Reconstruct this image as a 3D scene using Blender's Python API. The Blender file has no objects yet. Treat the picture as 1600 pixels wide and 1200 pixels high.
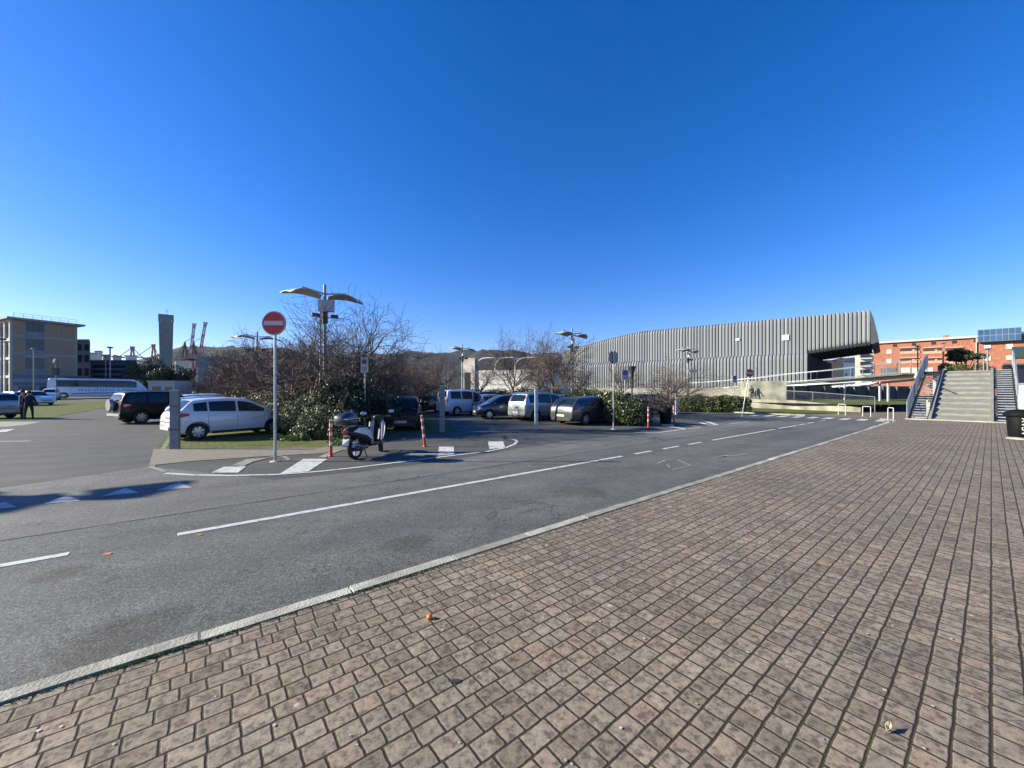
import bpy, bmesh, math, random
import numpy as np
from mathutils import Vector, Matrix
from mathutils.geometry import tessellate_polygon

random.seed(7)
scene = bpy.context.scene
COL = scene.collection
PI = math.pi
# ------------------------------------------------------------------ camera
F, CX, HY, H = 605.0, 800.0, 611.0, 1.75      # focal length, centre and horizon in photo pixels, eye height in metres
cam = bpy.data.cameras.new('camera'); co = bpy.data.objects.new('camera', cam); COL.objects.link(co)
cam.sensor_fit = 'HORIZONTAL'; cam.sensor_width = 36; cam.lens = 36 * F / 1600
cam.shift_y = 11.0 / 1600; cam.clip_start = 0.05; cam.clip_end = 12000
co.location = (0, 0, H); co.rotation_euler = (PI / 2, 0, 0); scene.camera = co
# ------------------------------------------------------------------ light
SUN_EL, SUN_AZ = math.radians(23.3), math.radians(-89.4)   # azimuth from +Y, clockwise
w = bpy.data.worlds.new('World'); scene.world = w; w.use_nodes = True
nt = w.node_tree; nt.nodes.clear()
sky = nt.nodes.new('ShaderNodeTexSky'); sky.sky_type = 'NISHITA'; sky.sun_disc = False
sky.sun_elevation = SUN_EL; sky.sun_rotation = SUN_AZ; sky.altitude = 100
sky.air_density = 1.0; sky.dust_density = 0.25; sky.ozone_density = 3.0
hs = nt.nodes.new('ShaderNodeHueSaturation'); hs.inputs['Saturation'].default_value = 1.37; hs.inputs['Value'].default_value = 1.0
bg = nt.nodes.new('ShaderNodeBackground'); bg.inputs[1].default_value = 0.083
wo = nt.nodes.new('ShaderNodeOutputWorld')
tint = nt.nodes.new('ShaderNodeMix'); tint.data_type = 'RGBA'; tint.blend_type = 'MULTIPLY'; tint.inputs[0].default_value = 1; tint.inputs[7].default_value = (0.90, 0.82, 1.14, 1)
nt.links.new(sky.outputs[0], hs.inputs['Color']); nt.links.new(hs.outputs[0], tint.inputs[6]); nt.links.new(tint.outputs[2], bg.inputs[0]); nt.links.new(bg.outputs[0], wo.inputs[0])
sl = bpy.data.lights.new('sun', 'SUN'); sl.energy = 5.0; sl.angle = math.radians(0.5); sl.color = (1.0, 0.93, 0.72)
so = bpy.data.objects.new('sun', sl); COL.objects.link(so)
sd = Vector((math.sin(SUN_AZ) * math.cos(SUN_EL), math.cos(SUN_AZ) * math.cos(SUN_EL), math.sin(SUN_EL)))
so.rotation_euler = sd.to_track_quat('Z', 'Y').to_euler()
vs = scene.view_settings; vs.view_transform = 'Standard'; vs.look = 'None'; vs.exposure = 1.17; vs.gamma = 1; vs.use_curve_mapping = False

# ------------------------------------------------------------------ mapping helpers
UX, UY = 0.778, 0.6283                     # along the road
def G(x, y, z=0.0):
    Y = F * (H - z) / (y - HY); return ((x - CX) / F * Y, Y)
def P(x, y, Y): return Vector(((x - CX) / F * Y, Y, H + (HY - y) / F * Y))
def XY(s, t): return (UX * s - UY * t, UY * s + UX * t)
def ST(X, Y): return (UX * X + UY * Y, -UY * X + UX * Y)
def s_at(x, t):
    r = (x - CX) / F; return t * (UY + UX * r) / (UX - UY * r)
def gz(Y): return 0.02 * max(0.0, min(Y, 75) - 45)

# ------------------------------------------------------------------ materials
MATS = {}
def nd(nt, t, **k):
    n = nt.nodes.new(t)
    for a, b in k.items(): setattr(n, a, b)
    return n
def mat(name, col, rough=0.6, metal=0.0, var=0.0, scale=4.0, bump=0.0, bscale=30.0, col2=None, emit=0, spec=0.5, coat=0, detail=4, thr=None):
    if name in MATS: return MATS[name]
    m = bpy.data.materials.new(name); m.use_nodes = True; t = m.node_tree; b = t.nodes['Principled BSDF']
    b.inputs['Base Color'].default_value = (*col, 1); b.inputs['Roughness'].default_value = rough; b.inputs['Metallic'].default_value = metal
    b.inputs['Specular IOR Level'].default_value = spec
    if coat: b.inputs['Coat Weight'].default_value = coat; b.inputs['Coat Roughness'].default_value = 0.03
    tc = nd(t, 'ShaderNodeTexCoord')
    if var > 0 or col2:
        n = nd(t, 'ShaderNodeTexNoise'); n.inputs['Scale'].default_value = scale; n.inputs['Detail'].default_value = detail
        t.links.new(tc.outputs['Object'], n.inputs['Vector'])
        r = nd(t, 'ShaderNodeValToRGB'); r.color_ramp.elements[0].position = 0.35; r.color_ramp.elements[1].position = 0.65
        if thr: r.color_ramp.elements[0].position, r.color_ramp.elements[1].position = thr
        c2 = col2 or tuple(min(1, c * (1 + var)) for c in col); c1 = col if col2 else tuple(c * (1 - var) for c in col)
        r.color_ramp.elements[0].color = (*c1, 1); r.color_ramp.elements[1].color = (*c2, 1)
        t.links.new(n.outputs[0], r.inputs[0]); t.links.new(r.outputs[0], b.inputs['Base Color'])
    if bump > 0:
        n2 = nd(t, 'ShaderNodeTexNoise'); n2.inputs['Scale'].default_value = bscale; n2.inputs['Detail'].default_value = 5
        t.links.new(tc.outputs['Object'], n2.inputs['Vector'])
        bp = nd(t, 'ShaderNodeBump'); bp.inputs['Strength'].default_value = bump; bp.inputs['Distance'].default_value = 0.02
        t.links.new(n2.outputs[0], bp.inputs['Height']); t.links.new(bp.outputs[0], b.inputs['Normal'])
    MATS[name] = m; return m
def math_n(t, op, a, b=None, c=None):
    n = nd(t, 'ShaderNodeMath', operation=op)
    for i, v in enumerate((a, b, c)):
        if v is None: continue
        if isinstance(v, (int, float)): n.inputs[i].default_value = v
        else: t.links.new(v, n.inputs[i])
    return n.outputs[0]
def ramp(t, fac, stops):
    r = nd(t, 'ShaderNodeValToRGB'); e = r.color_ramp.elements
    while len(e) < len(stops): e.new(0.5)
    for i, (p, c) in enumerate(stops): e[i].position = p; e[i].color = (*c, 1) if len(c) == 3 else c
    t.links.new(fac, r.inputs[0]); return r.outputs[0]
def noise(t, vec, scale, detail=4, rough=0.5, dist=0):
    n = nd(t, 'ShaderNodeTexNoise'); n.inputs['Scale'].default_value = scale; n.inputs['Detail'].default_value = detail
    n.inputs['Roughness'].default_value = rough; n.inputs['Distortion'].default_value = dist
    t.links.new(vec, n.inputs['Vector']); return n.outputs[0]
def mix(t, fac, a, b, mode='MIX'):
    n = nd(t, 'ShaderNodeMix', data_type='RGBA', blend_type=mode)
    for i, v in ((0, fac), (6, a), (7, b)):
        if isinstance(v, (int, float)): n.inputs[i].default_value = v
        elif isinstance(v, tuple): n.inputs[i].default_value = (*v, 1)
        else: t.links.new(v, n.inputs[i])
    return n.outputs[2]

def asphalt(name, c1, c2, spot=0.3, stains=()):
    m = bpy.data.materials.new(name); m.use_nodes = True; t = m.node_tree; b = t.nodes['Principled BSDF']
    v = nd(t, 'ShaderNodeTexCoord').outputs['Object']
    big = noise(t, v, 0.22, 5, 0.6); mid = noise(t, v, 2.2, 6, 0.65)
    fine = noise(t, v, 70, 3, 0.7)
    col = ramp(t, big, [(0.3, c1), (0.7, c2)])
    col = mix(t, 0.45, col, ramp(t, mid, [(0.3, (0.55,) * 3), (0.72, (1.0,) * 3)]), 'MULTIPLY')
    col = mix(t, 0.9, col, ramp(t, fine, [(0.3, (0.38,) * 3), (0.5, (0.85,) * 3), (0.68, (1.9,) * 3)]), 'MULTIPLY')
    agg = noise(t, v, 24, 3, 0.7); col = mix(t, 0.45, col, ramp(t, agg, [(0.32, (0.6,) * 3), (0.5, (1.0,) * 3), (0.7, (1.45,) * 3)]), 'MULTIPLY')
    # tyre polish and streaks running with the traffic
    mp = nd(t, 'ShaderNodeMapping'); mp.inputs['Rotation'].default_value = (0, 0, -math.atan2(UY, UX)); mp.inputs['Scale'].default_value = (0.15, 2.2, 1)
    t.links.new(v, mp.inputs['Vector']); st = noise(t, mp.outputs[0], 1.0, 5, 0.6)
    col = mix(t, 0.4, col, ramp(t, st, [(0.35, (0.75,) * 3), (0.65, (1.15,) * 3)]), 'MULTIPLY')
    # wheel tracks a little darker, crown of the lane lighter
    mr = nd(t, 'ShaderNodeMapping'); mr.inputs['Rotation'].default_value = (0, 0, -math.atan2(UY, UX)); t.links.new(v, mr.inputs['Vector'])
    sx = nd(t, 'ShaderNodeSeparateXYZ'); t.links.new(mr.outputs[0], sx.inputs[0])
    tr = math_n(t, 'SINE', math_n(t, 'ADD', math_n(t, 'MULTIPLY', sx.outputs[1], 4.6), math_n(t, 'MULTIPLY', big, 2.0)))
    col = mix(t, 0.5, col, ramp(t, math_n(t, 'ADD', math_n(t, 'MULTIPLY', tr, 0.5), 0.5), [(0.2, (0.84,) * 3), (0.8, (1.10, 1.09, 1.07))]), 'MULTIPLY')
    oil = noise(t, v, 1.1, 6, 0.7, 0.4); col = mix(t, 0.7, col, ramp(t, oil, [(0.26, (0.5,) * 3), (0.36, (0.95,) * 3), (0.7, (1.06,) * 3)]), 'MULTIPLY')
    vo = nd(t, 'ShaderNodeTexVoronoi'); vo.inputs['Scale'].default_value = 9; t.links.new(v, vo.inputs['Vector'])
    sp = math_n(t, 'LESS_THAN', vo.outputs['Distance'], 0.055)
    col = mix(t, math_n(t, 'MULTIPLY', sp, spot), col, (0.45, 0.44, 0.41))
    for (px_, py_, rx_) in stains:      # old spill with its own ragged outline
        dm = nd(t, 'ShaderNodeVectorMath', operation='DISTANCE'); dm.inputs[1].default_value = (px_, py_, 0); t.links.new(v, dm.inputs[0])
        dd = math_n(t, 'ADD', math_n(t, 'DIVIDE', dm.outputs['Value'], rx_), math_n(t, 'MULTIPLY', math_n(t, 'SUBTRACT', mid, 0.5), 1.6))
        col = mix(t, 0.8, col, ramp(t, dd, [(0.55, (0.62, 0.60, 0.58)), (1.0, (1, 1, 1))]), 'MULTIPLY')
    # a few sealed cracks
    cr = noise(t, v, 0.35, 6, 0.6, 0.6); cr = math_n(t, 'ABSOLUTE', math_n(t, 'SUBTRACT', cr, 0.5)); cr = math_n(t, 'LESS_THAN', cr, 0.0024)
    col = mix(t, math_n(t, 'MULTIPLY', cr, 0.45), col, (0.025, 0.025, 0.024))
    t.links.new(col, b.inputs['Base Color']); b.inputs['Roughness'].default_value = 0.82; b.inputs['Specular IOR Level'].default_value = 0.3
    bp = nd(t, 'ShaderNodeBump'); bp.inputs['Strength'].default_value = 0.55; bp.inputs['Distance'].default_value = 0.012
    t.links.new(fine, bp.inputs['Height']); t.links.new(bp.outputs[0], b.inputs['Normal'])
    MATS[name] = m; return m

def paving_mat():
    m = bpy.data.materials.new('paving_blocks'); m.use_nodes = True; t = m.node_tree; b = t.nodes['Principled BSDF']
    v = nd(t, 'ShaderNodeTexCoord').outputs['Object']
    wob = noise(t, v, 7, 2)
    mp = nd(t, 'ShaderNodeMapping'); mp.inputs['Rotation'].default_value = (0, 0, -math.atan2(UY, UX)); t.links.new(v, mp.inputs['Vector'])
    sx = nd(t, 'ShaderNodeSeparateXYZ'); t.links.new(mp.outputs[0], sx.inputs[0])
    S, T = sx.outputs[0], sx.outputs[1]
    wv = math_n(t, 'MULTIPLY', math_n(t, 'SUBTRACT', wob, 0.5), 0.016)
    S = math_n(t, 'ADD', S, wv); T2 = math_n(t, 'ADD', T, wv)
    W = 0.121
    r = math_n(t, 'DIVIDE', T2, W); row = math_n(t, 'FLOOR', r); fr = math_n(t, 'FRACT', r)
    edT = math_n(t, 'MULTIPLY', math_n(t, 'SUBTRACT', 0.5, math_n(t, 'ABSOLUTE', math_n(t, 'SUBTRACT', fr, 0.5))), W)   # metres to row joint
    wn = nd(t, 'ShaderNodeTexWhiteNoise', noise_dimensions='1D'); t.links.new(row, wn.inputs['W'])
    sc = 7.6
    ww = math_n(t, 'ADD', math_n(t, 'MULTIPLY', S, sc), math_n(t, 'MULTIPLY', wn.outputs['Value'], 371.0))
    ve = nd(t, 'ShaderNodeTexVoronoi', voronoi_dimensions='1D', feature='DISTANCE_TO_EDGE'); ve.inputs['Scale'].default_value = 1; ve.inputs['Randomness'].default_value = 0.8
    vf = nd(t, 'ShaderNodeTexVoronoi', voronoi_dimensions='1D', feature='F1'); vf.inputs['Scale'].default_value = 1; vf.inputs['Randomness'].default_value = 0.8
    t.links.new(ww, ve.inputs['W']); t.links.new(ww, vf.inputs['W'])
    edS = math_n(t, 'DIVIDE', ve.outputs['Distance'], sc)
    edS2 = math_n(t, 'ADD', edS, 0.0006)
    ed = math_n(t, 'SMOOTH_MIN', edT, edS2, 0.012)
    jag = math_n(t, 'MULTIPLY', math_n(t, 'SUBTRACT', noise(t, v, 60, 3), 0.5), 0.006)
    ed = math_n(t, 'ADD', ed, jag)
    stone = nd(t, 'ShaderNodeMapRange'); stone.inputs[1].default_value = 0.0050; stone.inputs[2].default_value = 0.0088; t.links.new(ed, stone.inputs[0])
    cs = nd(t, 'ShaderNodeSeparateColor'); t.links.new(vf.outputs['Color'], cs.inputs[0])
    base = ramp(t, cs.outputs[0], [(0.0, (0.196, 0.156, 0.118)), (0.35, (0.260, 0.214, 0.164)), (0.7, (0.298, 0.252, 0.196)), (1.0, (0.300, 0.216, 0.162))])
    base = mix(t, math_n(t, 'MULTIPLY', cs.outputs[1], 0.35), base, (0.165, 0.14, 0.112))
    # worn, dirty mottling inside each stone and large damp areas
    mot = noise(t, v, 26, 5, 0.6); base = mix(t, 0.85, base, ramp(t, mot, [(0.37, (0.36, 0.36, 0.365)), (0.49, (0.90,) * 3), (0.66, (1.28, 1.26, 1.22))]), 'MULTIPLY')
    fine = noise(t, v, 160, 3, 0.7); base = mix(t, 0.5, base, ramp(t, fine, [(0.3, (0.6,) * 3), (0.7, (1.35,) * 3)]), 'MULTIPLY')
    lg = noise(t, v, 0.5, 5, 0.6); base = mix(t, 0.55, base, ramp(t, lg, [(0.35, (0.66, 0.68, 0.70)), (0.62, (1.1, 1.06, 1.04))]), 'MULTIPLY')
    gr = noise(t, v, 1.9, 5, 0.6); base = mix(t, 0.3, base, ramp(t, gr, [(0.4, (0.8, 0.86, 0.8)), (0.62, (1.1, 1.02, 1.0))]), 'MULTIPLY')
    # light worn rim of each stone
    rim = nd(t, 'ShaderNodeMapRange'); rim.inputs[1].default_value = 0.018; rim.inputs[2].default_value = 0.008; t.links.new(ed, rim.inputs[0])
    base = mix(t, math_n(t, 'MULTIPLY', rim.outputs[0], 0.28), base, (0.33, 0.275, 0.22))
    # chewing gum and droppings
    vo = nd(t, 'ShaderNodeTexVoronoi'); vo.inputs['Scale'].default_value = 2.6; t.links.new(v, vo.inputs['Vector'])
    co_ = nd(t, 'ShaderNodeSeparateColor'); t.links.new(vo.outputs['Color'], co_.inputs[0])
    gum = math_n(t, 'LESS_THAN', math_n(t, 'ADD', vo.outputs['Distance'], math_n(t, 'MULTIPLY', mot, 0.03)), math_n(t, 'MULTIPLY', math_n(t, 'SUBTRACT', co_.outputs[0], 0.45), 0.11))
    base = mix(t, math_n(t, 'MULTIPLY', gum, 0.75), base, (0.5, 0.46, 0.41))
    mo = noise(t, v, 3.0, 4)
    joint = ramp(t, mo, [(0.40, (0.045, 0.034, 0.021)), (0.56, (0.046, 0.037, 0.020)), (0.70, (0.054, 0.055, 0.018))])
    col = mix(t, stone.outputs[0], joint, base)
    t.links.new(col, b.inputs['Base Color']); b.inputs['Roughness'].default_value = 0.85; b.inputs['Specular IOR Level'].default_value = 0.25
    hgt = nd(t, 'ShaderNodeMapRange', interpolation_type='SMOOTHSTEP'); hgt.inputs[1].default_value = 0.0; hgt.inputs[2].default_value = 0.011; t.links.new(ed, hgt.inputs[0])
    hh = math_n(t, 'ADD', hgt.outputs[0], math_n(t, 'MULTIPLY', mot, 0.75)); hh = math_n(t, 'ADD', hh, math_n(t, 'MULTIPLY', fine, 0.12))
    hh = math_n(t, 'ADD', hh, math_n(t, 'MULTIPLY', cs.outputs[2], 0.5))
    bp = nd(t, 'ShaderNodeBump'); bp.inputs['Strength'].default_value = 0.6; bp.inputs['Distance'].default_value = 0.006
    t.links.new(hh, bp.inputs['Height']); t.links.new(bp.outputs[0], b.inputs['Normal'])
    return m

def grass_mat(name, block=False, dry=0.5):
    m = bpy.data.materials.new(name); m.use_nodes = True; t = m.node_tree; b = t.nodes['Principled BSDF']
    v = nd(t, 'ShaderNodeTexCoord').outputs['Object']
    n1 = noise(t, v, 1.3, 6, 0.65); n2 = noise(t, v, 40, 4, 0.7)
    col = ramp(t, n1, [(0.3, (0.06, 0.085, 0.018)), (0.5, (0.11, 0.13, 0.03)), (0.5 + 0.25 * (1 - dry) + 0.05, (0.17, 0.155, 0.06))])
    col = mix(t, 0.7, col, ramp(t, n2, [(0.3, (0.5,) * 3), (0.7, (1.4,) * 3)]), 'MULTIPLY')
    h = n2
    if block:
        mp = nd(t, 'ShaderNodeMapping'); mp.inputs['Rotation'].default_value = (0, 0, -math.atan2(UY, UX)); t.links.new(v, mp.inputs['Vector'])
        br = nd(t, 'ShaderNodeTexBrick'); br.inputs['Scale'].default_value = 1; br.inputs['Brick Width'].default_value = 0.2; br.inputs['Row Height'].default_value = 0.2; br.inputs['Mortar Size'].default_value = 0.035
        br.offset = 0.0; br.inputs['Mortar Smooth'].default_value = 0.3
        t.links.new(mp.outputs[0], br.inputs['Vector'])
        stone = ramp(t, n2, [(0.3, (0.15, 0.14, 0.11)), (0.7, (0.27, 0.25, 0.20))])
        f = math_n(t, 'MULTIPLY', math_n(t, 'SUBTRACT', 1.0, br.outputs['Fac']), ramp(t, noise(t, v, 0.9, 5), [(0.40, (0.05,) * 3), (0.64, (0.55,) * 3)]))
        col = mix(t, f, col, stone)
    t.links.new(col, b.inputs['Base Color']); b.inputs['Roughness'].default_value = 0.9; b.inputs['Specular IOR Level'].default_value = 0.15
    bp = nd(t, 'ShaderNodeBump'); bp.inputs['Strength'].default_value = 0.9; bp.inputs['Distance'].default_value = 0.04
    t.links.new(h, bp.inputs['Height']); t.links.new(bp.outputs[0], b.inputs['Normal'])
    return m
def leaf_mat(name, c1, c2, rough=0.4):
    m = bpy.data.materials.new(name); m.use_nodes = True; t = m.node_tree; b = t.nodes['Principled BSDF']
    g = nd(t, 'ShaderNodeNewGeometry')
    col = ramp(t, g.outputs['Random Per Island'], [(0.0, c1), (0.6, tuple((a + b_) / 2 for a, b_ in zip(c1, c2))), (1.0, c2)])
    t.links.new(col, b.inputs['Base Color']); b.inputs['Roughness'].default_value = rough
    b.inputs['Subsurface Weight'].default_value = 0.0
    MATS[name] = m; return m

ASPH_ROAD = asphalt('asphalt_road', (0.108, 0.110, 0.103), (0.160, 0.160, 0.148), stains=((*G(212, 986), .42), (*G(640, 850), .3), (*G(905, 770), .5), (*G(90, 900), .25)))
ASPH_OLD = asphalt('asphalt_worn', (0.140, 0.137, 0.126), (0.205, 0.198, 0.182), 0.2)
ASPH_LOT = asphalt('asphalt_lot', (0.078, 0.078, 0.074), (0.118, 0.115, 0.108), 0.25)
PAVING = paving_mat()
GRASS = grass_mat('lawn_grass', dry=0.6); GRASS_L = grass_mat('bank_grass', dry=0.15); GBLOCK = grass_mat('grass_blocks', True, 0.4)
KERB = mat('kerb_concrete', (0.34, 0.33, 0.285), 0.85, var=0.30, scale=4, bump=0.5, bscale=60, detail=8)
CONC = mat('concrete', (0.36, 0.34, 0.29), 0.85, var=0.25, scale=1.2, bump=0.3, bscale=15, detail=8)
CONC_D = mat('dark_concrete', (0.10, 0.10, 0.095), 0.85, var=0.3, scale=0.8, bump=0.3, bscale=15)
CONC_STAIN = mat('stained_concrete', (0.31, 0.30, 0.25), 0.85, col2=(0.13, 0.125, 0.10), scale=0.9, bump=0.3, bscale=12, detail=8)
PAINT = mat('road_paint', (0.52, 0.52, 0.49), 0.7, col2=(0.24, 0.24, 0.225), scale=7, bump=0.2, bscale=60, detail=12, thr=(0.52, 0.68))
PAINT_W = mat('worn_road_paint', (0.27, 0.265, 0.25), 0.8, col2=(0.17, 0.165, 0.155), scale=7, detail=8)
PAINT_O = mat('orange_paint', (0.45, 0.16, 0.06), 0.7, var=0.2)
_t = KERB.node_tree; _b = _t.nodes['Principled BSDF']; _src = _b.inputs['Base Color'].links[0].from_socket
_g = nd(_t, 'ShaderNodeNewGeometry'); _r = ramp(_t, _g.outputs['Random Per Island'], [(0.0, (0.72, 0.72, 0.70)), (1.0, (1.12, 1.10, 1.05))])
_t.links.new(mix(_t, 1.0, _src, _r, 'MULTIPLY'), _b.inputs['Base Color'])
STEEL = mat('galvanised_steel', (0.36, 0.38, 0.40), 0.42, 0.6, var=0.15, scale=8)
ZINC = mat('grey_painted_metal', (0.21, 0.22, 0.22), 0.5, 0.2, var=0.12, scale=6)
DARKM = mat('dark_metal', (0.03, 0.033, 0.038), 0.5, 0.3)
RUBBER = mat('rubber', (0.018, 0.018, 0.02), 0.85)
BLACKP = mat('black_plastic', (0.015, 0.016, 0.018), 0.45)
WHITEP = mat('white_paint', (0.52, 0.52, 0.51), 0.45, var=0.06, scale=5)
REDP = mat('red_reflective', (0.55, 0.03, 0.025), 0.45)
BLUEP = mat('blue_reflective', (0.02, 0.07, 0.35), 0.45)
GLASS = mat('car_glass', (0.010, 0.016, 0.020), 0.06, spec=0.5)
BGLASS = mat('building_glass', (0.022, 0.034, 0.045), 0.15, spec=0.4)
REDL = mat('red_lens', (0.45, 0.015, 0.02), 0.12, spec=0.8)
CLEARL = mat('headlamp_lens', (0.65, 0.67, 0.70), 0.1, 0.3, spec=0.9)
PLATE = mat('plate_white', (0.50, 0.50, 0.48), 0.4)
ALLOY = mat('alloy', (0.50, 0.51, 0.53), 0.3, 0.7)
BARK = mat('bark', (0.085, 0.066, 0.054), 0.9, var=0.35, scale=12)
TWIG = mat('twigs', (0.115, 0.088, 0.072), 0.85, var=0.3, scale=3)

# ------------------------------------------------------------------ object helpers
def link(o, parent=None):
    COL.objects.link(o)
    if parent is not None: o.parent = parent
    return o
def tag(o, label=None, cat=None, group=None, kind=None):
    if label: o['label'] = label
    if cat: o['category'] = cat
    if group: o['group'] = group
    if kind: o['kind'] = kind
    return o
def empty(name, loc=(0, 0, 0), rz=0.0, label=None, cat=None, group=None):
    o = bpy.data.objects.new(name, None); o.empty_display_size = 0.3; link(o); o.location = loc; o.rotation_euler = (0, 0, rz)
    return tag(o, label, cat, group)
class MB:
    def __init__(s): s.v = []; s.f = []; s.m = []; s.mi = 0
    def add(s, vs_, fs):
        b = len(s.v); s.v.extend([tuple(p) for p in vs_])
        for f in fs: s.f.append([b + i for i in f]); s.m.append(s.mi)
    def box(s, c, d, rz=0.0, M=None):
        hx, hy, hz = d[0] / 2, d[1] / 2, d[2] / 2
        pts = [Vector((x, y, z)) for z in (-hz, hz) for y in (-hy, hy) for x in (-hx, hx)]
        if rz: R = Matrix.Rotation(rz, 3, 'Z'); pts = [R @ p for p in pts]
        if M is not None: pts = [M @ p for p in pts]
        s.add([p + Vector(c) for p in pts], [(0, 2, 3, 1), (4, 5, 7, 6), (0, 1, 5, 4), (2, 6, 7, 3), (0, 4, 6, 2), (1, 3, 7, 5)])
    def beam(s, a, b, wd, ht):
        """box between points a and b, wd wide, ht tall"""
        a = Vector(a); b = Vector(b); d = (b - a); 
        if d.length < 1e-6: return
        d.normalize(); side = d.cross(Vector((0, 0, 1)))
        if side.length < 1e-3: side = Vector((1, 0, 0))
        side.normalize(); up = side.cross(d)
        o = [side * sx * wd / 2 + up * sz * ht / 2 for sx, sz in ((-1, -1), (1, -1), (1, 1), (-1, 1))]
        s.add([a + q for q in o] + [b + q for q in o], [(0, 1, 2, 3), (7, 6, 5, 4), (0, 4, 5, 1), (1, 5, 6, 2), (2, 6, 7, 3), (3, 7, 4, 0)])
    def tube(s, pts, rad, n=8, cap=True):
        pts = [Vector(p) for p in pts]
        if isinstance(rad, (int, float)): rad = [rad] * len(pts)
        ring0 = None; base = len(s.v); k = len(pts); ref = None
        for i, p in enumerate(pts):
            d = (pts[min(i + 1, k - 1)] - pts[max(i - 1, 0)])
            if d.length < 1e-9: d = Vector((0, 0, 1))
            d.normalize()
            if ref is None:
                ref = d.cross(Vector((0, 0, 1)) if abs(d.z) < 0.9 else Vector((1, 0, 0)))
            a = (ref - d * ref.dot(d))
            if a.length < 1e-6: a = d.orthogonal()
            a.normalize(); ref = a; b = d.cross(a)
            for j in range(n):
                an = 2 * PI * j / n; s.v.append(tuple(p + (a * math.cos(an) + b * math.sin(an)) * rad[i]))
        for i in range(k - 1):
            for j in range(n):
                j2 = (j + 1) % n
                s.f.append([base + i * n + j, base + i * n + j2, base + (i + 1) * n + j2, base + (i + 1) * n + j]); s.m.append(s.mi)
        if cap:
            s.f.append([base + j for j in range(n)][::-1]); s.m.append(s.mi)
            s.f.append([base + (k - 1) * n + j for j in range(n)]); s.m.append(s.mi)
    def cyl(s, a, b, r, n=12, r2=None): s.tube([a, b], [r, r if r2 is None else r2], n)
    def ball(s, c, r, n=12, m=8, sc=(1, 1, 1)):
        c = Vector(c); base = len(s.v)
        for i in range(m + 1):
            th = PI * i / m
            for j in range(n):
                ph = 2 * PI * j / n
                s.v.append(tuple(c + Vector((r * sc[0] * math.sin(th) * math.cos(ph), r * sc[1] * math.sin(th) * math.sin(ph), r * sc[2] * math.cos(th)))))
        for i in range(m):
            for j in range(n):
                j2 = (j + 1) % n; s.f.append([base + i * n + j, base + (i + 1) * n + j, base + (i + 1) * n + j2, base + i * n + j2]); s.m.append(s.mi)
    def lathe(s, prof, n=20, axis='Z', c=(0, 0, 0)):
        """prof: (radius, height) list"""
        c = Vector(c); base = len(s.v)
        for r, h in prof:
            for j in range(n):
                a = 2 * PI * j / n
                p = Vector((r * math.cos(a), r * math.sin(a), h)) if axis == 'Z' else Vector((r * math.cos(a), h, r * math.sin(a)))
                s.v.append(tuple(c + p))
        for i in range(len(prof) - 1):
            for j in range(n):
                j2 = (j + 1) % n; q = [base + i * n + j, base + i * n + j2, base + (i + 1) * n + j2, base + (i + 1) * n + j]
                s.f.append(q if axis == 'Z' else q[::-1]); s.m.append(s.mi)
    def prism(s, poly, z0, z1):
        n = len(poly); A = [(p[0], p[1], z0) for p in poly] + [(p[0], p[1], z1) for p in poly]
        s.add(A, [list(range(n))[::-1], list(range(n, 2 * n))] + [[i, (i + 1) % n, (i + 1) % n + n, i + n] for i in range(n)])
    def slab(s, poly, off):
        """3-D polygon thickened by vector off"""
        n = len(poly); off = Vector(off); A = [Vector(p) for p in poly]
        s.add(A + [p + off for p in A], [list(range(n))[::-1], list(range(n, 2 * n))] + [[i, (i + 1) % n, (i + 1) % n + n, i + n] for i in range(n)])
    def mesh(s, name, mats, smooth=None, fix=True):
        me = bpy.data.meshes.new(name); me.from_pydata(s.v, [], s.f)
        for m in (mats if isinstance(mats, (list, tuple)) else [mats]): me.materials.append(m)
        if any(s.m): me.polygons.foreach_set('material_index', s.m)
        if fix:
            bm = bmesh.new(); bm.from_mesh(me); bmesh.ops.recalc_face_normals(bm, faces=bm.faces); bm.to_mesh(me); bm.free()
        if smooth is not None:
            me.polygons.foreach_set('use_smooth', [True] * len(me.polygons)); me.set_sharp_from_angle(angle=math.radians(smooth))
        me.update(); return me
    def build(s, name, mats, parent=None, smooth=None, fix=True):
        return link(bpy.data.objects.new(name, s.mesh(name, mats, smooth, fix)), parent)
def copy_tree(o, parent=None):
    c = o.copy(); COL.objects.link(c)
    if parent is not None: c.parent = parent
    for ch in o.children: copy_tree(ch, c)
    return c
LIFT = [0]
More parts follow.
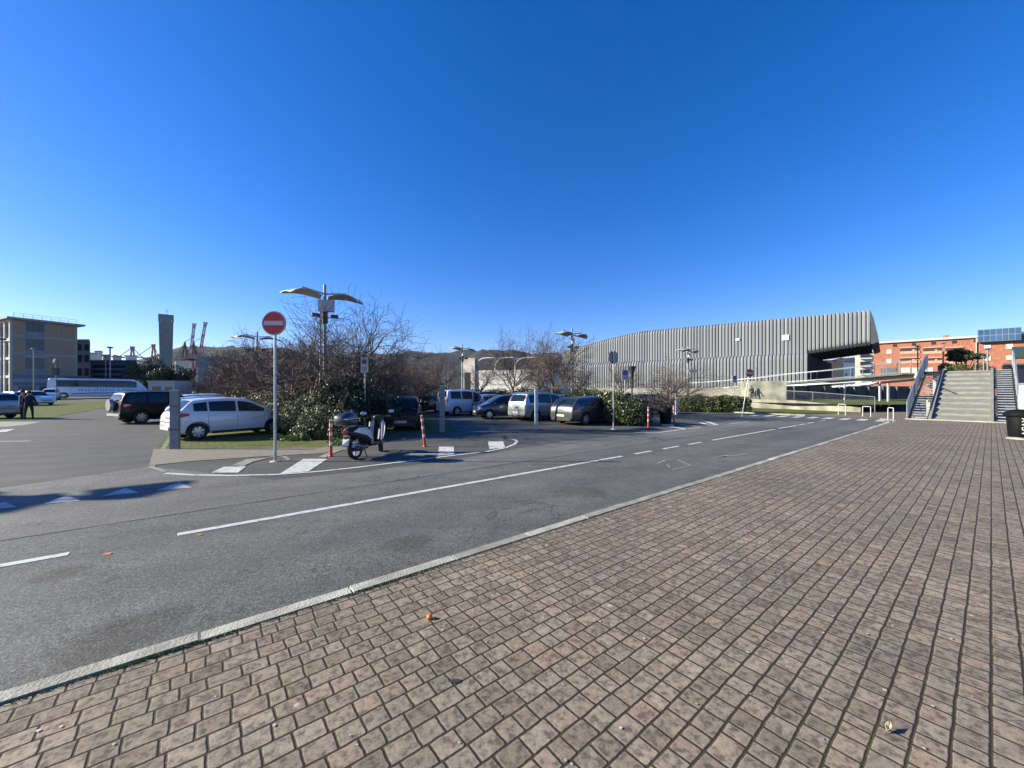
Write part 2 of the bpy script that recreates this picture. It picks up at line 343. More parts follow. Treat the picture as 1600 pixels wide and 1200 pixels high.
def sheet(name, polys, z, m, thick=0.0, kind='structure', follow=True):
    """flat ground sheet(s) from (X,Y) outlines; follows the gentle rise of the ground"""
    LIFT[0] += 1; z += LIFT[0] * 0.00007
    me = bpy.data.meshes.new(name); bm = bmesh.new()
    for poly in polys:
        vsn = [bm.verts.new((p[0], p[1], 0)) for p in poly]
        for tr in tessellate_polygon([[Vector((p[0], p[1], 0)) for p in poly]]): bm.faces.new([vsn[i] for i in tr])
    if follow:
        for yy in (45, 75): bmesh.ops.bisect_plane(bm, geom=bm.verts[:] + bm.edges[:] + bm.faces[:], plane_co=(0, yy, 0), plane_no=(0, 1, 0))
    for v in bm.verts: v.co.z = z + (gz(v.co.y) if follow else 0)
    bm.normal_update()
    for f in bm.faces:
        if f.normal.z < 0: f.normal_flip()
    if thick:
        g = bmesh.ops.extrude_face_region(bm, geom=bm.faces[:])
        for e in g['geom']:
            if isinstance(e, bmesh.types.BMVert): e.co.z += 0
        for v in [v for v in bm.verts if v not in g['geom']]: v.co.z -= thick
        bmesh.ops.recalc_face_normals(bm, faces=bm.faces)
    bm.to_mesh(me); bm.free(); me.materials.append(m)
    o = link(bpy.data.objects.new(name, me))
    if kind: o['kind'] = kind
    return o
def strip(a, b, wd):
    """(X,Y) rectangle from a to b of width wd"""
    a = Vector(a); b = Vector(b); d = (b - a).normalized(); n = Vector((-d.y, d.x)) * wd / 2
    return [a + n, a - n, b - n, b + n]
def band(pts, wd):
    out_l, out_r = [], []
    pts = [Vector(p) for p in pts]
    for i, p in enumerate(pts):
        d = (pts[min(i + 1, len(pts) - 1)] - pts[max(i - 1, 0)]).normalized(); n = Vector((-d.y, d.x)) * wd / 2
        out_l.append(p + n); out_r.append(p - n)
    return [[out_l[i], out_r[i], out_r[i + 1], out_l[i + 1]] for i in range(len(pts) - 1)]
def text_mesh(body, size, ext=0.004, bold=0.0):
    c = bpy.data.curves.new('lettering', 'FONT'); c.body = body; c.size = size; c.extrude = ext; c.offset = bold; c.align_x = 'CENTER'; c.align_y = 'CENTER'
    o = bpy.data.objects.new('tmp', c); COL.objects.link(o)
    dg = bpy.context.evaluated_depsgraph_get(); me = bpy.data.meshes.new_from_object(o.evaluated_get(dg))
    bpy.data.objects.remove(o); return me

def explode(o):
    """split a mesh object into one object per loose piece, all with the same parent"""
    me = o.data; n = len(me.vertices); par = list(range(n))
    def find(a):
        while par[a] != a: par[a] = par[par[a]]; a = par[a]
        return a
    for e_ in me.edges: a, b = find(e_.vertices[0]), find(e_.vertices[1]); par[a] = b
    isl = {}
    for p in me.polygons: isl.setdefault(find(p.vertices[0]), []).append(p.index)
    if len(isl) < 2: return [o]
    out = []
    for k, (r, ps) in enumerate(isl.items()):
        idx = {}; V = []; Fc = []
        for pi in ps:
            f = []
            for v in me.polygons[pi].vertices:
                if v not in idx: idx[v] = len(V); V.append(tuple(me.vertices[v].co))
                f.append(idx[v])
            Fc.append(f)
        m2 = bpy.data.meshes.new(me.name); m2.from_pydata(V, [], Fc)
        for m in me.materials: m2.materials.append(m)
        if me.polygons[ps[0]].use_smooth: m2.polygons.foreach_set('use_smooth', [True] * len(Fc)); m2.set_sharp_from_angle(angle=math.radians(50))
        q = o.copy(); q.data = m2; COL.objects.link(q); out.append(q)
    bpy.data.objects.remove(o); return out

# ================================================================== GROUND
def px(*pts): return [G(x, y) for x, y in pts]
sheet('ground', [[(-4000, -60), (4000, -60), (4000, 6000), (-4000, 6000)]], -0.012, mat('distant_ground', (0.10, 0.10, 0.075), 0.95, var=0.25, scale=0.05))
sheet('parking_asphalt', [[XY(-70, 7.0), XY(30.5, 7.0), XY(34, 60), XY(10, 120), XY(-70, 120)]], 0.0, ASPH_LOT)
def road_far_edge(): return [XY(-70, 9.3), XY(-1.6, 9.3)]
# worn approach strip between the seam and the lot
sheet('worn_road', [[XY(-70, 7.0), XY(33, 7.0), XY(33, 12.2)] + [G(1160, 655), G(1000, 678), G(880, 690), G(812, 700), G(700, 720), G(560, 738), G(430, 750), G(233, 729)] + [XY(-4, 10.5), XY(-12, 10.2), XY(-70, 10)]], 0.004, ASPH_OLD)
sheet('road', [[XY(-70, 3.3), XY(45, 3.3), XY(45, 7.25), XY(-70, 7.25)]], 0.008, ASPH_ROAD)
sheet('side_road', [[XY(30.0, 3.0), XY(33.6, 3.0), XY(34.5, 30), XY(31, 30)]], 0.006, ASPH_LOT)
def seam():
    pts = [];  s = -30.0
    while s < 30:
        pts.append(XY(s, 7.25 + random.uniform(-0.012, 0.012))); s += 0.35
    return band(pts, 0.022)
sheet('road_seam', seam(), 0.012, mat('tar_seam', (0.02, 0.02, 0.02), 0.8))
# paving block esplanade, a solid slab with its top at kerb height
pav = [XY(-60, 3.34), XY(-60, -60), XY(90, -60), XY(90, 1.5), XY(60, 2.4), XY(33.3, 3.2)] + [XY(32.5, 3.5), XY(31.4, 3.45), XY(29.2, 3.34)]
sheet('paving', [pav], 0.06, PAVING, follow=False)
sheet('crossing_paving', [[XY(32.9, 3.3), XY(36, 2.9), XY(60, 2), XY(60, 9), XY(41.5, 7.4), XY(33.6, 8.5), XY(33.0, 5)]], 0.014, PAVING, follow=False)
# kerb stones with real joints
kerb = empty('kerb'); tag(kerb, kind='structure')
mb = MB(); s = -30.0
path = []
while s < 29.0:
    L = 1.0; jo = random.uniform(-.004, .004); a = XY(s + 0.009, 3.42 + jo); b = XY(s + L - 0.009, 3.42 + jo + random.uniform(-.003, .003)); z = random.uniform(-0.004, 0.004)
    mb.beam((a[0], a[1], 0.0 + z), (b[0], b[1], 0.0 + z), 0.118 + random.uniform(-0.004, 0.004), 0.136); s += L
mb.build('kerb_stone', KERB, kerb)
mb = MB(); cp = [XY(29, 3.42), XY(30.2, 3.40), XY(31.4, 3.5), XY(32.3, 3.75), XY(32.9, 4.3)]
for a, b in zip(cp[:-1], cp[1:]): mb.beam((a[0], a[1], -0.02), (b[0], b[1], -0.02), 0.15, 0.12)
for a, b in zip([XY(33.1, 8.2), XY(33.3, 12), XY(34.0, 30)][:-1], [XY(33.1, 8.2), XY(33.3, 12), XY(34.0, 30)][1:]): mb.beam((*a, 0.02), (*b, 0.02), 0.15, 0.16)
mb.build('dropped_kerb', KERB, kerb)
# moss and weeds along the kerb
mb = MB()
for i in range(2600):
    s_ = random.choice([random.gauss(1.3, 0.3), random.gauss(-0.1, 0.25), random.uniform(-2, 9), random.uniform(-2, 6)]); t_ = 3.335 + random.gauss(0, 0.007)
    X, Y = XY(s_, t_); a = random.uniform(0, 6.28); h = random.uniform(0.006, 0.022)
    mb.add([(X - .003 * math.cos(a), Y - .003 * math.sin(a), .058), (X + .003 * math.cos(a), Y + .003 * math.sin(a), .058), (X + random.gauss(0, .008), Y + random.gauss(0, .008), .062 + h)], [(0, 1, 2)])
o = mb.build('moss', leaf_mat('moss_green', (0.05, 0.08, 0.012), (0.12, 0.17, 0.03), 0.8), fix=False); tag(o, kind='stuff')
mb = MB(); 
for i in range(900):
    s_ = random.uniform(-2.5, 14); t_ = random.uniform(-3, 3.2); X, Y = XY(s_, t_)
    if Y < 0.9: continue
    r = random.choice((random.uniform(.002, .006), random.uniform(.003, .011))); a = random.uniform(0, 6)
    mb.add([(X + r * math.cos(a + k * 1.25 + random.uniform(-.3, .3)), Y + r * math.sin(a + k * 1.25), 0.066 if k != 5 else .07) for k in range(5)], [(0, 1, 2, 3, 4)])
tag(mb.build('debris', mat('grit', (0.42, 0.40, 0.35), 0.9, var=0.4, scale=30), fix=False), kind='stuff')

# painted markings
mk = []
for x0, x1 in ((-150, 108), (277, 934), (938, 972), (992, 1018), (1036, 1060), (1076, 1096), (1113, 1213), (1216, 1245), (1248, 1258), (1262, 1272), (1280, 1290)):
    mk.append(strip(XY(s_at(x0, 6.2), 6.2), XY(s_at(x1, 6.2), 6.2), 0.115))
sheet('centre_line_marking', mk, 0.0125, PAINT)
mk = []
for i in range(9):
    t_ = 4.05 + i * 0.82; a = XY(30.3, t_); b = XY(32.2, t_ + 0.05); mk.append(strip(a, b, 0.40))
mk += [strip(XY(24.5, 3.60), XY(26.5, 3.60), 0.10), strip(XY(27.0, 3.62), XY(28.2, 3.62), 0.10), strip(XY(28.4, 3.63), XY(29.8, 3.66), 0.10), strip(XY(29.8, 3.66), XY(31.2, 3.75), 0.10), strip(XY(31.2, 3.75), XY(32.2, 4.05), 0.10)]
sheet('crossing_marking', mk, 0.0130, PAINT)
# painted island round the no entry sign and the bollards
def pc(pts, wd): return band([G(*p) for p in pts], wd)
isl = pc([(258, 740), (300, 742.5), (360, 743.5), (430, 742), (500, 737), (560, 730.5), (620, 723), (700, 713), (760, 706), (790, 700), (804, 694.5), (808, 690.5), (806, 688), (800, 686.5)], 0.11)
isl += [px((330, 739), (350, 730), (385, 729), (372, 739)), px((438, 740.5), (474, 717.5), (512, 717.5), (482, 737)), px((684, 712), (686, 698), (709, 698), (710, 710)), px((765, 702), (762, 690), (786, 690), (790, 700))]
isl += pc([(640, 710), (700, 709.5)], 0.10)
sheet('island_marking', isl, 0.0085, PAINT)
sheet('faded_marking', pc([(233, 730), (245, 733), (258, 738)], 0.1) + [px((362, 728), (385, 718), (420, 716), (396, 722), (380, 729))] + pc([(420, 716), (432, 712), (444, 714), (452, 719)], 0.10) + [px((497, 715), (512, 708), (522, 705), (534, 704), (518, 710), (508, 716))] +
      pc([(1027, 725), (1040, 719.5), (1052, 719.5)], 0.08) + pc([(1058, 719), (1079, 728), (1050, 735), (1043, 727)], 0.06) + pc([(1116, 716), (1150, 712), (1168, 709)], 0.07) + [px((1122, 713.5), (1140, 711), (1135, 714.5), (1120, 717))], 0.0133, PAINT_W)
# give way triangles, under the shadow of the lamp
tri = []
for cx_, cy_ in ((100, 780), (192, 768), (275, 759.5), (2, 790), (-70, 800)):
    tri += [px((cx_ - 32, cy_ + 8), (cx_ + 5, cy_ - 5), (cx_ + 25, cy_ + 3))]
sheet('give_way_marking', tri, 0.0090, mat('half_worn_paint', (0.55, 0.55, 0.52), 0.75, col2=(0.30, 0.29, 0.27), scale=5, detail=8))
# painted island beside the second hedge
isl = pc([(955, 671), (975, 674), (1000, 676.5), (1030, 676), (1060, 672), (1095, 668)], 0.12) + pc([(1044, 666.5), (1072, 670.5)], 0.28) + pc([(1062, 663), (1087, 666)], 0.3) + pc([(1095, 660.5), (1112, 665.5), (1119, 664), (1105, 659)], 0.28) + pc([(1140, 662), (1170, 659.5)], 0.15)
sheet('bay_marking', isl + pc([(0, 690), (48, 689.5)], 0.14) + pc([(0, 675.5), (14, 671)], 0.35) + pc([(705, 665), (738, 667), (775, 671)], 0.08), 0.0087, PAINT)
sheet('pale_path', [px((-400, 668), (-400, 659), (66, 659), (40, 664), (10, 667))], 0.005, mat('path_concrete', (0.24, 0.23, 0.19), 0.9, var=0.15, scale=2, bump=0.3))
sheet('orange_marking', [px((160, 869), (166, 865.5), (176, 865), (172, 868.5)), px((306, 838), (312, 835.5), (318, 836), (312, 838.5))], 0.0128, PAINT_O)
# dark patch and thin asphalt repair
def blob(cx_, cy_, rx, ry, n=22, j=0.18):
    return [G(cx_ + rx * math.cos(2 * PI * i / n) * random.uniform(1 - j, 1 + j), cy_ + ry * math.sin(2 * PI * i / n) * random.uniform(1 - j, 1 + j)) for i in range(n)]
# parking bays of grassed blocks, kerb strip, lawns
lane_s = -1.25
sheet('grass_parking', [[G(243, 704), G(430, 703), G(520, 699), G(560, 690), XY(9, 15), XY(16, 34), XY(lane_s + .35, 75)]], 0.006, GBLOCK)
sheet('edge_kerb', [strip(XY(lane_s + .40, 11.9), XY(lane_s + .40, 75), 0.12)], 0.0085, mat('verge_kerb', (0.15, 0.145, 0.12), .9, var=.25, scale=3, bump=.4, detail=8))
sheet('block_verge', [px((233, 728), (300, 721), (420, 713), (500, 709), (560, 700), (560, 690), (500, 700), (420, 701), (240, 702))], 0.010, mat('verge_blocks', (0.15, 0.135, 0.095), 0.9, col2=(0.21, 0.19, 0.15), scale=5, bump=0.6, bscale=30, detail=8))
sheet('lawn', [[XY(-90, 40), XY(-7.6, 36.5), XY(-7.4, 80), XY(-90, 120)]], 0.012, GRASS)
sheet('hedge_soil', [[XY(4.6, 13.1), G(600, 690), XY(7.6, 15.6), XY(9.5, 60), XY(5, 60)]], 0.012, mat('soil', (0.075, 0.062, 0.042), 0.95, var=0.3, scale=4, bump=0.8, bscale=20))

# ================================================================== FOLIAGE BUILDERS
rng = np.random.default_rng(5)
def leaves_mesh(name, pts, size, m, up=0.3, jit=0.35, long=1.6):
    """pts: Nx3 array; one small folded leaf at each"""
    n = len(pts); d = rng.normal(size=(n, 3)); d[:, 2] += up; d /= np.linalg.norm(d, axis=1)[:, None]
    r = rng.normal(size=(n, 3)); a = np.cross(d, r); a /= np.linalg.norm(a, axis=1)[:, None]; b = np.cross(d, a)
    sz = size * (1 + jit * rng.uniform(-1, 1, n))[:, None]
    p0 = pts - b * sz * long / 2; p2 = pts + b * sz * long / 2; p1 = pts + a * sz / 2 + d * sz * 0.12; p3 = pts - a * sz / 2 + d * sz * 0.12
    V = np.stack([p0, p1, p2, p3], 1).reshape(-1, 3); 
    me = bpy.data.meshes.new(name); me.vertices.add(4 * n); me.vertices.foreach_set('co', V.astype(np.float32).ravel())
    me.loops.add(4 * n); me.loops.foreach_set('vertex_index', np.arange(4 * n, dtype=np.int32)); me.polygons.add(n)
    me.polygons.foreach_set('loop_start', np.arange(0, 4 * n, 4, dtype=np.int32)); me.update(calc_edges=True); me.validate(); me.materials.append(m)
    return me
def sample_blobs(blobs, n, shell=0.6):
    """blobs: list of (centre, radii); points biased to the surface"""
    w_ = np.array([b[1][0] * b[1][1] + b[1][0] * b[1][2] for b in blobs]); idx = rng.choice(len(blobs), n, p=w_ / w_.sum())
    C = np.array([b[0] for b in blobs])[idx]; R = np.array([b[1] for b in blobs])[idx]
    d = rng.normal(size=(n, 3)); d /= np.linalg.norm(d, axis=1)[:, None]
    rr = shell + (1.08 - shell) * rng.uniform(0, 1, n) ** 0.7
    return C + d * R * rr[:, None]
LEAF_PALE = leaf_mat('leaf_pale', (0.13, 0.14, 0.06), (0.36, 0.345, 0.20), 0.55)  # pale cream leaf tone that also paints sun glints
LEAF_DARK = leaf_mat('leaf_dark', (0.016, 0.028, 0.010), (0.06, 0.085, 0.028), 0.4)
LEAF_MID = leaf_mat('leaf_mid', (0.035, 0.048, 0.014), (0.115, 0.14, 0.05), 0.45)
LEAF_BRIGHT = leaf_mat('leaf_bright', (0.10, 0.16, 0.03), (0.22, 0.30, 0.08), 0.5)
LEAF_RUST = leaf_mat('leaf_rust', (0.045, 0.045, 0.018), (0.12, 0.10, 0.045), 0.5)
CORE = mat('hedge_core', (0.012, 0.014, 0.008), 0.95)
def bush(name, label, cat, blobs, parts, group=None, stems_and_fill=True):
    """a plant: foliage children plus stems"""
    xs = np.array([b[0] for b in blobs]); base = Vector((float(xs[:, 0].mean()), float(xs[:, 1].mean()), 0))
    e = empty(name, base, 0, label, cat, group)
    bl = [((b[0][0] - base.x, b[0][1] - base.y, b[0][2]), b[1]) for b in blobs]
    for (pn, m, n, size, sel, up, shell) in parts:
        bb = [b for b in bl if sel is None or sel(b)]
        pts = sample_blobs(bb, n, shell); pts = pts[pts[:, 2] > 0.03]
        link(bpy.data.objects.new(pn, leaves_mesh(pn, pts, size, m, up)), e)
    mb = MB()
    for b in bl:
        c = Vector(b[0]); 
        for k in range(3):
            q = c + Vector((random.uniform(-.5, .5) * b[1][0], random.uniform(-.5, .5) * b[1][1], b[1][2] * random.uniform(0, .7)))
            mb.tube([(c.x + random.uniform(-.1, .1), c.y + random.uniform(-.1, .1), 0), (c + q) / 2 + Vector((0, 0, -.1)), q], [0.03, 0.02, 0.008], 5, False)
        mb.ball(c, 1, 8, 6, tuple(0.62 * r for r in b[1]))  # added dark filler ball, painting the dim inside and blocking the view
    mb.build('stems_and_fill', CORE, e)
    return e
def hedge_blobs(a, b, wd, h, step=0.7, jit=0.12):
    a = Vector(a); b = Vector(b); L = (b - a).length; out = []; n = max(2, int(L / step)); d = (b - a) / L; nn = Vector((-d.y, d.x))
    for i in range(n + 1):
        for zz in (0.28, 0.68):
            p = a + (b - a) * i / n + nn * random.uniform(-jit, jit)
            out.append(((p.x, p.y, h * zz + random.uniform(-jit, jit) * .6), (step * .85, wd / 2 * random.uniform(.85, 1.1), h * 0.33 * random.uniform(.9, 1.15))))
    return out
# ------------------------------------------------ bare trees
def grow(mb_t, mb_c, rnd, start, d, length, rad, level, maxl, spread, up, dens):
    segs = 5 if level < 2 else (4 if level == 2 else 3)
    pts = [Vector(start)]; rads = [rad]; dirs = [Vector(d)]; dd = Vector(d)
    for i in range(segs):
        dd = dd + Vector((rnd.gauss(0, 1), rnd.gauss(0, 1), rnd.gauss(0, 1))) * (0.13 + 0.04 * level) + Vector((0, 0, up * (0.10 if level < 3 else 0.03)))
        dd.normalize(); pts.append(pts[-1] + dd * length / segs); rads.append(max(.0045, rad * (1 - 0.55 * (i + 1) / segs))); dirs.append(dd.copy())
    (mb_t if level == 0 else mb_c).tube(pts, rads, 8 if level == 0 else (6 if level == 1 else (4 if level == 2 else 3)), level < 2)
    if level >= maxl: return
    n = dens[level]
    for k in range(n):
        f = 0.62 + 0.38 * (k + rnd.random()) / n if level == 0 else 0.22 + 0.78 * (k + rnd.random()) / n
        i = min(segs - 1, int(f * segs)); fr = f * segs - i; p = pts[i].lerp(pts[i + 1], fr); base = dirs[i + 1]
        an = rnd.uniform(0, 2 * PI) if level else 2 * PI * k / n + rnd.uniform(-.4, .4)
        side = base.orthogonal().normalized(); side = Matrix.Rotation(an, 3, base) @ side
        an2 = spread[level] * rnd.uniform(0.75, 1.25); nd_ = (base * math.cos(an2) + side * math.sin(an2)).normalized()
        if level >= 1 and nd_.z < -0.25: nd_.z *= 0.3; nd_.normalize()
        grow(mb_t, mb_c, rnd, p, nd_, length * ((1.35 if level == 0 else 0.62) * rnd.uniform(0.75, 1.15)), rads[i] * (0.62 if level == 0 else 0.55), level + 1, maxl, spread, up, dens)
PROTO = []
def tree_proto(seed, height=5.5, trunk=1.6, maxl=4, dens=(7, 7, 6, 5), spread=(0.85, 0.7, 0.65, 0.6), r=0.13, up=0.5):
    rnd = random.Random(seed); a = MB(); b = MB()
    grow(a, b, rnd, (0, 0, -0.05), (rnd.gauss(0, .04), rnd.gauss(0, .04), 1), trunk, r, 0, maxl, spread, up, dens)
    zs = sorted(v[2] for v in b.v); top = zs[int(len(zs) * .999)]
    f = 1.0; k = height / top
    a.v = [tuple(c * k for c in v) for v in a.v]; b.v = [tuple(c * k for c in v) for v in b.v]
    return a.mesh('trunk', BARK, 60, False), b.mesh('crown', TWIG, None, False)
def tree(proto, X, Y, h, wide, label, rz=0, base=5.5, group=None, z=0.0):
    e = empty('bare_tree', (X, Y, z), rz, label, 'tree', group); e.scale = (wide, wide, h / base)
    link(bpy.data.objects.new('trunk', proto[0]), e); link(bpy.data.objects.new('crown', proto[1]), e)
    return e
TP = [tree_proto(11, dens=(8, 8, 7, 5)), tree_proto(23, dens=(8, 8, 7, 5)), tree_proto(37, dens=(8, 8, 7, 5), spread=(1.0, .75, .65, .6))]
TDENSE = [tree_proto(51, trunk=1.1, dens=(10, 9, 9, 7), spread=(1.15, .8, .7, .6), up=0.28), tree_proto(63, trunk=1.0, dens=(11, 9, 9, 6), spread=(1.2, .8, .7, .6), up=0.22)]
THIN = [tree_proto(71, maxl=4, dens=(7, 7, 6, 3), spread=(0.8, .6, .6, .5)), tree_proto(75, maxl=4, dens=(7, 7, 6, 4), spread=(0.85, .65, .6, .5))]
def atx(x, Y): return (x - CX) / F * Y
# the tangle of bare trees behind the white hatchback (median 1)
BIG = [(565, 17.5, 6.0, 1.15, TP[2], 0.4, 'tall bare tree whose twigs reach over the no parking sign beside the big lamp'),
       (497, 19.5, 5.4, 1.1, TP[1], 1.9, 'bare tree whose trunk stands just left of the tall winged lamp'),
       (455, 21.5, 5.0, 1.1, TDENSE[0], 2.9, 'low bushy bare tree right behind the near no entry sign'),
       (408, 25.0, 5.6, 1.15, TDENSE[1], 4.2, 'dense bare tree left of the no entry disc, in the tangle of twigs'),
       (372, 30.0, 5.2, 1.1, TDENSE[0], 5.1, 'dense bare tree above the roof of the white hatchback'),
       (352, 37.0, 4.4, 1.05, TDENSE[1], 0.9, 'leftmost bare tree of the dense brown tangle, next to the dark evergreens'),
       (605, 21.0, 4.4, 1.2, TDENSE[0], 2.2, 'low spreading bare tree over the black car behind the scooter'),
       (545, 25.0, 4.6, 1.25, TDENSE[1], 3.3, 'low dense bare tree behind the bush with pale leaves'),
       (640, 33.0, 4.4, 1.2, TDENSE[0], 4.0, 'bare tree behind the white car and below the left end of the hills')]
BIG += [(385, 33.0, 5.0, 1.1, TDENSE[1], 1.2, 'dense bare tree just left of the half hidden winged lamp'),
        (435, 27.0, 5.2, 1.1, TDENSE[0], 5.6, 'dense bare tree straight behind the pole of the near no entry sign'),
        (520, 29.0, 5.4, 1.2, TDENSE[1], 0.2, 'dense bare tree behind the tall winged lamp'),
        (345, 44.0, 4.2, 1.0, TDENSE[0], 2.5, 'small far bare tree at the left end of the brown tangle'),
        (585, 29.0, 4.9, 1.1, TDENSE[1], 4.7, 'bare tree behind the no parking panel')]
for x, Y, h, wd, pr, rz, lb in BIG: tree(pr, atx(x, Y), Y, h, wd * (0.62 if pr in TDENSE else .9), lb, rz, group='bare trees in the car park')
MID = [(798, 33, 6.4, 0.95, TP[1], 0.3, 'bare tree in front of the middle of the white hall with curved windows'),
       (863, 27, 5.7, 1.05, TP[0], 2.0, 'bare tree between the winged lamp and the white building corner'),
       (1040, 25, 3.9, 0.78, TP[2], 1.1, 'small round bare tree behind the dark litter bin and striped posts'),
       (970, 40, 4.8, 0.85, THIN[1], 1.7, 'bare tree behind the round sign seen from its back'),
       (702, 45, 6.2, 1.0, THIN[1], 3.9, 'bare tree above the white van, left of the third winged lamp'),
       (670, 50, 6.0, 1.1, THIN[0], 5.0, 'thin bare tree above the dark car parked beside the white van'),
       (636, 55, 5.6, 1.1, THIN[1], 0.8, 'thin far bare tree at the foot of the hills above the white parked car'),
       (752, 48, 6.0, 1.0, THIN[0], 2.6, 'thin bare tree in front of the left window of the white building'),
       (838, 50, 7.2, 1.15, THIN[1], 0.2, 'tall thin bare tree at the right corner of the white building'),
       (905, 48, 6.2, 1.0, THIN[0], 4.4, 'thin bare tree at the left end of the ribbed metal hall')]
for x, Y, h, wd, pr, rz, lb in MID: tree(pr, atx(x, Y), Y, h * (1.14 if x != 1040 else 1.0), wd, lb, rz, group='bare trees in the car park', z=gz(Y) - 0.02)

# ------------------------------------------------ bush 1 with pale leaves, near the scooter
def gp(x, y): X, Y = G(x, y); return Vector((X, Y))
bb = []
for (x, Y, zc, rx, ry, rz_) in ((535, 14.0, .55, .75, .7, .55), (505, 14.6, .6, .8, .8, .6), (475, 15.6, .7, .9, .8, .7), (448, 16.6, .8, .9, .8, .8), (500, 15.6, 1.15, .9, .8, .6), (545, 14.9, 1.2, .75, .8, .65), (575, 15.6, 1.0, .8, .8, .85), (520, 15.3, 1.75, .7, .7, .5), (565, 16.0, 1.7, .8, .7, .55), (600, 16.6, .9, .8, .8, .8), (595, 17.2, 1.3, .6, .7, .45), (430, 18.0, 1.0, 1.0, .9, .8), (470, 17.0, 1.3, .9, .8, .6), (490, 14.2, .3, .7, .5, .3), (540, 13.6, .3, .6, .5, .3), (415, 19.5, .95, 1.2, .9, .7), (535, 15.9, 2.05, .6, .6, .35)):
    bb.append(((atx(x, Y), Y, zc), (rx, ry, rz_)))
bush('pale_bush', 'big untrimmed evergreen bush with pale glossy leaves beside the white scooter', 'bush', bb,
     [('foliage', LEAF_PALE, 28000, 0.050, lambda b: b[0][2] < 1.25 and b[0][0] < 1.1, 0.3, 0.82), ('foliage', LEAF_DARK, 15000, 0.052, None, 0.2, 0.55), ('foliage', LEAF_MID, 5000, 0.052, None, 0.2, 0.8), ('foliage', LEAF_RUST, 4500, 0.055, lambda b: b[0][2] > 1.2, 0.2, 0.85)])  # pale leaves kept low on the left, painting its sunlit side
bb = []
for i in range(18):
    Y = 20 + i * 1.7; x = 405 - i * 6
    bb.append(((atx(x + 14, Y), Y, 1.05), (1.5, 1.6, 1.15)))
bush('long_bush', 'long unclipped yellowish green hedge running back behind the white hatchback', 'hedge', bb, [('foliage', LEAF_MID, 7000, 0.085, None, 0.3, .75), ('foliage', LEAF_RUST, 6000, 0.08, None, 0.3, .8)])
# weeds at the foot of the bush
for n_, (x, y, k, lb) in enumerate(((462, 688, 1.0, 'bright green weed clump under the pole side of the pale bush'), (512, 686, .8, 'bright green weed clump between the pale bush and the striped bollard'), (536, 696, .7, 'bright green weed clump beside the rear wheel of the scooter'))):
    X, Y = G(x, y); e = empty('weed_clump', (X, Y, 0), 0, lb, 'weeds', 'weeds at the foot of the pale bush')
    pts = rng.normal(size=(int(520 * k), 3)) * np.array([.28 * k, .16, .07]) + np.array([0, 0, .09]); pts[:, 2] = np.abs(pts[:, 2])
    link(bpy.data.objects.new('leaves', leaves_mesh('leaves', pts, 0.06, LEAF_BRIGHT, 0.9)), e)
# hedge 2 (dark clipped) and hedge 3, low shrubs further back
a = Vector((atx(915, 25.5), 25.5)); b = Vector((atx(1003, 18.6), 18.6))
bb = []
for (x, Y, zc, rx, ry, rz_) in ((985, 19.6, .65, .75, .7, .65), (968, 20.2, .8, .8, .8, .8), (945, 21.6, .9, .9, .8, .9), (925, 23, 1.0, .9, .8, .85), (915, 24, 1.0, .9, .8, .8), (1003, 19.9, .5, .6, .6, .55), (958, 20.8, 1.25, .7, .6, .45), (905, 25, 1.05, 1, .9, .8), (975, 19.9, .35, .8, .6, .35), (985, 20.5, 1.1, .6, .6, .35)):
    bb.append(((atx(x, Y), Y, zc), (rx, ry, rz_)))
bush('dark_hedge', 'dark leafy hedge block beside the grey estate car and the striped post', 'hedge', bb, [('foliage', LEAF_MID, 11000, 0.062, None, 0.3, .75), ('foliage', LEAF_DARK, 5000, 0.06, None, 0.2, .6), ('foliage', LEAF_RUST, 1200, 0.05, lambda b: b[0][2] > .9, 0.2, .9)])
bb = hedge_blobs((atx(1064, 33), 33), (atx(1162, 31), 31), 1.3, 1.35, .6, .12)
bush('green_hedge', 'green leafy hedge row left of the leaning no entry sign', 'hedge', bb, [('foliage', LEAF_MID, 14000, 0.072, None, 0.3, .75), ('foliage', LEAF_RUST, 1800, 0.06, lambda b: b[0][2] > .7, 0.2, .95)])
bb = hedge_blobs((atx(728, 52), 52), (atx(868, 46), 46), 1.6, 1.9, 1.0, .3)
bush('far_hedge', 'far olive green hedge in front of the white building, behind the parked cars', 'hedge', bb, [('foliage', LEAF_MID, 7000, 0.11, None, 0.3, .75), ('foliage', LEAF_RUST, 4000, 0.10, None, 0.3, .8)])
bb = hedge_blobs((atx(610, 62), 62), (atx(720, 60), 60), 1.6, 1.7, 1.3, .3)
bush('low_hedge', 'low dark green hedge behind the white van at the foot of the bare trees', 'hedge', bb, [('foliage', LEAF_DARK, 5000, 0.12, None, 0.3, .75), ('foliage', LEAF_RUST, 2500, 0.11, None, 0.3, .8)])
bb = hedge_blobs((atx(870, 58), 58), (atx(1060, 44), 44), 1.2, 1.6, 1.3, .3)
bush('scrub_row', 'row of olive scrub along the wall under the ribbed metal hall', 'hedge', bb, [('foliage', LEAF_RUST, 6000, 0.10, None, 0.3, .75)])

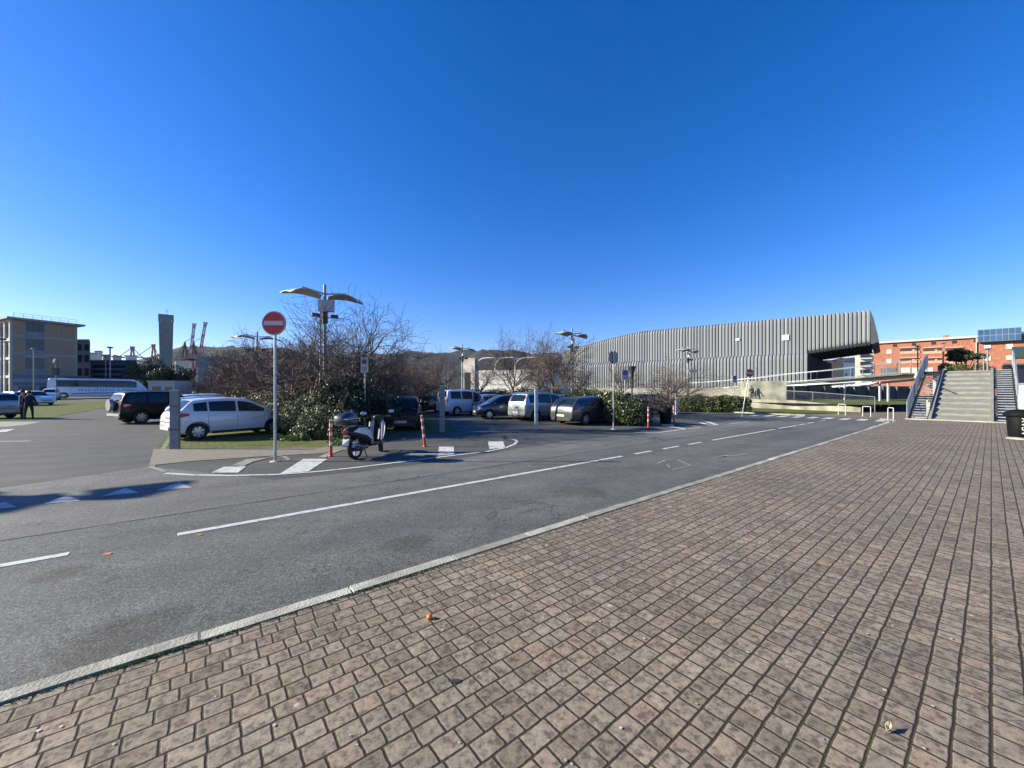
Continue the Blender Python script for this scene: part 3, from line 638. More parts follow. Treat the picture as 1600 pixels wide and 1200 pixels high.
# ================================================================== BUILDINGS
class Facade:
    """vertical plane through A heading along d; hit(x, y) gives (metres along, height) of a photo pixel"""
    def __init__(s, A, d):
        s.A = Vector(A); s.d = Vector(d).normalized(); s.n = Vector((s.d.y, -s.d.x))
        if s.n.y > 0: s.n = -s.n
    def L(s, x):
        r = (x - CX) / F; return (r * s.A.y - s.A.x) / (s.d.x - r * s.d.y)
    def hit(s, x, y):
        L = s.L(x); Y = s.A.y + s.d.y * L; return L, H + (HY - y) / F * Y
    def pt(s, L, z, off=0.0): p = s.A + s.d * L + s.n * off; return Vector((p.x, p.y, z))
    def rect(s, mb, x0, x1, y0, y1, off0=-0.02, off1=0.05):
        """panel covering a photo rectangle, between two offsets from the wall"""
        xm, ym = (x0 + x1) / 2, (y0 + y1) / 2
        l0, l1 = s.L(x0), s.L(x1); _, zt = s.hit(xm, y0); _, zb = s.hit(xm, y1)
        s.block(mb, l0, l1, zb, zt, off0, off1)
    def block(s, mb, l0, l1, z0, z1, off0, off1):
        q = [s.pt(l0, 0, off0), s.pt(l1, 0, off0), s.pt(l1, 0, off1), s.pt(l0, 0, off1)]
        mb.prism([(p.x, p.y) for p in q], z0, z1)
def window_part(f, parent, x0, x1, y0, y1, frame=WHITEP, glass=BGLASS, name='window', fr=0.08, off=0.04, bars=1, lit=None):
    l0, l1 = sorted((f.L(x0), f.L(x1))); xm = (x0 + x1) / 2; zt = f.hit(xm, y0)[1]; zb = f.hit(xm, y1)[1]
    mb = MB()
    f.block(mb, l0, l1, zt - fr, zt, -0.02, off + .03); f.block(mb, l0, l1, zb, zb + fr, -0.02, off + .05)
    f.block(mb, l0, l0 + fr, zb + fr, zt - fr, -0.02, off + .03); f.block(mb, l1 - fr, l1, zb + fr, zt - fr, -0.02, off + .03)
    for k in range(bars):
        lm = l0 + (l1 - l0) * (k + 1) / (bars + 1); f.block(mb, lm - fr / 2, lm + fr / 2, zb + fr, zt - fr, -0.02, off + .02)
    w_ = mb.build(name, frame, parent)
    mb = MB(); f.block(mb, l0 + fr, l1 - fr, zb + fr, zt - fr, -0.02, off); mb.build('pane', glass, w_)
    return w_
BRICK_TAN = mat('tan_brick', (0.29, 0.22, 0.15), 0.9, var=0.12, scale=6, bump=0.2)
PALE_WALL = mat('pale_render', (0.30, 0.29, 0.265), 0.85, var=0.1, scale=1.5)
GREY_BAND = mat('grey_render', (0.19, 0.215, 0.245), 0.85, var=0.08, scale=1.5)
# ---- four storey building on the left
bl = empty('apartment_block', (atx(60, 84), 84, 0), 0, 'four storey tan brick block with flat overhanging roof at the left edge of the photo', 'building')
def W(mb, name, m, parent, smooth=None):
    """build world-coordinate geometry under a parent standing elsewhere"""
    o = mb.build(name, m, parent, smooth); o.matrix_parent_inverse = Matrix.Translation(-Vector(parent.location)) if parent.parent is None else Matrix.Identity(4)
    return o
C0 = (atx(20, 80), 80.0); fA = Facade(C0, (0.41, 0.91)); LA = 9.3; LB = 26
fA.n = Vector((0.91, -0.41)); fB = Facade(C0, (-0.91, 0.41)); fB.n = Vector((-0.41, -0.91))
mb = MB(); c = Vector(C0); dA = fA.d; dB = fB.d
q = [c, c + dA * LA, c + dA * LA + dB * LB, c + dB * LB]; mb.prism([tuple(p) for p in q], -0.5, 16.6); W(mb, 'wall', PALE_WALL, bl)
mb = MB(); e_ = 1.0
q = [c - dA * e_ - dB * e_, c + dA * (LA + e_) - dB * e_, c + dA * (LA + e_) + dB * (LB + e_), c - dA * e_ + dB * (LB + e_)]; mb.prism([tuple(p) for p in q], 16.61, 17.0)
rf = W(mb, 'roof', PALE_WALL, bl)
mb = MB()
for i in range(8):
    p = c + dA * (LA * i / 7 * .98 + .1); mb.cyl((p.x, p.y, 17.0), (p.x, p.y, 18.0), .03, 5)
for zz in (17.5, 17.98): mb.tube([(c.x, c.y, zz), tuple(c + dA * LA) + (zz,)], .03, 5); mb.tube([(c.x, c.y, zz), tuple(c + dB * LB) + (zz,)], .03, 5)
W(mb, 'roof_railing', STEEL, bl)
mb = MB()
for x0, x1 in ((21.5, 38), (71.5, 93), (95, 117)):
    for y0, y1 in ((503, 525), (529, 552), (556, 584)):
        l0, l1 = fA.L(x0), fA.L(x1); z1_ = fA.hit(60, y0)[1]; z0_ = fA.hit(60, y1)[1]; fA.block(mb, l0, l1, z0_, z1_, -.02, .06)
W(mb, 'brick_panel', BRICK_TAN, bl)
def wrapw(f, parent, *a, **k):
    o = window_part(f, parent, *a, **k)
    if parent.parent is None: o.matrix_parent_inverse = Matrix.Translation(-Vector(parent.location))
    return o
for y0, y1, y2 in ((504, 519, 528), (529.5, 547, 555), (559, 576, 584)):
    wrapw(fA, bl, 40, 69.5, y0, y1, frame=mat('grey_frame', (0.11, 0.13, 0.15), .6), bars=3)
    mb = MB(); l0, l1 = fA.L(40), fA.L(69.5); fA.block(mb, l0, l1, fA.hit(55, y2)[1], fA.hit(55, y1)[1] - .02, -.02, .05); W(mb, 'spandrel', GREY_BAND, bl)
mb = MB(); fA.block(mb, 0, LA, 4.4, 5.3, -.02, .09); fA.block(mb, 0, LA, 2.9, 3.6, -.02, .08); W(mb, 'blue_band', mat('blue_grey_band', (0.12, 0.17, 0.20), .8), bl)
for k in range(3):
    mb = MB(); fA.block(mb, .7 + k * 2.9, 3.0 + k * 2.9, .4, 2.7, -.02, .05); W(mb, 'ground_window', BGLASS, bl)
mb = MB()
for k in range(9):
    fB.block(mb, .3 + k * 2.9, .7 + k * 2.9, 0, 16.6, -.02, .35)
for zz in (4.5, 8.3, 12.2, 16.1): fB.block(mb, .7, LB, zz, zz + .5, -.02, .25)
W(mb, 'concrete_frame', mat('pale_frame', (.50, .48, .42), .8), bl)  # frame keeps one even grey-white tone
for k in range(6):
    for zz in (1.2, 5.6, 9.5, 13.4):
        mb = MB(); fB.block(mb, 1.1 + k * 2.9, 3.0 + k * 2.9, zz, zz + 1.9, -.02, .06); W(mb, 'window', BGLASS, bl)
def simple_block(name, label, cat, x0, x1, ytop, Y, depth, m, rows=(), winw=3.0, roof=None, skew=0.0, group=None, gap=1.3):
    """building seen face on: front corners at photo x0 and x1, top at photo ytop"""
    X0, X1 = atx(x0, Y), atx(x1, Y); z = H + (HY - ytop) / F * Y; base = (X0 + X1) / 2
    e = empty(name, (base, Y, 0), 0, label, cat, group); hw = (X1 - X0) / 2
    kx = base / Y * depth * 1.04; mb = MB(); mb.prism([(-hw, 0), (hw, skew), (hw + kx, depth), (-hw + kx, depth)], -0.5, z); mb.build('wall', m, e)
    n = max(1, int(2 * hw / (winw + gap)))
    for (zz, hh) in rows:
        for k in range(n):
            cx_ = -hw + (k + .5) * 2 * hw / n; yy = skew * (cx_ + hw) / (2 * hw)
            mb = MB(); mb.box((cx_, yy - .0, zz + hh / 2), (winw, .16, hh), rz=math.atan2(skew, 2 * hw)); mb.build('window', BGLASS, e)
    mb = MB(); mb.prism([(-hw - .5, -.6), (hw + .5, skew - .6), (hw + .5 + kx, depth + .5), (-hw - .5 + kx, depth + .5)], z + .003, z + .4); mb.build('roof', roof or m, e)
    return e
simple_block('office_wing', 'grey four storey wing just right of the tan brick block', 'building', 119, 141, 533, 98, 20, mat('wing_render', (0.33, 0.34, 0.36), .85, var=.1), rows=((2.0, 1.9), (5.6, 1.9), (9.0, 1.9), (12.0, 1.6)), winw=1.1, gap=.5)
simple_block('low_office', 'long low dark building with banded front behind the white coach', 'building', 141, 214, 565, 108, 18, mat('dark_band_wall', (0.14, 0.16, 0.20), .8, var=.1), rows=((1.5, 1.4), (3.8, .8), (5.3, .8), (6.8, .8), (8.2, .8)), winw=11.5, gap=.6)
cols = [(0.55, 0.50, 0.42), (0.60, 0.57, 0.52), (0.50, 0.36, 0.28), (0.58, 0.52, 0.45)]
for i, (x0, x1, yt, Y, lb) in enumerate(((137, 151, 552, 230, 'cream town house beyond the low dark building, nearest the brick block'), (150, 160, 549, 260, 'tall off white house beyond the low dark building'), (161, 172, 555, 240, 'reddish town house beyond the low dark building'), (176, 190, 557, 280, 'pale wide house under the long crane jib'), (274, 296, 563, 200, 'low pale shed right of the bell tower'), (196, 214, 556, 300, 'white block behind the left harbour crane'))):
    simple_block('town_house', lb, 'house', x0, x1, yt, Y, 12, mat('house_wall_%d' % (i % 4), cols[i % 4], .85, var=.08), rows=((7, 1.6), (11, 1.6), (15, 1.6)) if Y > 220 else ((4, 1.5),), winw=1.3, gap=1.6, roof=mat('roof_tile', (0.22, 0.15, 0.12), .9), group='town houses beyond the car park')
simple_block('warehouse', 'pale blue grey warehouse in the distance right of the cranes', 'building', 309, 352, 558, 190, 40, mat('pale_blue_sheet', (0.17, 0.21, 0.26), .6, var=.05), rows=(), skew=6)
# ---- bell tower
Yt = 160.0; tw = empty('bell_tower', (atx(259.5, Yt), Yt, 0), math.radians(41.8), 'tall grey concrete tower widening to the top with a cross on it', 'tower')
zt = H + (HY - 492) / F * Yt
mb = MB(); hb, ht = 1.72, 2.40; z_o = zt - 2.9
def ring4(h, y0=-1): return [(-h, -h * .6), (h, -h * .6), (h, h * .6), (-h, h * .6)]
A = [(*p, -1) for p in ring4(hb)] + [(*p, z_o) for p in ring4(ht - .12)]
mb.add(A, [(0, 1, 2, 3), (7, 6, 5, 4), (0, 4, 5, 1), (1, 5, 6, 2), (2, 6, 7, 3), (3, 7, 4, 0)])
TWR = mat('tower_concrete', (0.20, 0.215, 0.20), .85, var=.09, scale=.5)
mb.build('shaft', TWR, tw)
mb = MB()
for k in range(5):
    x = -ht + .35 + k * (2 * ht - .7) / 4
    for yy in (-ht * .6 + .3, ht * .6 - .3): mb.box((x, yy, z_o + .6), (.7 + .5 * (k % 2), .6, 1.2))
mb.box((0, 0, z_o + 2.05), (2 * ht, 1.2 * ht, 1.7)); mb.build('belfry', TWR, tw)
mb = MB(); mb.cyl((.3, 0, z_o + 2.9), (.3, 0, z_o + 5.2), .07, 6); mb.box((.3, 0, z_o + 4.5), (1.0, .12, .12)); mb.build('cross', DARKM, tw)
mb = MB()
for k in range(4):
    mb.ball((-1.2 + k * .8, 0, z_o + .6), .3, 8, 6)
mb.build('bell', mat('bronze', (.15, .11, .05), .4, .8), tw)
# ---- harbour cranes
CR_R = mat('crane_red', (0.46, 0.19, 0.13), .6); CR_W = mat('crane_white', (0.60, 0.58, 0.55), .6); CR_B = mat('crane_blue_grey', (0.17, 0.24, 0.30), .6)
def crane_up(x0, y0, x1, y1, Y, lb):
    e = empty('harbour_crane', (atx(x0, Y), Y, 0), 0, lb, 'crane', 'harbour cranes'); o = Vector(e.location)
    a = P(x0, y0, Y) - o; b = P(x1, y1, Y) - o; n = 7
    mb = MB()
    for k in range(n):
        mb.mi = k % 2; p = a.lerp(b, k / n); q = a.lerp(b, (k + 1) / n)
        for dx in (-1.6, 1.6):
            mb.beam(p + Vector((dx, 0, 0)), q + Vector((dx, 0, 0)), 1.2, 1.2)
        mb.beam(p + Vector((-1.6, 0, 0)), q + Vector((1.6, 0, 0)), .8, .8); mb.beam(p + Vector((1.6, 0, 0)), p + Vector((-1.6, 0, 0)), .8, .8)
    mb.mi = 1; mb.beam(b + Vector((-2.5, 0, 0)), b + Vector((2.5, 0, 0)), 3, 3.5)
    mb.build('boom', [CR_R, CR_W], e)
    mb = MB()
    for dx in (-7, 7): mb.beam(a + Vector((dx * 1.4, 0, -a.z)), a + Vector((dx * .3, 0, 8)), 2, 2)
    mb.beam(a + Vector((-22, 0, -2)), a + Vector((10, 0, -2)), 2, 3); mb.beam(a + Vector((-9, 0, -18)), a + Vector((9, 0, -18)), 2, 2)
    mb.build('legs', CR_R, e)
    mb = MB(); t = a + Vector((-8, 0, 26)); mb.beam(t, a.lerp(b, .6), .5, .5); mb.beam(t, a + Vector((-22, 0, 0)), .5, .5); mb.beam(a + Vector((-4, 0, 0)), t, 1.2, 1.2); mb.beam(a + Vector((-12, 0, -2)), t, 1.0, 1.0); mb.build('stays', DARKM, e)
crane_up(297, 560, 303.5, 507, 600, 'red and white striped crane boom raised steeply, the shorter left one of the raised pair')
crane_up(311, 560, 321, 505, 600, 'red and white striped crane boom raised steeply, the right one of the raised pair')
def crane_down(xa, ya, xl, yl, xr, yr, Y, lb):
    e = empty('harbour_crane', (atx(xa, Y), Y, 0), 0, lb, 'crane', 'harbour cranes'); o = Vector(e.location)
    t = P(xa, ya, Y) - o; mb = MB()
    for dx in (-5, 5): mb.beam(t + Vector((dx * .2, 0, 0)), Vector((t.x + dx * 1.2, 0, 28)), 1.6, 1.6)
    for dx in (-6, 6): mb.beam((dx, 0, 0), (t.x + dx * 1.1, 0, 29), 1.8, 1.8)
    mb.beam((-6, 0, 46), (6, 0, 46), 1.5, 1.5); mb.beam(t + Vector((-2.5, 0, 0)), t + Vector((2.5, 0, 0)), 3, 3.5); mb.build('legs', CR_R, e)
    l = P(xl, yl, Y) - o; r = P(xr, yr, Y) - o
    mb = MB(); mb.beam(l, r, 2.0, 2.0); mb.build('jib', CR_B, e)
    mb = MB(); mb.beam(t, l.lerp(r, .15), .7, .7); mb.beam(t, l.lerp(r, .95), .7, .7); mb.build('stays', DARKM, e)
crane_down(207, 543, 178, 555, 234, 568, 600, 'blue grey harbour crane with long jib left of the bell tower')
crane_down(240, 539.5, 206, 557, 252, 562, 640, 'harbour crane with red portal top close left of the bell tower')
crane_down(288, 542, 277, 558, 300, 556, 620, 'small harbour crane between the bell tower and the raised booms')
crane_down(305, 542, 296, 557, 312, 558, 660, 'small harbour crane between the two raised striped booms')
# ---- hills
def hill(name, prof, Y0, Y1, Y2, m, seed, amp=10):
    rr = np.random.default_rng(seed); xs = np.linspace(prof[0][0], prof[-1][0], 90); top = np.interp(xs, [p[0] for p in prof], [p[1] for p in prof])
    ph = rr.uniform(0, 6, 6); V = []; Fc = []; nr = 14
    for j in range(nr + 1):
        f = j / nr; Y = Y0 + (Y1 - Y0) * min(1, f * 1.25) if f < .8 else Y1 + (Y2 - Y1) * (f - .8) / .2
        hh = math.sin(min(1, f * 1.25) * PI / 2) ** 1.1 if f < .8 else 1 - (f - .8) / .2
        for i, x in enumerate(xs):
            zz = (H + (HY - top[i]) / F * Y1) * hh + amp * (math.sin(x * .09 + j * .8 + ph[0]) + .6 * math.sin(x * .23 + j * 1.7 + ph[1]) + .3 * math.sin(x * .5 + j * 2.9 + ph[2])) * hh
            V.append((atx(x, Y1), Y, zz - 3))
    n = len(xs)
    for j in range(nr):
        for i in range(n - 1): a_ = j * n + i; Fc.append((a_, a_ + 1, a_ + n + 1, a_ + n))
    mb = MB(); mb.v = V; mb.f = Fc; mb.m = [0] * len(Fc); o = mb.build(name, m, None, 180); o['kind'] = 'structure'; return o
WOOD = mat('wooded_slope', (0.006, 0.010, 0.013), .95, col2=(0.020, 0.022, 0.022), scale=.02, detail=8, bump=1.0, bscale=.05)
hill('hills', [(255, 606), (300, 566), (325, 546), (350, 541), (385, 546), (420, 543), (470, 548), (520, 560), (570, 556), (600, 556), (625, 553), (642, 549.5), (658, 551.5), (672, 554), (700, 550.5), (725, 549.5), (760, 551), (800, 553), (835, 560), (880, 575), (920, 590), (960, 606)], 1500, 2300, 3400, WOOD, 1, 9)
hill('hills', [(690, 600), (730, 560), (755, 548), (780, 545.5), (800, 547), (820, 552), (845, 562), (880, 580), (905, 604)], 900, 1250, 1900, WOOD, 2, 5)
hill('hills', [(1150, 604), (1220, 585), (1260, 572), (1300, 563), (1330, 560), (1360, 561), (1400, 566), (1480, 580), (1560, 600)], 800, 1300, 2300, WOOD, 3, 5)
# ---- dark evergreen trees left
def evergreen(x, Y, h, r, label, seed, name='evergreen_tree', flat=False, m=LEAF_DARK, n=9000, size=0.16, cat='tree', lean=0):
    rs = random.Random(seed); X = atx(x, Y); e = empty(name, (X, Y, gz(Y) - .02), 0, label, cat, 'dark evergreen trees' if name == 'evergreen_tree' else None); bl = []
    for k in range(13):
        an = rs.uniform(0, 6.28); rr = r * math.sqrt(rs.random()) * .75; zz = h * (rs.uniform(.72, .9) if flat else rs.uniform(.3, .86))
        q = r * rs.uniform(.3, .5); bl.append(((rr * math.cos(an) + lean * zz, rr * math.sin(an), zz), (q, q, q * (.45 if flat else .85))))
    pts = sample_blobs(bl, n, .5); link(bpy.data.objects.new('crown', leaves_mesh('crown', pts, size, m, .3)), e)
    mb = MB(); mb.tube([(0, 0, 0), (lean * h * .3, .05, h * .3), (lean * h * .6, 0, h * .62)], [r * .1, r * .08, r * .05], 8)
    for b_ in bl: mb.tube([(lean * h * .45, 0, h * .4), ((b_[0][0] + lean * h * .5) / 2, b_[0][1] / 2, h * .55), b_[0]], [r * .04, r * .03, .03], 5)
    mb.build('trunk', BARK, e, 60)
for i, (x, Y, h, r, lb) in enumerate(((228, 84, 8.0, 3.2, 'dark evergreen tree in front of the nose of the coach'), (252, 86, 8.6, 3.6, 'dark evergreen tree straight under the bell tower'), (277, 84, 7.4, 3.0, 'dark evergreen tree right of the foot of the bell tower'), (240, 80, 6.0, 2.8, 'low dark evergreen beside the windscreen of the coach'), (213, 92, 6.5, 2.6, 'dark evergreen behind the roof of the coach'))):
    evergreen(x, Y, h, r, lb, 100 + i)

# ---- white building with lettering, centre
fW = Facade((atx(722, 64), 64.0), (1.0, -0.42)); wb = empty('white_hall', (atx(780, 63), 63, 0), 0, 'white low hall with three large curved dark windows along its top', 'building')
WB = mat('white_render', (0.62, 0.61, 0.58), .85, var=.1, scale=1.2)
l1 = fW.L(841.5); lw = fW.L(743)
mb = MB(); fW.block(mb, lw, l1, -.5, fW.hit(790, 578)[1], -18, 0); W(mb, 'wall', WB, wb)
mb = MB(); fW.block(mb, 0, lw - .003, -.5, fW.hit(733, 559.5)[1], -14, .25); W(mb, 'end_tower', mat('patchy_render', (0.60, 0.55, 0.49), .9, col2=(0.36, 0.29, 0.25), scale=.8, detail=8), wb)
def arch_poly(f, x0, x1, y0, y1, off):
    l0_, l1_ = f.L(x0), f.L(x1); z0 = f.hit((x0 + x1) / 2, y1)[1]; z1 = f.hit((x0 + x1) / 2, y0)[1]; r = min((z1 - z0) * .95, (l1_ - l0_) * .5)
    pts = [(l0_, z0)] + [(l0_ + r * (1 - math.cos(a)), z1 - r * (1 - math.sin(a))) for a in np.linspace(0, PI / 2, 7)] + [(l1_, z1), (l1_, z0)]
    return [f.pt(a, b, off) for a, b in pts]
for x0, x1, y0, y1 in ((743, 772, 558.5, 578), (772.5, 803, 558, 578), (803.5, 841.5, 558, 576.5)):
    mb = MB(); mb.slab(arch_poly(fW, x0, x1, y0, y1 + .0, .0), tuple(-fW.n * 12) + (0,)); fr = W(mb, 'bay', WB, wb)
    mb = MB(); mb.slab(arch_poly(fW, x0 + 1.3, x1 - .7, y0 + 1.3, y1 - .4, .06), tuple(-fW.n * .2) + (0,)); mb.build('pane', mat('dark_hall_glass', (.035, .033, .036), .25), fr).matrix_parent_inverse = Matrix.Identity(4)
mb = MB(); fW.block(mb, fW.L(727), fW.L(736), .2, fW.hit(730, 582)[1], .2, .28); W(mb, 'doorway', BGLASS, wb)
simple_block('annex', 'low dark flat roofed annex right of the white hall', 'building', 842, 866, 575.5, 66, 15, mat('annex_wall', (.12, .11, .11), .8), rows=((3, 1.2),), winw=1.6)
for i, (x0, x1, yt, Y, lb) in enumerate(((823, 842, 555, 200, 'cream house with flat roof above the right end of the white hall'), (848, 872, 553, 180, 'pale house seen through twigs left of the ribbed hall'), (873, 895, 556, 170, 'greenish grey house behind the winged lamp'), (620, 640, 590, 150, 'small pale hut low behind the bare trees'))):
    simple_block('town_house', lb, 'house', x0, x1, yt, Y, 12, mat('house_wall_%d' % (i % 4), cols[i % 4], .85, var=.08), rows=((9, 1.5), (13, 1.5)), winw=1.3, gap=1.6, roof=mat('roof_tile', (0.22, 0.15, 0.12), .9), group='town houses beyond the car park')

# ---- ribbed metal hall
mh = empty('ribbed_hall', (40, 75, 0), 0, 'huge grey hall clad in ribbed metal with an overhanging upper storey', 'building')
RIB = leaf_mat('ribbed_metal', (0.175, 0.190, 0.205), (0.245, 0.265, 0.280), .5); RIBBACK = mat('cladding_shadow_gap', (0.035, 0.04, 0.047), .95, spec=.05); ENDM = mat('end_cladding_shade', (.055, .065, .08), .95, spec=.05)  # RIBBACK paints gap shade; ENDM repeats the cladding darkened for the shaded sides
dF = Vector((-.8, .6)); nF = Vector((-.6, -.8)); eF = Vector((.694, .72))
R0 = Vector((48.95, 64.1))
def cladding(name, org, L0, L1, pitch, ztop, zbot, proud=.13, shoulder=.9, bulge=0, back=1.6):
    """vertical metal trays with rounded shoulders; ztop, zbot functions of L"""
    mb = MB(); n = int((L1 - L0) / pitch); wdt = pitch * .84
    for k in range(n):
        La = L0 + k * pitch; Lb = La + wdt; zt_, zb_ = ztop(La + pitch / 2), zbot(La + pitch / 2)
        prof = []
        if bulge:
            for a in np.linspace(-PI / 2, 0, 5): prof.append((-bulge + bulge * math.cos(a), zb_ + bulge + bulge * math.sin(a)))
        else: prof.append((0, zb_))
        for a in np.linspace(0, PI / 2, 6): prof.append((-shoulder + shoulder * math.cos(a), zt_ - shoulder + shoulder * math.sin(a)))
        prof.append((-back - shoulder, zt_ + .15))
        sec = ((0, 0.0), (wdt * .22, proud), (wdt * .78, proud), (wdt, 0.0))
        V = []; Fc = []
        for i, (o_, z) in enumerate(prof):
            j0 = max(0, i - 1); j1 = min(len(prof) - 1, i + 1); tx, tz = prof[j1][0] - prof[j0][0], prof[j1][1] - prof[j0][1]; l = math.hypot(tx, tz) or 1
            nx, nz = tz / l, -tx / l
            for (dl, pr) in sec:
                p = org + dF * (La + dl) + nF * (o_ + nx * pr); V.append((p.x, p.y, z + nz * pr))
        for i in range(len(prof) - 1):
            for s_ in range(3): a_ = i * 4 + s_; Fc.append((a_, a_ + 1, a_ + 5, a_ + 4))
        mb.add(V, Fc)
    return W(mb, name, RIB, mh)
def shell(name, org, Ls, ztop, zbot, depth, m, shoulder=.9, inset=.02):
    mb = MB(); V = []; n = len(Ls)
    for L in Ls:
        p = org + dF * L - nF * inset; q = p - nF * shoulder; r = p + eF * depth
        V += [(p.x, p.y, zbot(L)), (p.x, p.y, ztop(L) - shoulder), (q.x, q.y, ztop(L) - .02), (r.x, r.y, ztop(L) + .3), (r.x, r.y, zbot(L) + (0.5 if name == 'upper_shell' else 0))]
    Fc = []
    for i in range(n - 1):
        for s_ in range(5): a_ = i * 5 + s_; b_ = i * 5 + (s_ + 1) % 5; Fc.append((a_, b_, b_ + 5, a_ + 5))
    Fc += [tuple(range(5)), tuple(range((n - 1) * 5, n * 5))]
    mb.add(V, Fc); return W(mb, name, m, mh)
lt = lambda L: 8.0; lb_ = lambda L: -.5
shell('lower_shell', R0, [0, 20, 40, 50], lt, lb_, 40, RIBBACK)
cladding('lower_cladding', R0, 0.0, 50, .54, lt, lambda L: -.3)
# right end wall of the lower storey
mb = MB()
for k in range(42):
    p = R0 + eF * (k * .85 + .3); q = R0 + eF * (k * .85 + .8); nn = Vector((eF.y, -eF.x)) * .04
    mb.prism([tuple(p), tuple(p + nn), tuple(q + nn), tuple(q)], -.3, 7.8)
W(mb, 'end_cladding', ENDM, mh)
U0 = R0 - nF * 2.2
def ut(L): return 14.55 if L < 28.5 else 14.55 - (L - 28.5) * .135 - max(0, L - 36) * .05
def ub(L): return 8.15 + max(0, -L) / 7.9 * 1.0
Lr = -7.9
shell('upper_shell', U0, [Lr + .25, 0, 10, 20, 28.5, 32, 36, 40, 46, 48], ut, lambda L: ub(L) + .05, 27, RIBBACK, 1.0, .06)
cladding('upper_cladding', U0, 0.0, 48, .54, ut, lambda L: 8.2, shoulder=.8)
cladding('overhang_cladding', U0, Lr, 0.0, .5266, ut, ub, shoulder=.8, bulge=.9)
# slanted end trim: the lower end leans out further than the top
mb = MB(); a_ = U0 + dF * Lr; b_ = a_ - dF * .9
pts = [(a_, 14.5), (a_ - dF * .35, 13.2), (b_, ub(Lr) + 1.0), (b_ - dF * .05, ub(Lr) + .3), (a_ - dF * .2, ub(Lr))]
P3 = [Vector((p.x, p.y, z)) for p, z in pts] + [Vector((a_.x, a_.y, ub(Lr) + .05))]
mb.slab([p + Vector((nF.x, nF.y, 0)) * .12 for p in P3], tuple(eF * 27) + (.3,)); W(mb, 'end_fin', mat('fin_metal', (.07, .08, .09), .7, spec=.2), mh)
# ribs under the overhang
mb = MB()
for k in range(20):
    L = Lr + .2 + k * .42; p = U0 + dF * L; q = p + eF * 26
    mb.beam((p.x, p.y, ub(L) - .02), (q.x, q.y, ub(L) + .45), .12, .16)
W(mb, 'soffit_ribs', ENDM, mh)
fU = Facade(U0 + nF * .2, tuple(dF)); fU.n = nF
mb = MB(); fU.rect(mb, 1222, 1232.5, 523.5, 531.5, -.25, .08); W(mb, 'roof_window', mat('white_panel', (.85, .85, .83), .5), mh)
mb = MB(); fU.rect(mb, 1149.5, 1155.5, 529, 532, -.25, .08); W(mb, 'small_panel', MATS['white_panel'], mh)

# ---- red brick housing block on the right
RB = mat('red_brick', (0.34, 0.135, 0.085), .9, var=.18, scale=2.2, bump=.2, bscale=14); 
rb = empty('brick_housing', (110, 92, 0), 0, 'long orange brick housing block with recessed balconies on the right', 'building')
fR = Facade((96.9, 102.8), (.734, -.679)); fR.n = Vector((-.679, -.734)); LRb = 62
mb = MB(); fR.block(mb, -.6, LRb, -.5, 14.3, -12, 0); W(mb, 'wall', RB, rb)
mb = MB(); fR.block(mb, -1.0, LRb, 14.305, 14.8, -12.4, .55); W(mb, 'cornice', mat('pale_cornice', (.45, .43, .40), .8), rb)
for i in range(9):
    mb = MB(); fR.block(mb, 3 + i * 3.4, 3.7 + i * 3.4, 13.3, 13.9, -.02, .12); W(mb, 'vent', BGLASS, rb)
for (x0, x1, y0, y1) in ((1385, 1393, 546, 552.5), (1385, 1393, 561, 567.5), (1537.5, 1548, 538.5, 546.5), (1537.5, 1548, 556.5, 563.5), (1572, 1583, 537, 545), (1572, 1583, 555, 562)):
    wrapw(fR, rb, x0, x1, y0, y1, frame=mat('shutter_white', (.55, .53, .48), .6), glass=MATS['shutter_white'], bars=0, off=.05)
for (x0, x1) in ((1406.5, 1437), (1442.5, 1472), (1477, 1506)):
    for (y0, y1) in ((543.5, 552), (559.5, 567)):
        mb = MB(); fR.rect(mb, x0, x1, y0, y1, -.02, .03); lo = W(mb, 'balcony_shade_panel', mat('recess_shade', (.05, .035, .03), .9), rb)  # flat dark panel, its colour painting the shade inside a balcony
        mb = MB(); l0, l1_ = fR.L(x0), fR.L(x1); zb = fR.hit((x0 + x1) / 2, y1)[1]; zt_ = fR.hit((x0 + x1) / 2, y0)[1]
        fR.block(mb, l0, l1_, zb - .15, zb + .55, -.02, .16); fR.block(mb, l0, l1_, zt_, zt_ + .25, -.02, .16); fR.block(mb, (l0 + l1_) / 2 + .4, l1_ - .8, zb + .56, zb + .9, -.02, .1)
        mb.build('parapet', mat('pale_brick', (.50, .30, .20), .9, var=.1), lo)
for (x0, x1) in ((1407, 1422), (1424, 1440), (1443, 1458)):
    wrapw(fR, rb, x0, x1, 574.5, 583, frame=MATS['shutter_white'], glass=mat('pale_blind', (.55, .52, .42), .8), bars=1, off=.05)
mb = MB(); fR.rect(mb, 1376, 1400, 575, 588, -.02, .1); W(mb, 'garage_front', mat('garage_dark', (.10, .12, .13), .7), rb)
mb = MB(); l0, l1_ = fR.L(1526), fR.L(1593.5); zt_ = fR.hit(1560, 515.5)[1] + .2; zb = fR.hit(1560, 533.5)[1]; fR.block(mb, l0, l1_, zb, zt_, -.02, 1.2); gb = W(mb, 'glazed_attic', mat('attic_frame', (.30, .33, .38), .5, .4), rb)
for k in range(7):
    for j in range(2):
        mb = MB(); a0 = l0 + (l1_ - l0) * k / 7 + .06; a1 = l0 + (l1_ - l0) * (k + 1) / 7 - .06; z0 = zb + (zt_ - zb) * j / 2 + .08; z1_ = zb + (zt_ - zb) * (j + 1) / 2 - .06
        fR.block(mb, a0, a1, z0, z1_, 1.19, 1.24); mb.build('pane', mat('sky_glass', (.055, .12, .22), .22, .3, var=.25, scale=.5), gb)
mb = MB(); fR.rect(mb, 1580.5, 1640, 541, 558.5, -.02, .35); W(mb, 'dark_gallery', mat('dark_gallery_glass', (.03, .055, .06), .3), rb)
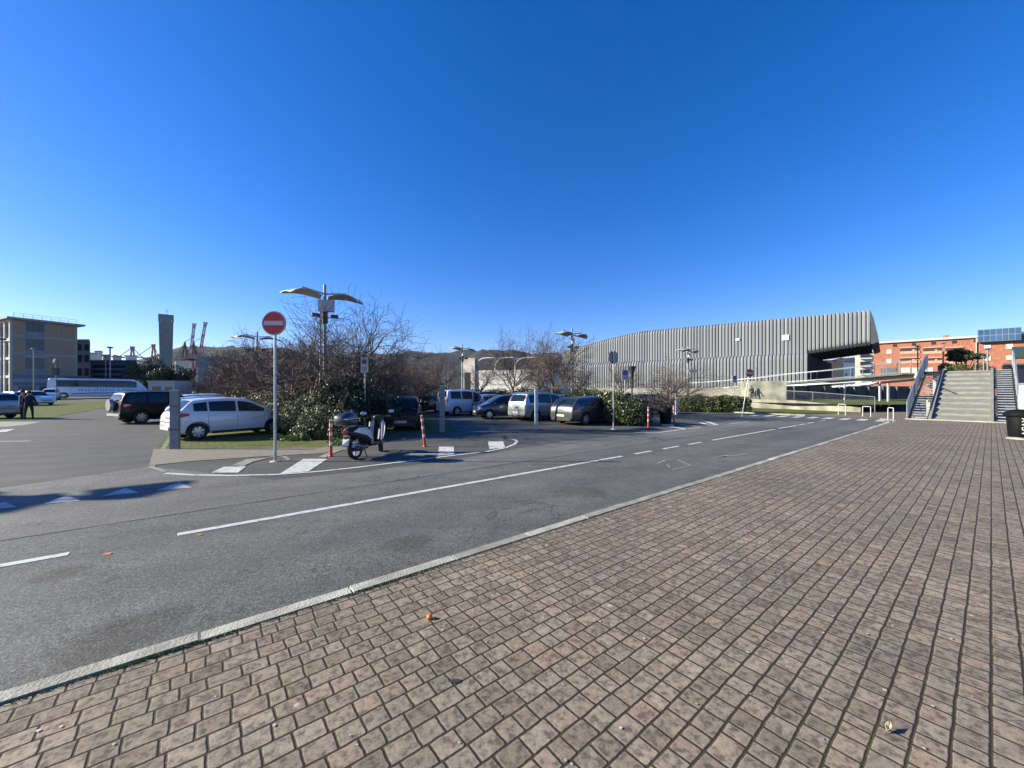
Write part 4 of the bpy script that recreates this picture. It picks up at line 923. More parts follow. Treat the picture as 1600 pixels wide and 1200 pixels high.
mb = MB(); fR.block(mb, fR.L(1524.5), fR.L(1525.8), .0, 14.3, -.02, .3); W(mb, 'downpipe', mat('pale_cornice', (.6, .6, .6)), rb)
mb = MB(); fR.block(mb, 12, 13, 14.8, 15.6, -3, -2); fR.block(mb, 20, 25, 14.8, 15.4, -6, -2.5); W(mb, 'chimney', RB, rb)
# pale flats under the overhang and houses
fl = simple_block('balcony_flats', 'pale block of flats with stacked balconies seen under the overhang', 'building', 1336, 1369, 552, 150, 12, mat('pale_flats', (.62, .55, .46), .8), rows=(), roof=None, skew=-5)
for fl_i in range(5):
    for k in range(2):
        mb = MB(); zz = 2.0 + fl_i * 3.0; mb.box((-1.9 + k * 4.2, -1.6 - k * .1, zz + 1.25), (2.6, 1.6, 1.5), rz=-.5); mb.build('window', BGLASS, fl)
        mb = MB(); mb.box((-1.9 + k * 4.2, -2.2, zz + .2), (3.3, 1.3, .5), rz=-.5); mb.build('balcony', WHITEP, fl)
for i, (x0, x1, yt, Y, lb) in enumerate(((1318, 1335, 566, 260, 'small white house with dark roof on the slope under the overhang'), (1288, 1305, 564, 210, 'orange house just right of the ribbed hall end wall'))):
    simple_block('town_house', lb, 'house', x0, x1, yt, Y, 12, mat('house_wall_x%d' % i, ((.72, .7, .66), (.55, .28, .18))[i], .85), rows=((8, 1.5), (12, 1.5)), winw=1.3, gap=1.6, roof=mat('roof_tile', (0.22, 0.15, 0.12), .9), group='town houses beyond the car park')
# dark porch structure right of the stairs
e = empty('dark_kiosk', (atx(1580, 46), 46, 0), 0, 'dark glazed structure behind the right handrail of the stair', 'building'); hw_ = 1.2
mb = MB(); mb.prism([(-hw_ * .9, 0), (hw_ * 1.6, -.6), (hw_ * 1.6 + 6.8, 5), (-hw_ * .9 + 6.8, 5)], -.2, 4.8); mb.build('wall', mat('kiosk_dark', (.04, .045, .055), .4), e)
mb = MB(); mb.prism([(-hw_ * 1.0, -.2), (hw_ * 1.7, -.8), (hw_ * 1.7 + 7, 5.2), (-hw_ * 1.0 + 7, 5.2)], 4.803, 5.0); mb.build('roof', ZINC, e)
e = empty('white_cabinet', (atx(1596, 18.6) + 1.05, 18.6, .06), -.2, 'pale grey metal cabinet at the right edge behind the litter bin', 'cabinet')
mb = MB(); mb.box((0, 0, 1.0), (1.2, .8, 2.0)); mb.build('body', mat('cabinet_grey', (.40, .44, .48), .5), e); mb = MB(); mb.box((0, 0, 2.04), (1.3, .9, .08)); mb.build('top', STEEL, e); mb = MB(); mb.box((-.3, -.42, 1.1), (.5, .03, .8)); mb.build('door', STEEL, e)

# ================================================================== STAIR, BRIDGE, WALLS
u = Vector((UX, UY)); v_ = Vector((UY, -UX))
S0 = Vector(G(1420, 655, .06)); 
st = empty('bridge_stair', (S0.x, S0.y, .06), 0, 'broad stepped concrete ramp flanked by open metal stairs and railings, right side', 'stairs')
def sp(a, b, z): p = u * a + v_ * b; return Vector((p.x, p.y, z))       # a along the climb, b across
LS, HS, WS = 9.5, 3.15, 4.0; b1, b2 = .92, 3.08
CONR = mat('ramp_concrete', (0.20, 0.198, 0.175), .85, var=.16, scale=2.5, bump=.3, bscale=25, detail=8)
mb = MB(); nst = 10
for k in range(nst):
    a0, a1 = LS * k / nst, LS * (k + 1) / nst; z0 = HS * k / nst; z1 = HS * (k + 1) / nst - .07
    q = [sp(a0, b1, z0 + .07), sp(a0, b2, z0 + .07), sp(a1, b2, z1 + .02), sp(a1, b1, z1 + .02)]
    lo = [sp(a0, b1, max(-.1, z0 - .35)), sp(a0, b2, max(-.1, z0 - .35)), sp(a1, b2, z1 - .35), sp(a1, b1, z1 - .35)]
    mb.add(q + lo, [(0, 1, 2, 3), (7, 6, 5, 4), (0, 4, 5, 1), (1, 5, 6, 2), (2, 6, 7, 3), (3, 7, 4, 0)])
mb.build('ramp', CONR, st)
mb = MB()
for b in (b1 - .06, b2 + .06): mb.beam(sp(0, b, .0), sp(LS, b, HS - .02), .115, .36)
mb.build('ramp_kerb', CONR, st)
mb = MB(); mb.add([sp(-.15, -.15, -.06), sp(-.15, WS + .15, -.06), sp(.35, WS + .15, -.06), sp(.35, -.15, -.06), sp(-.15, -.15, .05), sp(-.15, WS + .15, .05), sp(.35, WS + .15, .05), sp(.35, -.15, .05)], [(3, 2, 1, 0), (4, 5, 6, 7), (0, 1, 5, 4), (1, 2, 6, 5), (2, 3, 7, 6), (3, 0, 4, 7)]); mb.build('footing', CONC, st)
NT = 22
for b0_, b1_ in ((.05, b1 - .13), (b2 + .13, WS - .05)):
    for k in range(NT):
        mb = MB(); a = LS * (k + .6) / NT; z = HS * (k + 1) / NT
        mb.add([sp(a, b0_, z - .05), sp(a, b1_, z - .05), sp(a + .3, b1_, z - .05), sp(a + .3, b0_, z - .05), sp(a, b0_, z), sp(a, b1_, z), sp(a + .3, b1_, z), sp(a + .3, b0_, z)], [(3, 2, 1, 0), (4, 5, 6, 7), (0, 1, 5, 4), (1, 2, 6, 5), (2, 3, 7, 6), (3, 0, 4, 7)])
        mb.build('tread', STEEL, st)
mb = MB()
for b in (0.0, b1 - .15, b2 + .15, WS): mb.beam(sp(0.1, b, .0), sp(LS, b, HS - .12), .05, .26)
mb.build('stringer', DARKM, st)
MESHP = mat('railing_panel', (0.42, 0.45, 0.45), .5, .4)
def railing(mb_post, mb_rail, mb_panel, pts, h=1.1, step=1.3, dens=.055, slat=True):
    """posts, rails and thin vertical bars along a 3-D polyline"""
    for a, b in zip(pts[:-1], pts[1:]):
        a = Vector(a); b = Vector(b); L = (b - a).length; n = max(1, round(L / step))
        for k in range(n + 1):
            p = a.lerp(b, k / n); mb_post.beam(p, p + Vector((.001, 0, h)), .05, .05)
        for hh in (h, .12): mb_rail.beam(a + Vector((0, 0, hh)), b + Vector((0, 0, hh)), .05, .05)
        m = int(L / dens)
        for k in range(m):
            p = a.lerp(b, (k + .5) / m); mb_panel.tube([p + Vector((0, 0, .12)), p + Vector((0, 0, h))], .009 if slat else .005, 3, False)
for b in (-.06, WS + .06):
    A_, B_, C_ = MB(), MB(), MB()
    base = [sp(-.05, b, .0), sp(LS * .33, b, HS * .34), sp(LS * .66, b, HS * .68), sp(LS, b, HS + .0), sp(LS + 2.2, b, HS + .35)]
    railing(A_, B_, C_, base, 1.1, 1.1, .075)
    r_ = B_.build('handrail', STEEL, st); A_.build('post', STEEL, r_); C_.build('bars', MESHP, r_)
# arched side panels at the top
for b in (-.10, WS + .10):
    mb = MB(); arc = [sp(LS * .55 + 4.6 * t, b, HS * .58 + 1.4 * t + 1.05 * math.sin(PI * min(1, t) * .62)) for t in np.linspace(0, 1, 9)]
    low = [sp(LS * .55 + 4.6 * t, b, HS * .56 + 1.35 * t) for t in np.linspace(1, 0, 9)]
    mb.slab(arc + low, tuple(v_ * .03) + (0,)); mb.build('side_panel', mat('side_sheet', (.40, .43, .42), .45, .3, var=.15, scale=3), st)
mb = MB(); mb.add([sp(LS, -.1, HS - .2), sp(LS, WS + .1, HS - .2), sp(LS + 2.4, WS + .1, HS - .2), sp(LS + 2.4, -.1, HS - .2), sp(LS, -.1, HS - .005), sp(LS, WS + .1, HS - .005), sp(LS + 2.4, WS + .1, HS - .005), sp(LS + 2.4, -.1, HS - .005)], [(3, 2, 1, 0), (4, 5, 6, 7), (0, 1, 5, 4), (1, 2, 6, 5), (2, 3, 7, 6), (3, 0, 4, 7)])
mb.build('landing', CONR, st)
mb = MB()
for a in (LS * .55, LS + .3, LS + 2.1):
    for b in (.5, WS - .5): mb.beam(sp(a, b, -.06), sp(a + .001, b, HS * min(1, a / LS) - .25), .22, .22)
mb.build('column', CONC, st)
mb = MB(); mb.beam(sp(LS * .58, b1 + .08, HS * .58 - .02 + .12), sp(LS * .45, b1 + .65, HS * .47 + .12), .05, .04); 
mb.build('lever', DARKM, st)
# curved footbridge going left
fb = empty('footbridge', (atx(1340, 45), 45, 0), 0, 'slender white footbridge with mesh railings curving left from the stair', 'bridge')
path = [P(1447, 581, 36), P(1400, 585, 40), P(1360, 588.5, 44), P(1300, 593.5, 49), P(1235, 598, 54), P(1190, 603, 58), P(1120, 607.5, 64), P(1080, 609.5, 68)]
mb = MB()
for a, b in zip(path[:-1], path[1:]): mb.beam(a - Vector((0, 0, .28)), b - Vector((0, 0, .28)), .25, .42)
W(mb, 'edge_beam', mat('bridge_white', (.42, .44, .45), .5, var=.08), fb)
mb = MB()
for a, b in zip(path[:-1], path[1:]):
    o_ = Vector((.5, 2.4, 0)); mb.beam((a + o_ / 2) - Vector((0, 0, .15)), (b + o_ / 2) - Vector((0, 0, .15)), 2.0, .12)
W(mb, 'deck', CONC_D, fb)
for oy in (0.0, 2.5):
    A_, B_, C_ = MB(), MB(), MB(); railing(A_, B_, C_, [p + Vector((.1, oy, 0)) for p in path], 1.25, 2.2, .5, False)
    W(A_, 'post', STEEL, fb); W(B_, 'rail', STEEL, fb)
path2 = [P(1440, 590.5, 38), P(1370, 597, 46), P(1320, 601.5, 52), P(1288, 604, 56)]
mb = MB()
for a, b in zip(path2[:-1], path2[1:]): mb.beam(a - Vector((0, 0, .12)), b - Vector((0, 0, .12)), .25, .24)
W(mb, 'lower_beam', MATS['bridge_white'], fb)
mb = MB()
for x, Y in ((1388, 43), (1402, 41), (1236, 55), (1330, 50)):
    p = P(x, 600, Y); mb.cyl((p.x, p.y + 1, 0), (p.x, p.y + 1, 2.6), .12, 8)
W(mb, 'pier', STEEL, fb)
# embankment, walls, grass
bank = sheet('bank', [[(atx(1110, 50), 50), (atx(1172, 39.5), 39.5), (atx(1335, 31.5), 31.5), (atx(1425, 33), 33), (atx(1425, 54), 54), (atx(1228, 54), 54), (atx(1110, 62), 62)]], .62, GRASS_L, follow=False)
gs = sheet('grass_strip', [px((1110, 645.5), (1165, 644.5), (1250, 646), (1345, 646), (1357, 641), (1345, 637.5), (1165, 631), (1110, 631))], .03, GRASS_L, follow=False)
lw_ = empty('low_wall', (atx(1250, 35), 35, 0), 0, 'long low stained concrete retaining wall behind the grass strip', 'wall')
mb = MB(); a = (atx(1110, 43), 43.0); b = (atx(1240, 36.3), 36.3); c_ = (atx(1345, 31.2), 31.2)
zl = [H + (HY - y) / F * Y for y, Y in ((621, 43), (625.5, 36.3), (637, 31.2))]
for (p, q, z0, z1) in ((a, b, zl[0], zl[1]), (b, c_, zl[1], zl[2])):
    d = (Vector(q) - Vector(p)).normalized(); n = Vector((-d.y, d.x)) * .3; P0, P1 = Vector(p), Vector(q)
    V = [(P0.x, P0.y, -.1), (P1.x, P1.y, -.1), (P1.x + n.x, P1.y + n.y, -.1), (P0.x + n.x, P0.y + n.y, -.1), (P0.x, P0.y, z0), (P1.x, P1.y, z1), (P1.x + n.x, P1.y + n.y, z1), (P0.x + n.x, P0.y + n.y, z0)]
    mb.add(V, [(3, 2, 1, 0), (4, 5, 6, 7), (0, 1, 5, 4), (1, 2, 6, 5), (2, 3, 7, 6), (3, 0, 4, 7)])
W(mb, 'wall_body', CONC_STAIN, lw_)
e = empty('wall_block', (atx(1200, 47), 47, 0), 0, 'tall stained concrete wall block left of the dark underpass, behind the cyclist', 'wall')
mb = MB(); x0, x1 = atx(1171, 48.5), atx(1229, 46); mb.prism([(x0 - e.location.x, 1.5), (x1 - e.location.x, -1), (x1 - e.location.x + 1.5, 4), (x0 - e.location.x, 4)], -.2, H + (HY - 595) / F * 46.5); mb.build('block', CONC_STAIN, e)
e = empty('long_wall', (atx(1100, 56), 56, 0), 0, 'low pale wall running along the foot of the ribbed hall', 'wall')
mb = MB(); x0, x1 = atx(842, 62) - e.location.x, atx(1171, 50) - e.location.x; mb.prism([(x0, 6), (x1, -6.2), (x1, -5.8), (x0, 6.4)], -.2, 2.15); mb.build('block', mat('pale_wall', (.40, .37, .30), .85, var=.25, scale=.7), e)
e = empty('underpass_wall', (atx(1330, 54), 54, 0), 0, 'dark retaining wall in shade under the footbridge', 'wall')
mb = MB(); x0, x1 = atx(1228, 53) - e.location.x, atx(1432, 57) - e.location.x; mb.prism([(x0, -1), (x1, 3), (x1, 3.5), (x0, -.5)], -.2, 2.45); mb.build('block', CONC_D, e)  # dark concrete colour also stands in for the shade under the bridge
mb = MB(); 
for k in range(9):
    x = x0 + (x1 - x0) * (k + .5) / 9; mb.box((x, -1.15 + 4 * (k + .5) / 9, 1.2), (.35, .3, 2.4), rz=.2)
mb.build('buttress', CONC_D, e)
# fence rail on the bank
fr_ = empty('mesh_fence', (atx(1300, 36), 36, 0), 0, 'thin wire mesh fence sloping down to the hoop barriers', 'fence')
A_, B_, C_ = MB(), MB(), MB()
pp = [P(1228, 623, 42), P(1270, 626, 39), P(1320, 632, 35.2), P(1367, 640, 31.5)]; tops = [P(1228, 610.5, 42), P(1270, 612.5, 39), P(1320, 616.5, 35.2), P(1367, 620, 31.5)]
for a, b in zip(pp, tops): A_.beam(a - Vector((0, 0, .4)), b, .04, .04)
for a, b in zip(tops[:-1], tops[1:]): B_.beam(a, b, .04, .04)
for i in range(3):
    for k in range(26):
        t = (k + .5) / 26; C_.tube([pp[i].lerp(pp[i + 1], t), tops[i].lerp(tops[i + 1], t)], .006, 3, False)
    for k in range(6):
        t = k / 6; C_.tube([pp[i].lerp(tops[i], t), pp[i + 1].lerp(tops[i + 1], t)], .006, 3, False)
W(A_, 'post', STEEL, fr_); W(B_, 'rail', STEEL, fr_); W(C_, 'mesh', STEEL, fr_)
# hoop barriers
def hoop(xa, xb, yb, yt, lb):
    a = Vector((*G(xa, yb), 0)); b = Vector((*G(xb, yb + .5), 0)); h = (yb - yt) / F * a.y
    e = empty('hoop_barrier', a, 0, lb, 'barrier', 'hoop barriers at the crossing'); d = b - a
    mb = MB(); r = .05; mb.tube([(0, 0, -.02), (0, 0, h - r), tuple(d.normalized() * r * .3 + Vector((0, 0, h - r * .3))), tuple(d.normalized() * r + Vector((0, 0, h))), tuple(d - d.normalized() * r + Vector((0, 0, h))), tuple(d - d.normalized() * r * .3 + Vector((0, 0, h - r * .3))), tuple(d + Vector((0, 0, h - r))), tuple(d + Vector((0, 0, -.02)))], .024, 8)
    mb.build('hoop', WHITEP, e, 60)
    mb = MB()
    for q in (Vector(), d): mb.cyl(q + Vector((0, 0, -.01)), q + Vector((0, 0, .02)), .07, 8)
    mb.build('foot', STEEL, e)
hoop(1310, 1321, 648.5, 631.5, 'white hoop barrier furthest left by the zebra crossing'); hoop(1348, 1360.5, 651, 635, 'middle white hoop barrier by the zebra crossing'); hoop(1387.5, 1396, 655, 637, 'white hoop barrier closest to the foot of the stair')
# pine and shrubs behind the stair
evergreen(1508, 62, 9.0, 2.1, 'umbrella pine leaning behind the top of the stair', 301, 'pine_tree', True, LEAF_DARK, 9000, .12, lean=.0)
evergreen(1473, 64, 6.0, 1.7, 'small dark shrub tree left of the umbrella pine', 302, 'shrub_tree', False, LEAF_DARK, 5000, .13)
evergreen(1492, 60, 6.2, 1.8, 'dark rounded shrub tree at the foot of the umbrella pine', 303, 'shrub_tree', False, LEAF_MID, 5000, .13)
evergreen(1548, 58, 6.0, 1.8, 'dark shrub tree behind the right handrail of the stair', 304, 'shrub_tree', False, LEAF_DARK, 5000, .13)

# ================================================================== VEHICLES
def lerp(a, b, t): return a + (b - a) * t
def interp(x, pts): return float(np.interp(x, [p[0] for p in pts], [p[1] for p in pts]))
SPEC = {
 'hatch': dict(L=3.92, W=1.70, H=1.50, wb=2.48, r=.30, belt=[(-1.96, 1.02), (1.2, .90), (1.96, .85)],
   top=[(-1.96, .60), (-1.93, .86), (-1.86, .98), (-1.70, 1.14), (-1.50, 1.36), (-1.40, 1.42), (-1.0, 1.475), (-.4, 1.50), (.1, 1.48), (.42, 1.42), (.8, 1.22), (1.18, 1.00), (1.5, .92), (1.78, .80), (1.90, .68), (1.96, .52)],
   wins=[(-1.42, -1.02), (-.96, -.12), (-.04, 1.02)], ws=(.50, 1.12), rw=(-1.84, -1.46), tall=.42),
 'estate': dict(L=4.75, W=1.82, H=1.46, wb=2.75, r=.32, belt=[(-2.37, .98), (1.3, .90), (2.37, .8)],
   top=[(-2.37, .60), (-2.34, .88), (-2.28, .98), (-2.05, 1.20), (-1.90, 1.34), (-1.6, 1.40), (-.8, 1.45), (0, 1.46), (.35, 1.41), (.8, 1.20), (1.25, .98), (1.7, .91), (2.1, .80), (2.28, .68), (2.37, .5)],
   wins=[(-1.85, -1.15), (-1.08, -.12), (-.05, 1.05)], ws=(.42, 1.18), rw=(-2.24, -1.92), tall=.5),
 'mpv': dict(L=4.45, W=1.82, H=1.68, wb=2.72, r=.32, belt=[(-2.22, 1.05), (1.2, .98), (2.22, .85)],
   top=[(-2.22, .62), (-2.20, .92), (-2.16, 1.08), (-2.04, 1.34), (-1.92, 1.56), (-1.7, 1.62), (-.8, 1.68), (0, 1.66), (.45, 1.56), (1.0, 1.24), (1.5, 1.02), (1.85, .90), (2.1, .74), (2.22, .5)],
   wins=[(-1.85, -1.25), (-1.18, -.2), (-.12, 1.02)], ws=(.52, 1.4), rw=(-2.13, -1.95), tall=.6),
 'suv': dict(L=4.35, W=1.80, H=1.74, wb=2.58, r=.35, belt=[(-2.17, 1.12), (1.1, 1.05), (2.17, .95)],
   top=[(-2.17, .70), (-2.15, 1.02), (-2.12, 1.16), (-2.04, 1.45), (-1.96, 1.62), (-1.75, 1.70), (-.8, 1.74), (0, 1.72), (.3, 1.64), (.75, 1.35), (1.05, 1.12), (1.6, 1.06), (1.98, .96), (2.10, .82), (2.17, .6)],
   wins=[(-1.88, -1.12), (-1.05, -.2), (-.12, .88)], ws=(.36, .98), rw=(-2.10, -1.99), tall=.6),
 'van': dict(L=4.35, W=1.82, H=1.84, wb=2.68, r=.32, belt=[(-2.17, 1.18), (1.2, 1.08), (2.17, .95)],
   top=[(-2.17, .70), (-2.16, 1.1), (-2.14, 1.25), (-2.08, 1.62), (-2.0, 1.76), (-1.8, 1.82), (-.6, 1.84), (.1, 1.80), (.5, 1.68), (1.0, 1.35), (1.4, 1.12), (1.85, 1.0), (2.1, .84), (2.17, .6)],
   wins=[(-1.85, -1.05), (-.95, -.1), (.0, 1.12)], ws=(.6, 1.32), rw=(-2.12, -2.02), tall=.6),
 'coach': dict(L=12.4, W=2.5, H=3.45, wb=6.3, r=.5, belt=[(-6.2, 1.95), (6.2, 1.85)],
   top=[(-6.2, 1.4), (-6.18, 2.6), (-6.1, 3.2), (-5.9, 3.42), (-3, 3.45), (3.0, 3.45), (4.1, 3.42), (4.7, 3.2), (5.2, 2.7), (5.6, 2.2), (5.95, 1.7), (6.12, 1.3), (6.2, .9)],
   wins=[(-5.2, 4.6)], ws=(4.75, 5.65), rw=(-6.17, -6.08), tall=1.3),
}
CAR = {}
def car_surf(sp_):
    hl = sp_['L'] / 2; W2 = sp_['W'] / 2; small = .05 if sp_['L'] > 10 else .15
    def w(x): a = abs(x) / hl; return W2 * (1 - (.03 if small < .1 else .045) * a * a - (.06 if small < .1 else (.15 if x > 0 else .11)) * a ** 8)
    def zt(x): return interp(x, sp_['top'])
    def zl(x): return min(interp(x, sp_['belt']), zt(x) - .05)
    def zb(x): a = abs(x) / hl; return .20 + .10 * max(0, (a - .8) / .2) + (.12 if small < .1 else 0)
    def g(x): return max(0.0, min(1.0, (zt(x) - zl(x) - .05) / sp_['tall']))
    def wr(x): return w(x) * (.955 - small * g(x))
    def sh(x): return zt(x) - .075 * g(x) - .012
    def sidey(x, z):
        if z <= zl(x): return .985 * w(x)
        t = (z - zl(x)) / max(.01, sh(x) - zl(x)); return lerp(.965 * w(x), wr(x), min(1, t))
    return w, zt, zl, zb, g, wr, sh, sidey
def car_body(kind):
    if kind in CAR: return CAR[kind]
    sp_ = SPEC[kind]; w, zt, zl, zb, g, wr, sh, sidey = car_surf(sp_); hl = sp_['L'] / 2
    xs = sorted(set([p[0] for p in sp_['top']] + list(np.round(np.arange(-hl + .1, hl, .12), 3)))); xs = [xs[0]] + [b for a, b in zip(xs[:-1], xs[1:]) if b - a > .018]
    V = []; Fc = []
    for x in xs:
        W_, t, l, b = w(x), zt(x), zl(x), zb(x)
        pr = [(0, b), (.72 * W_, b), (.92 * W_, b + .03), (.985 * W_, b + .13), (W_, lerp(b, l, .42)), (.998 * W_, lerp(b, l, .62)), (.985 * W_, l - .06), (.965 * W_, l), (sidey(x, lerp(l, sh(x), .5)) + .008 * g(x), lerp(l, sh(x), .5)), (wr(x), sh(x)), (wr(x) * .955, t - .022 * g(x) - .003), (wr(x) * .85, t), (wr(x) * .5, t + .018), (0, t + .025)]
        ring = pr + [(-y, z) for y, z in pr[-2:0:-1]]
        V += [(x, y, z) for y, z in ring]; n = len(ring)
    for i in range(len(xs) - 1):
        for j in range(n): j2 = (j + 1) % n; Fc.append((i * n + j, i * n + j2, (i + 1) * n + j2, (i + 1) * n + j))
    Fc.append(tuple(range(n))[::-1]); Fc.append(tuple(range((len(xs) - 1) * n, len(xs) * n)))
    mb = MB(); mb.add(V, Fc); me = mb.mesh('body', [WHITEP, BLACKP]); o = bpy.data.objects.new('tmp_body', me); COL.objects.link(o)
    cut = MB()
    for x in (-sp_['wb'] / 2 - (.06 if kind != 'coach' else 1.2), sp_['wb'] / 2 + (-.02 if kind != 'coach' else .6)):
        for s_ in (-1, 1):
            cut.cyl((x, s_ * (sp_['W'] / 2 - .30), sp_['r'] + .01), (x, s_ * (sp_['W'] / 2 + .3), sp_['r'] + .01), sp_['r'] + .055, 28)
    cm = cut.mesh('cut', [BLACKP, BLACKP]); cm.polygons.foreach_set('material_index', [0] * len(cm.polygons))
    c = bpy.data.objects.new('tmp_cut', cm); COL.objects.link(c)
    md = o.modifiers.new('b', 'BOOLEAN'); md.operation = 'DIFFERENCE'; md.object = c; md.solver = 'EXACT'
    try: md.material_mode = 'TRANSFER'
    except Exception: pass
    dg = bpy.context.evaluated_depsgraph_get(); me2 = bpy.data.meshes.new_from_object(o.evaluated_get(dg)); me2.name = 'body'
    bpy.data.objects.remove(o); bpy.data.objects.remove(c)
    me2.polygons.foreach_set('use_smooth', [True] * len(me2.polygons)); me2.set_sharp_from_angle(angle=math.radians(32))
    CAR[kind] = me2; return me2
WHEEL = {}
def wheel_meshes(r, wd=.2):
    if (r, wd) in WHEEL: return WHEEL[(r, wd)]
    mb = MB(); h = wd / 2
    mb.lathe([(r * .62, -h), (r * .90, -h), (r * .985, -h * .75), (r, -h * .3), (r, h * .3), (r * .985, h * .75), (r * .90, h), (r * .62, h), (r * .60, h * .5), (r * .60, -h * .5), (r * .62, -h)], 28, 'Y'); ty = mb.mesh('tyre', RUBBER, 40)
    mb = MB(); mb.lathe([(r * .68, -h * .95), (r * .60, -h * .90)], 28, 'Y'); mb.mi = 1; mb.lathe([(r * .60, -h * .90), (r * .585, -h * .2), (.001, -h * .2)], 28, 'Y'); mb.mi = 0
    mb.lathe([(r * .16, -h * .92), (r * .14, -h * .98), (.001, -h * .99)], 12, 'Y')
    for k in range(7):
        a = 2 * PI * k / 7; d = Vector((math.cos(a), 0, math.sin(a))); t = Vector((-math.sin(a), 0, math.cos(a)))
        p0 = d * r * .12 + Vector((0, -h * .86, 0)); p1 = d * r * .62 + Vector((0, -h * .80, 0))
        mb.add([p0 - t * .03, p0 + t * .03, p1 + t * .05, p1 - t * .05, p0 - t * .03 + Vector((0, .05, 0)), p0 + t * .03 + Vector((0, .05, 0)), p1 + t * .045 + Vector((0, .05, 0)), p1 - t * .045 + Vector((0, .05, 0))], [(0, 1, 2, 3), (0, 4, 5, 1), (1, 5, 6, 2), (2, 6, 7, 3), (3, 7, 4, 0)])
    rm = mb.mesh('rim', [ALLOY, BLACKP], 30); WHEEL[(r, wd)] = (ty, rm); return ty, rm
def vehicle(kind, X, Y, head, paint, label, name='parked_car', cat='car', group='cars parked in the car park', rails=False, z=None, plate=True, lighttop=False, detail=True, bumper=None):
    sp_ = SPEC[kind]; w, zt, zl, zb, g, wr, sh, sidey = car_surf(sp_); hl = sp_['L'] / 2
    e = empty(name, (X, Y, gz(Y) if z is None else z), head, label, cat, group)
    me = car_body(kind).copy(); me.materials.clear(); me.materials.append(paint); me.materials.append(BLACKP)
    link(bpy.data.objects.new('body', me), e)
    off = .010
    for s_ in (-1, 1):
        for (xa, xb) in sp_['wins']:
            lo, up = [], []
            for x in np.linspace(xa, xb, 12):
                a_, b_ = zl(x) + .035, zt(x) - (.115 if kind != 'coach' else .3)
                if b_ - a_ < .03: continue
                lo.append((x, a_)); up.append((x, b_))
            if len(lo) < 3: continue
            mb = MB(); n = len(lo); V = []
            for (x, z_) in lo: V.append((x, s_ * (sidey(x, z_) + off), z_))
            for (x, z_), (x2, z2) in zip(lo, up): zm = (z_ + z2) / 2; V.append((x, s_ * (sidey(x, zm) + off + .012), zm))
            for (x, z_) in up: V.append((x, s_ * (sidey(x, z_) + off), z_))
            V += [(a[0], a[1] - s_ * .03, a[2]) for a in V]
            m = 3 * n; Fc = []
            for i in range(n - 1):
                for r_ in (0, 1): Fc.append((r_ * n + i, r_ * n + i + 1, (r_ + 1) * n + i + 1, (r_ + 1) * n + i))
                Fc.append((i, i + 1, m + i + 1, m + i)); Fc.append((2 * n + i, 2 * n + i + 1, m + 2 * n + i + 1, m + 2 * n + i))
            for i in (0, n - 1):
                for r_ in (0, 1): Fc.append((r_ * n + i, (r_ + 1) * n + i, m + (r_ + 1) * n + i, m + r_ * n + i))
            mb.add(V, Fc); mb.build('side_window', GLASS, e, 50)
    def topglass(nm, xa, xb, inset):
        mb = MB(); V = []; xs = sorted(set([xa, xb] + [p[0] for p in sp_['top'] if xa < p[0] < xb] + list(np.linspace(xa, xb, 5)))); nn = 7
        for i, x in enumerate(xs):
            dx = xs[min(i + 1, len(xs) - 1)] - xs[max(i - 1, 0)]; dz = zt(xs[min(i + 1, len(xs) - 1)]) - zt(xs[max(i - 1, 0)]); l = math.hypot(dx, dz); nx, nz = -dz / l, dx / l
            for j in range(nn):
                f = -1 + 2 * j / (nn - 1); y = f * wr(x) * inset; cz = .025 - .007 * (abs(f) / .5) if abs(f) < .5 else .018 * (1 - (abs(f) - .5) / .5)
                V.append((x + nx * .012, y, zt(x) + cz + nz * .012))
        k = len(V); V += [(a[0] - .0, a[1], a[2] - .03) for a in V]; Fc = []
        for i in range(len(xs) - 1):
            for j in range(nn - 1): a_ = i * nn + j; Fc.append((a_, a_ + 1, a_ + nn + 1, a_ + nn))
            for j in (0, nn - 1): a_ = i * nn + j; Fc.append((a_, a_ + nn, k + a_ + nn, k + a_))
        for i in (0, len(xs) - 1):
            for j in range(nn - 1): a_ = i * nn + j; Fc.append((a_, a_ + 1, k + a_ + 1, k + a_))
        mb.add(V, Fc); mb.build(nm, GLASS, e, 50)
    topglass('windscreen', sp_['ws'][0], sp_['ws'][1], .87); topglass('rear_window', sp_['rw'][0], sp_['rw'][1], .84)
    ty, rm = wheel_meshes(sp_['r'], .21 if kind != 'coach' else .3)
    for x in (-sp_['wb'] / 2 - (.06 if kind != 'coach' else 1.2), sp_['wb'] / 2 + (-.02 if kind != 'coach' else .6)):
        for s_ in (-1, 1):
            t = link(bpy.data.objects.new('wheel', ty), e); t.location = (x, s_ * (sp_['W'] / 2 - .115), sp_['r']); t.rotation_euler = (0, random.uniform(0, 6), 0 if s_ < 0 else PI)
            link(bpy.data.objects.new('rim', rm), t)
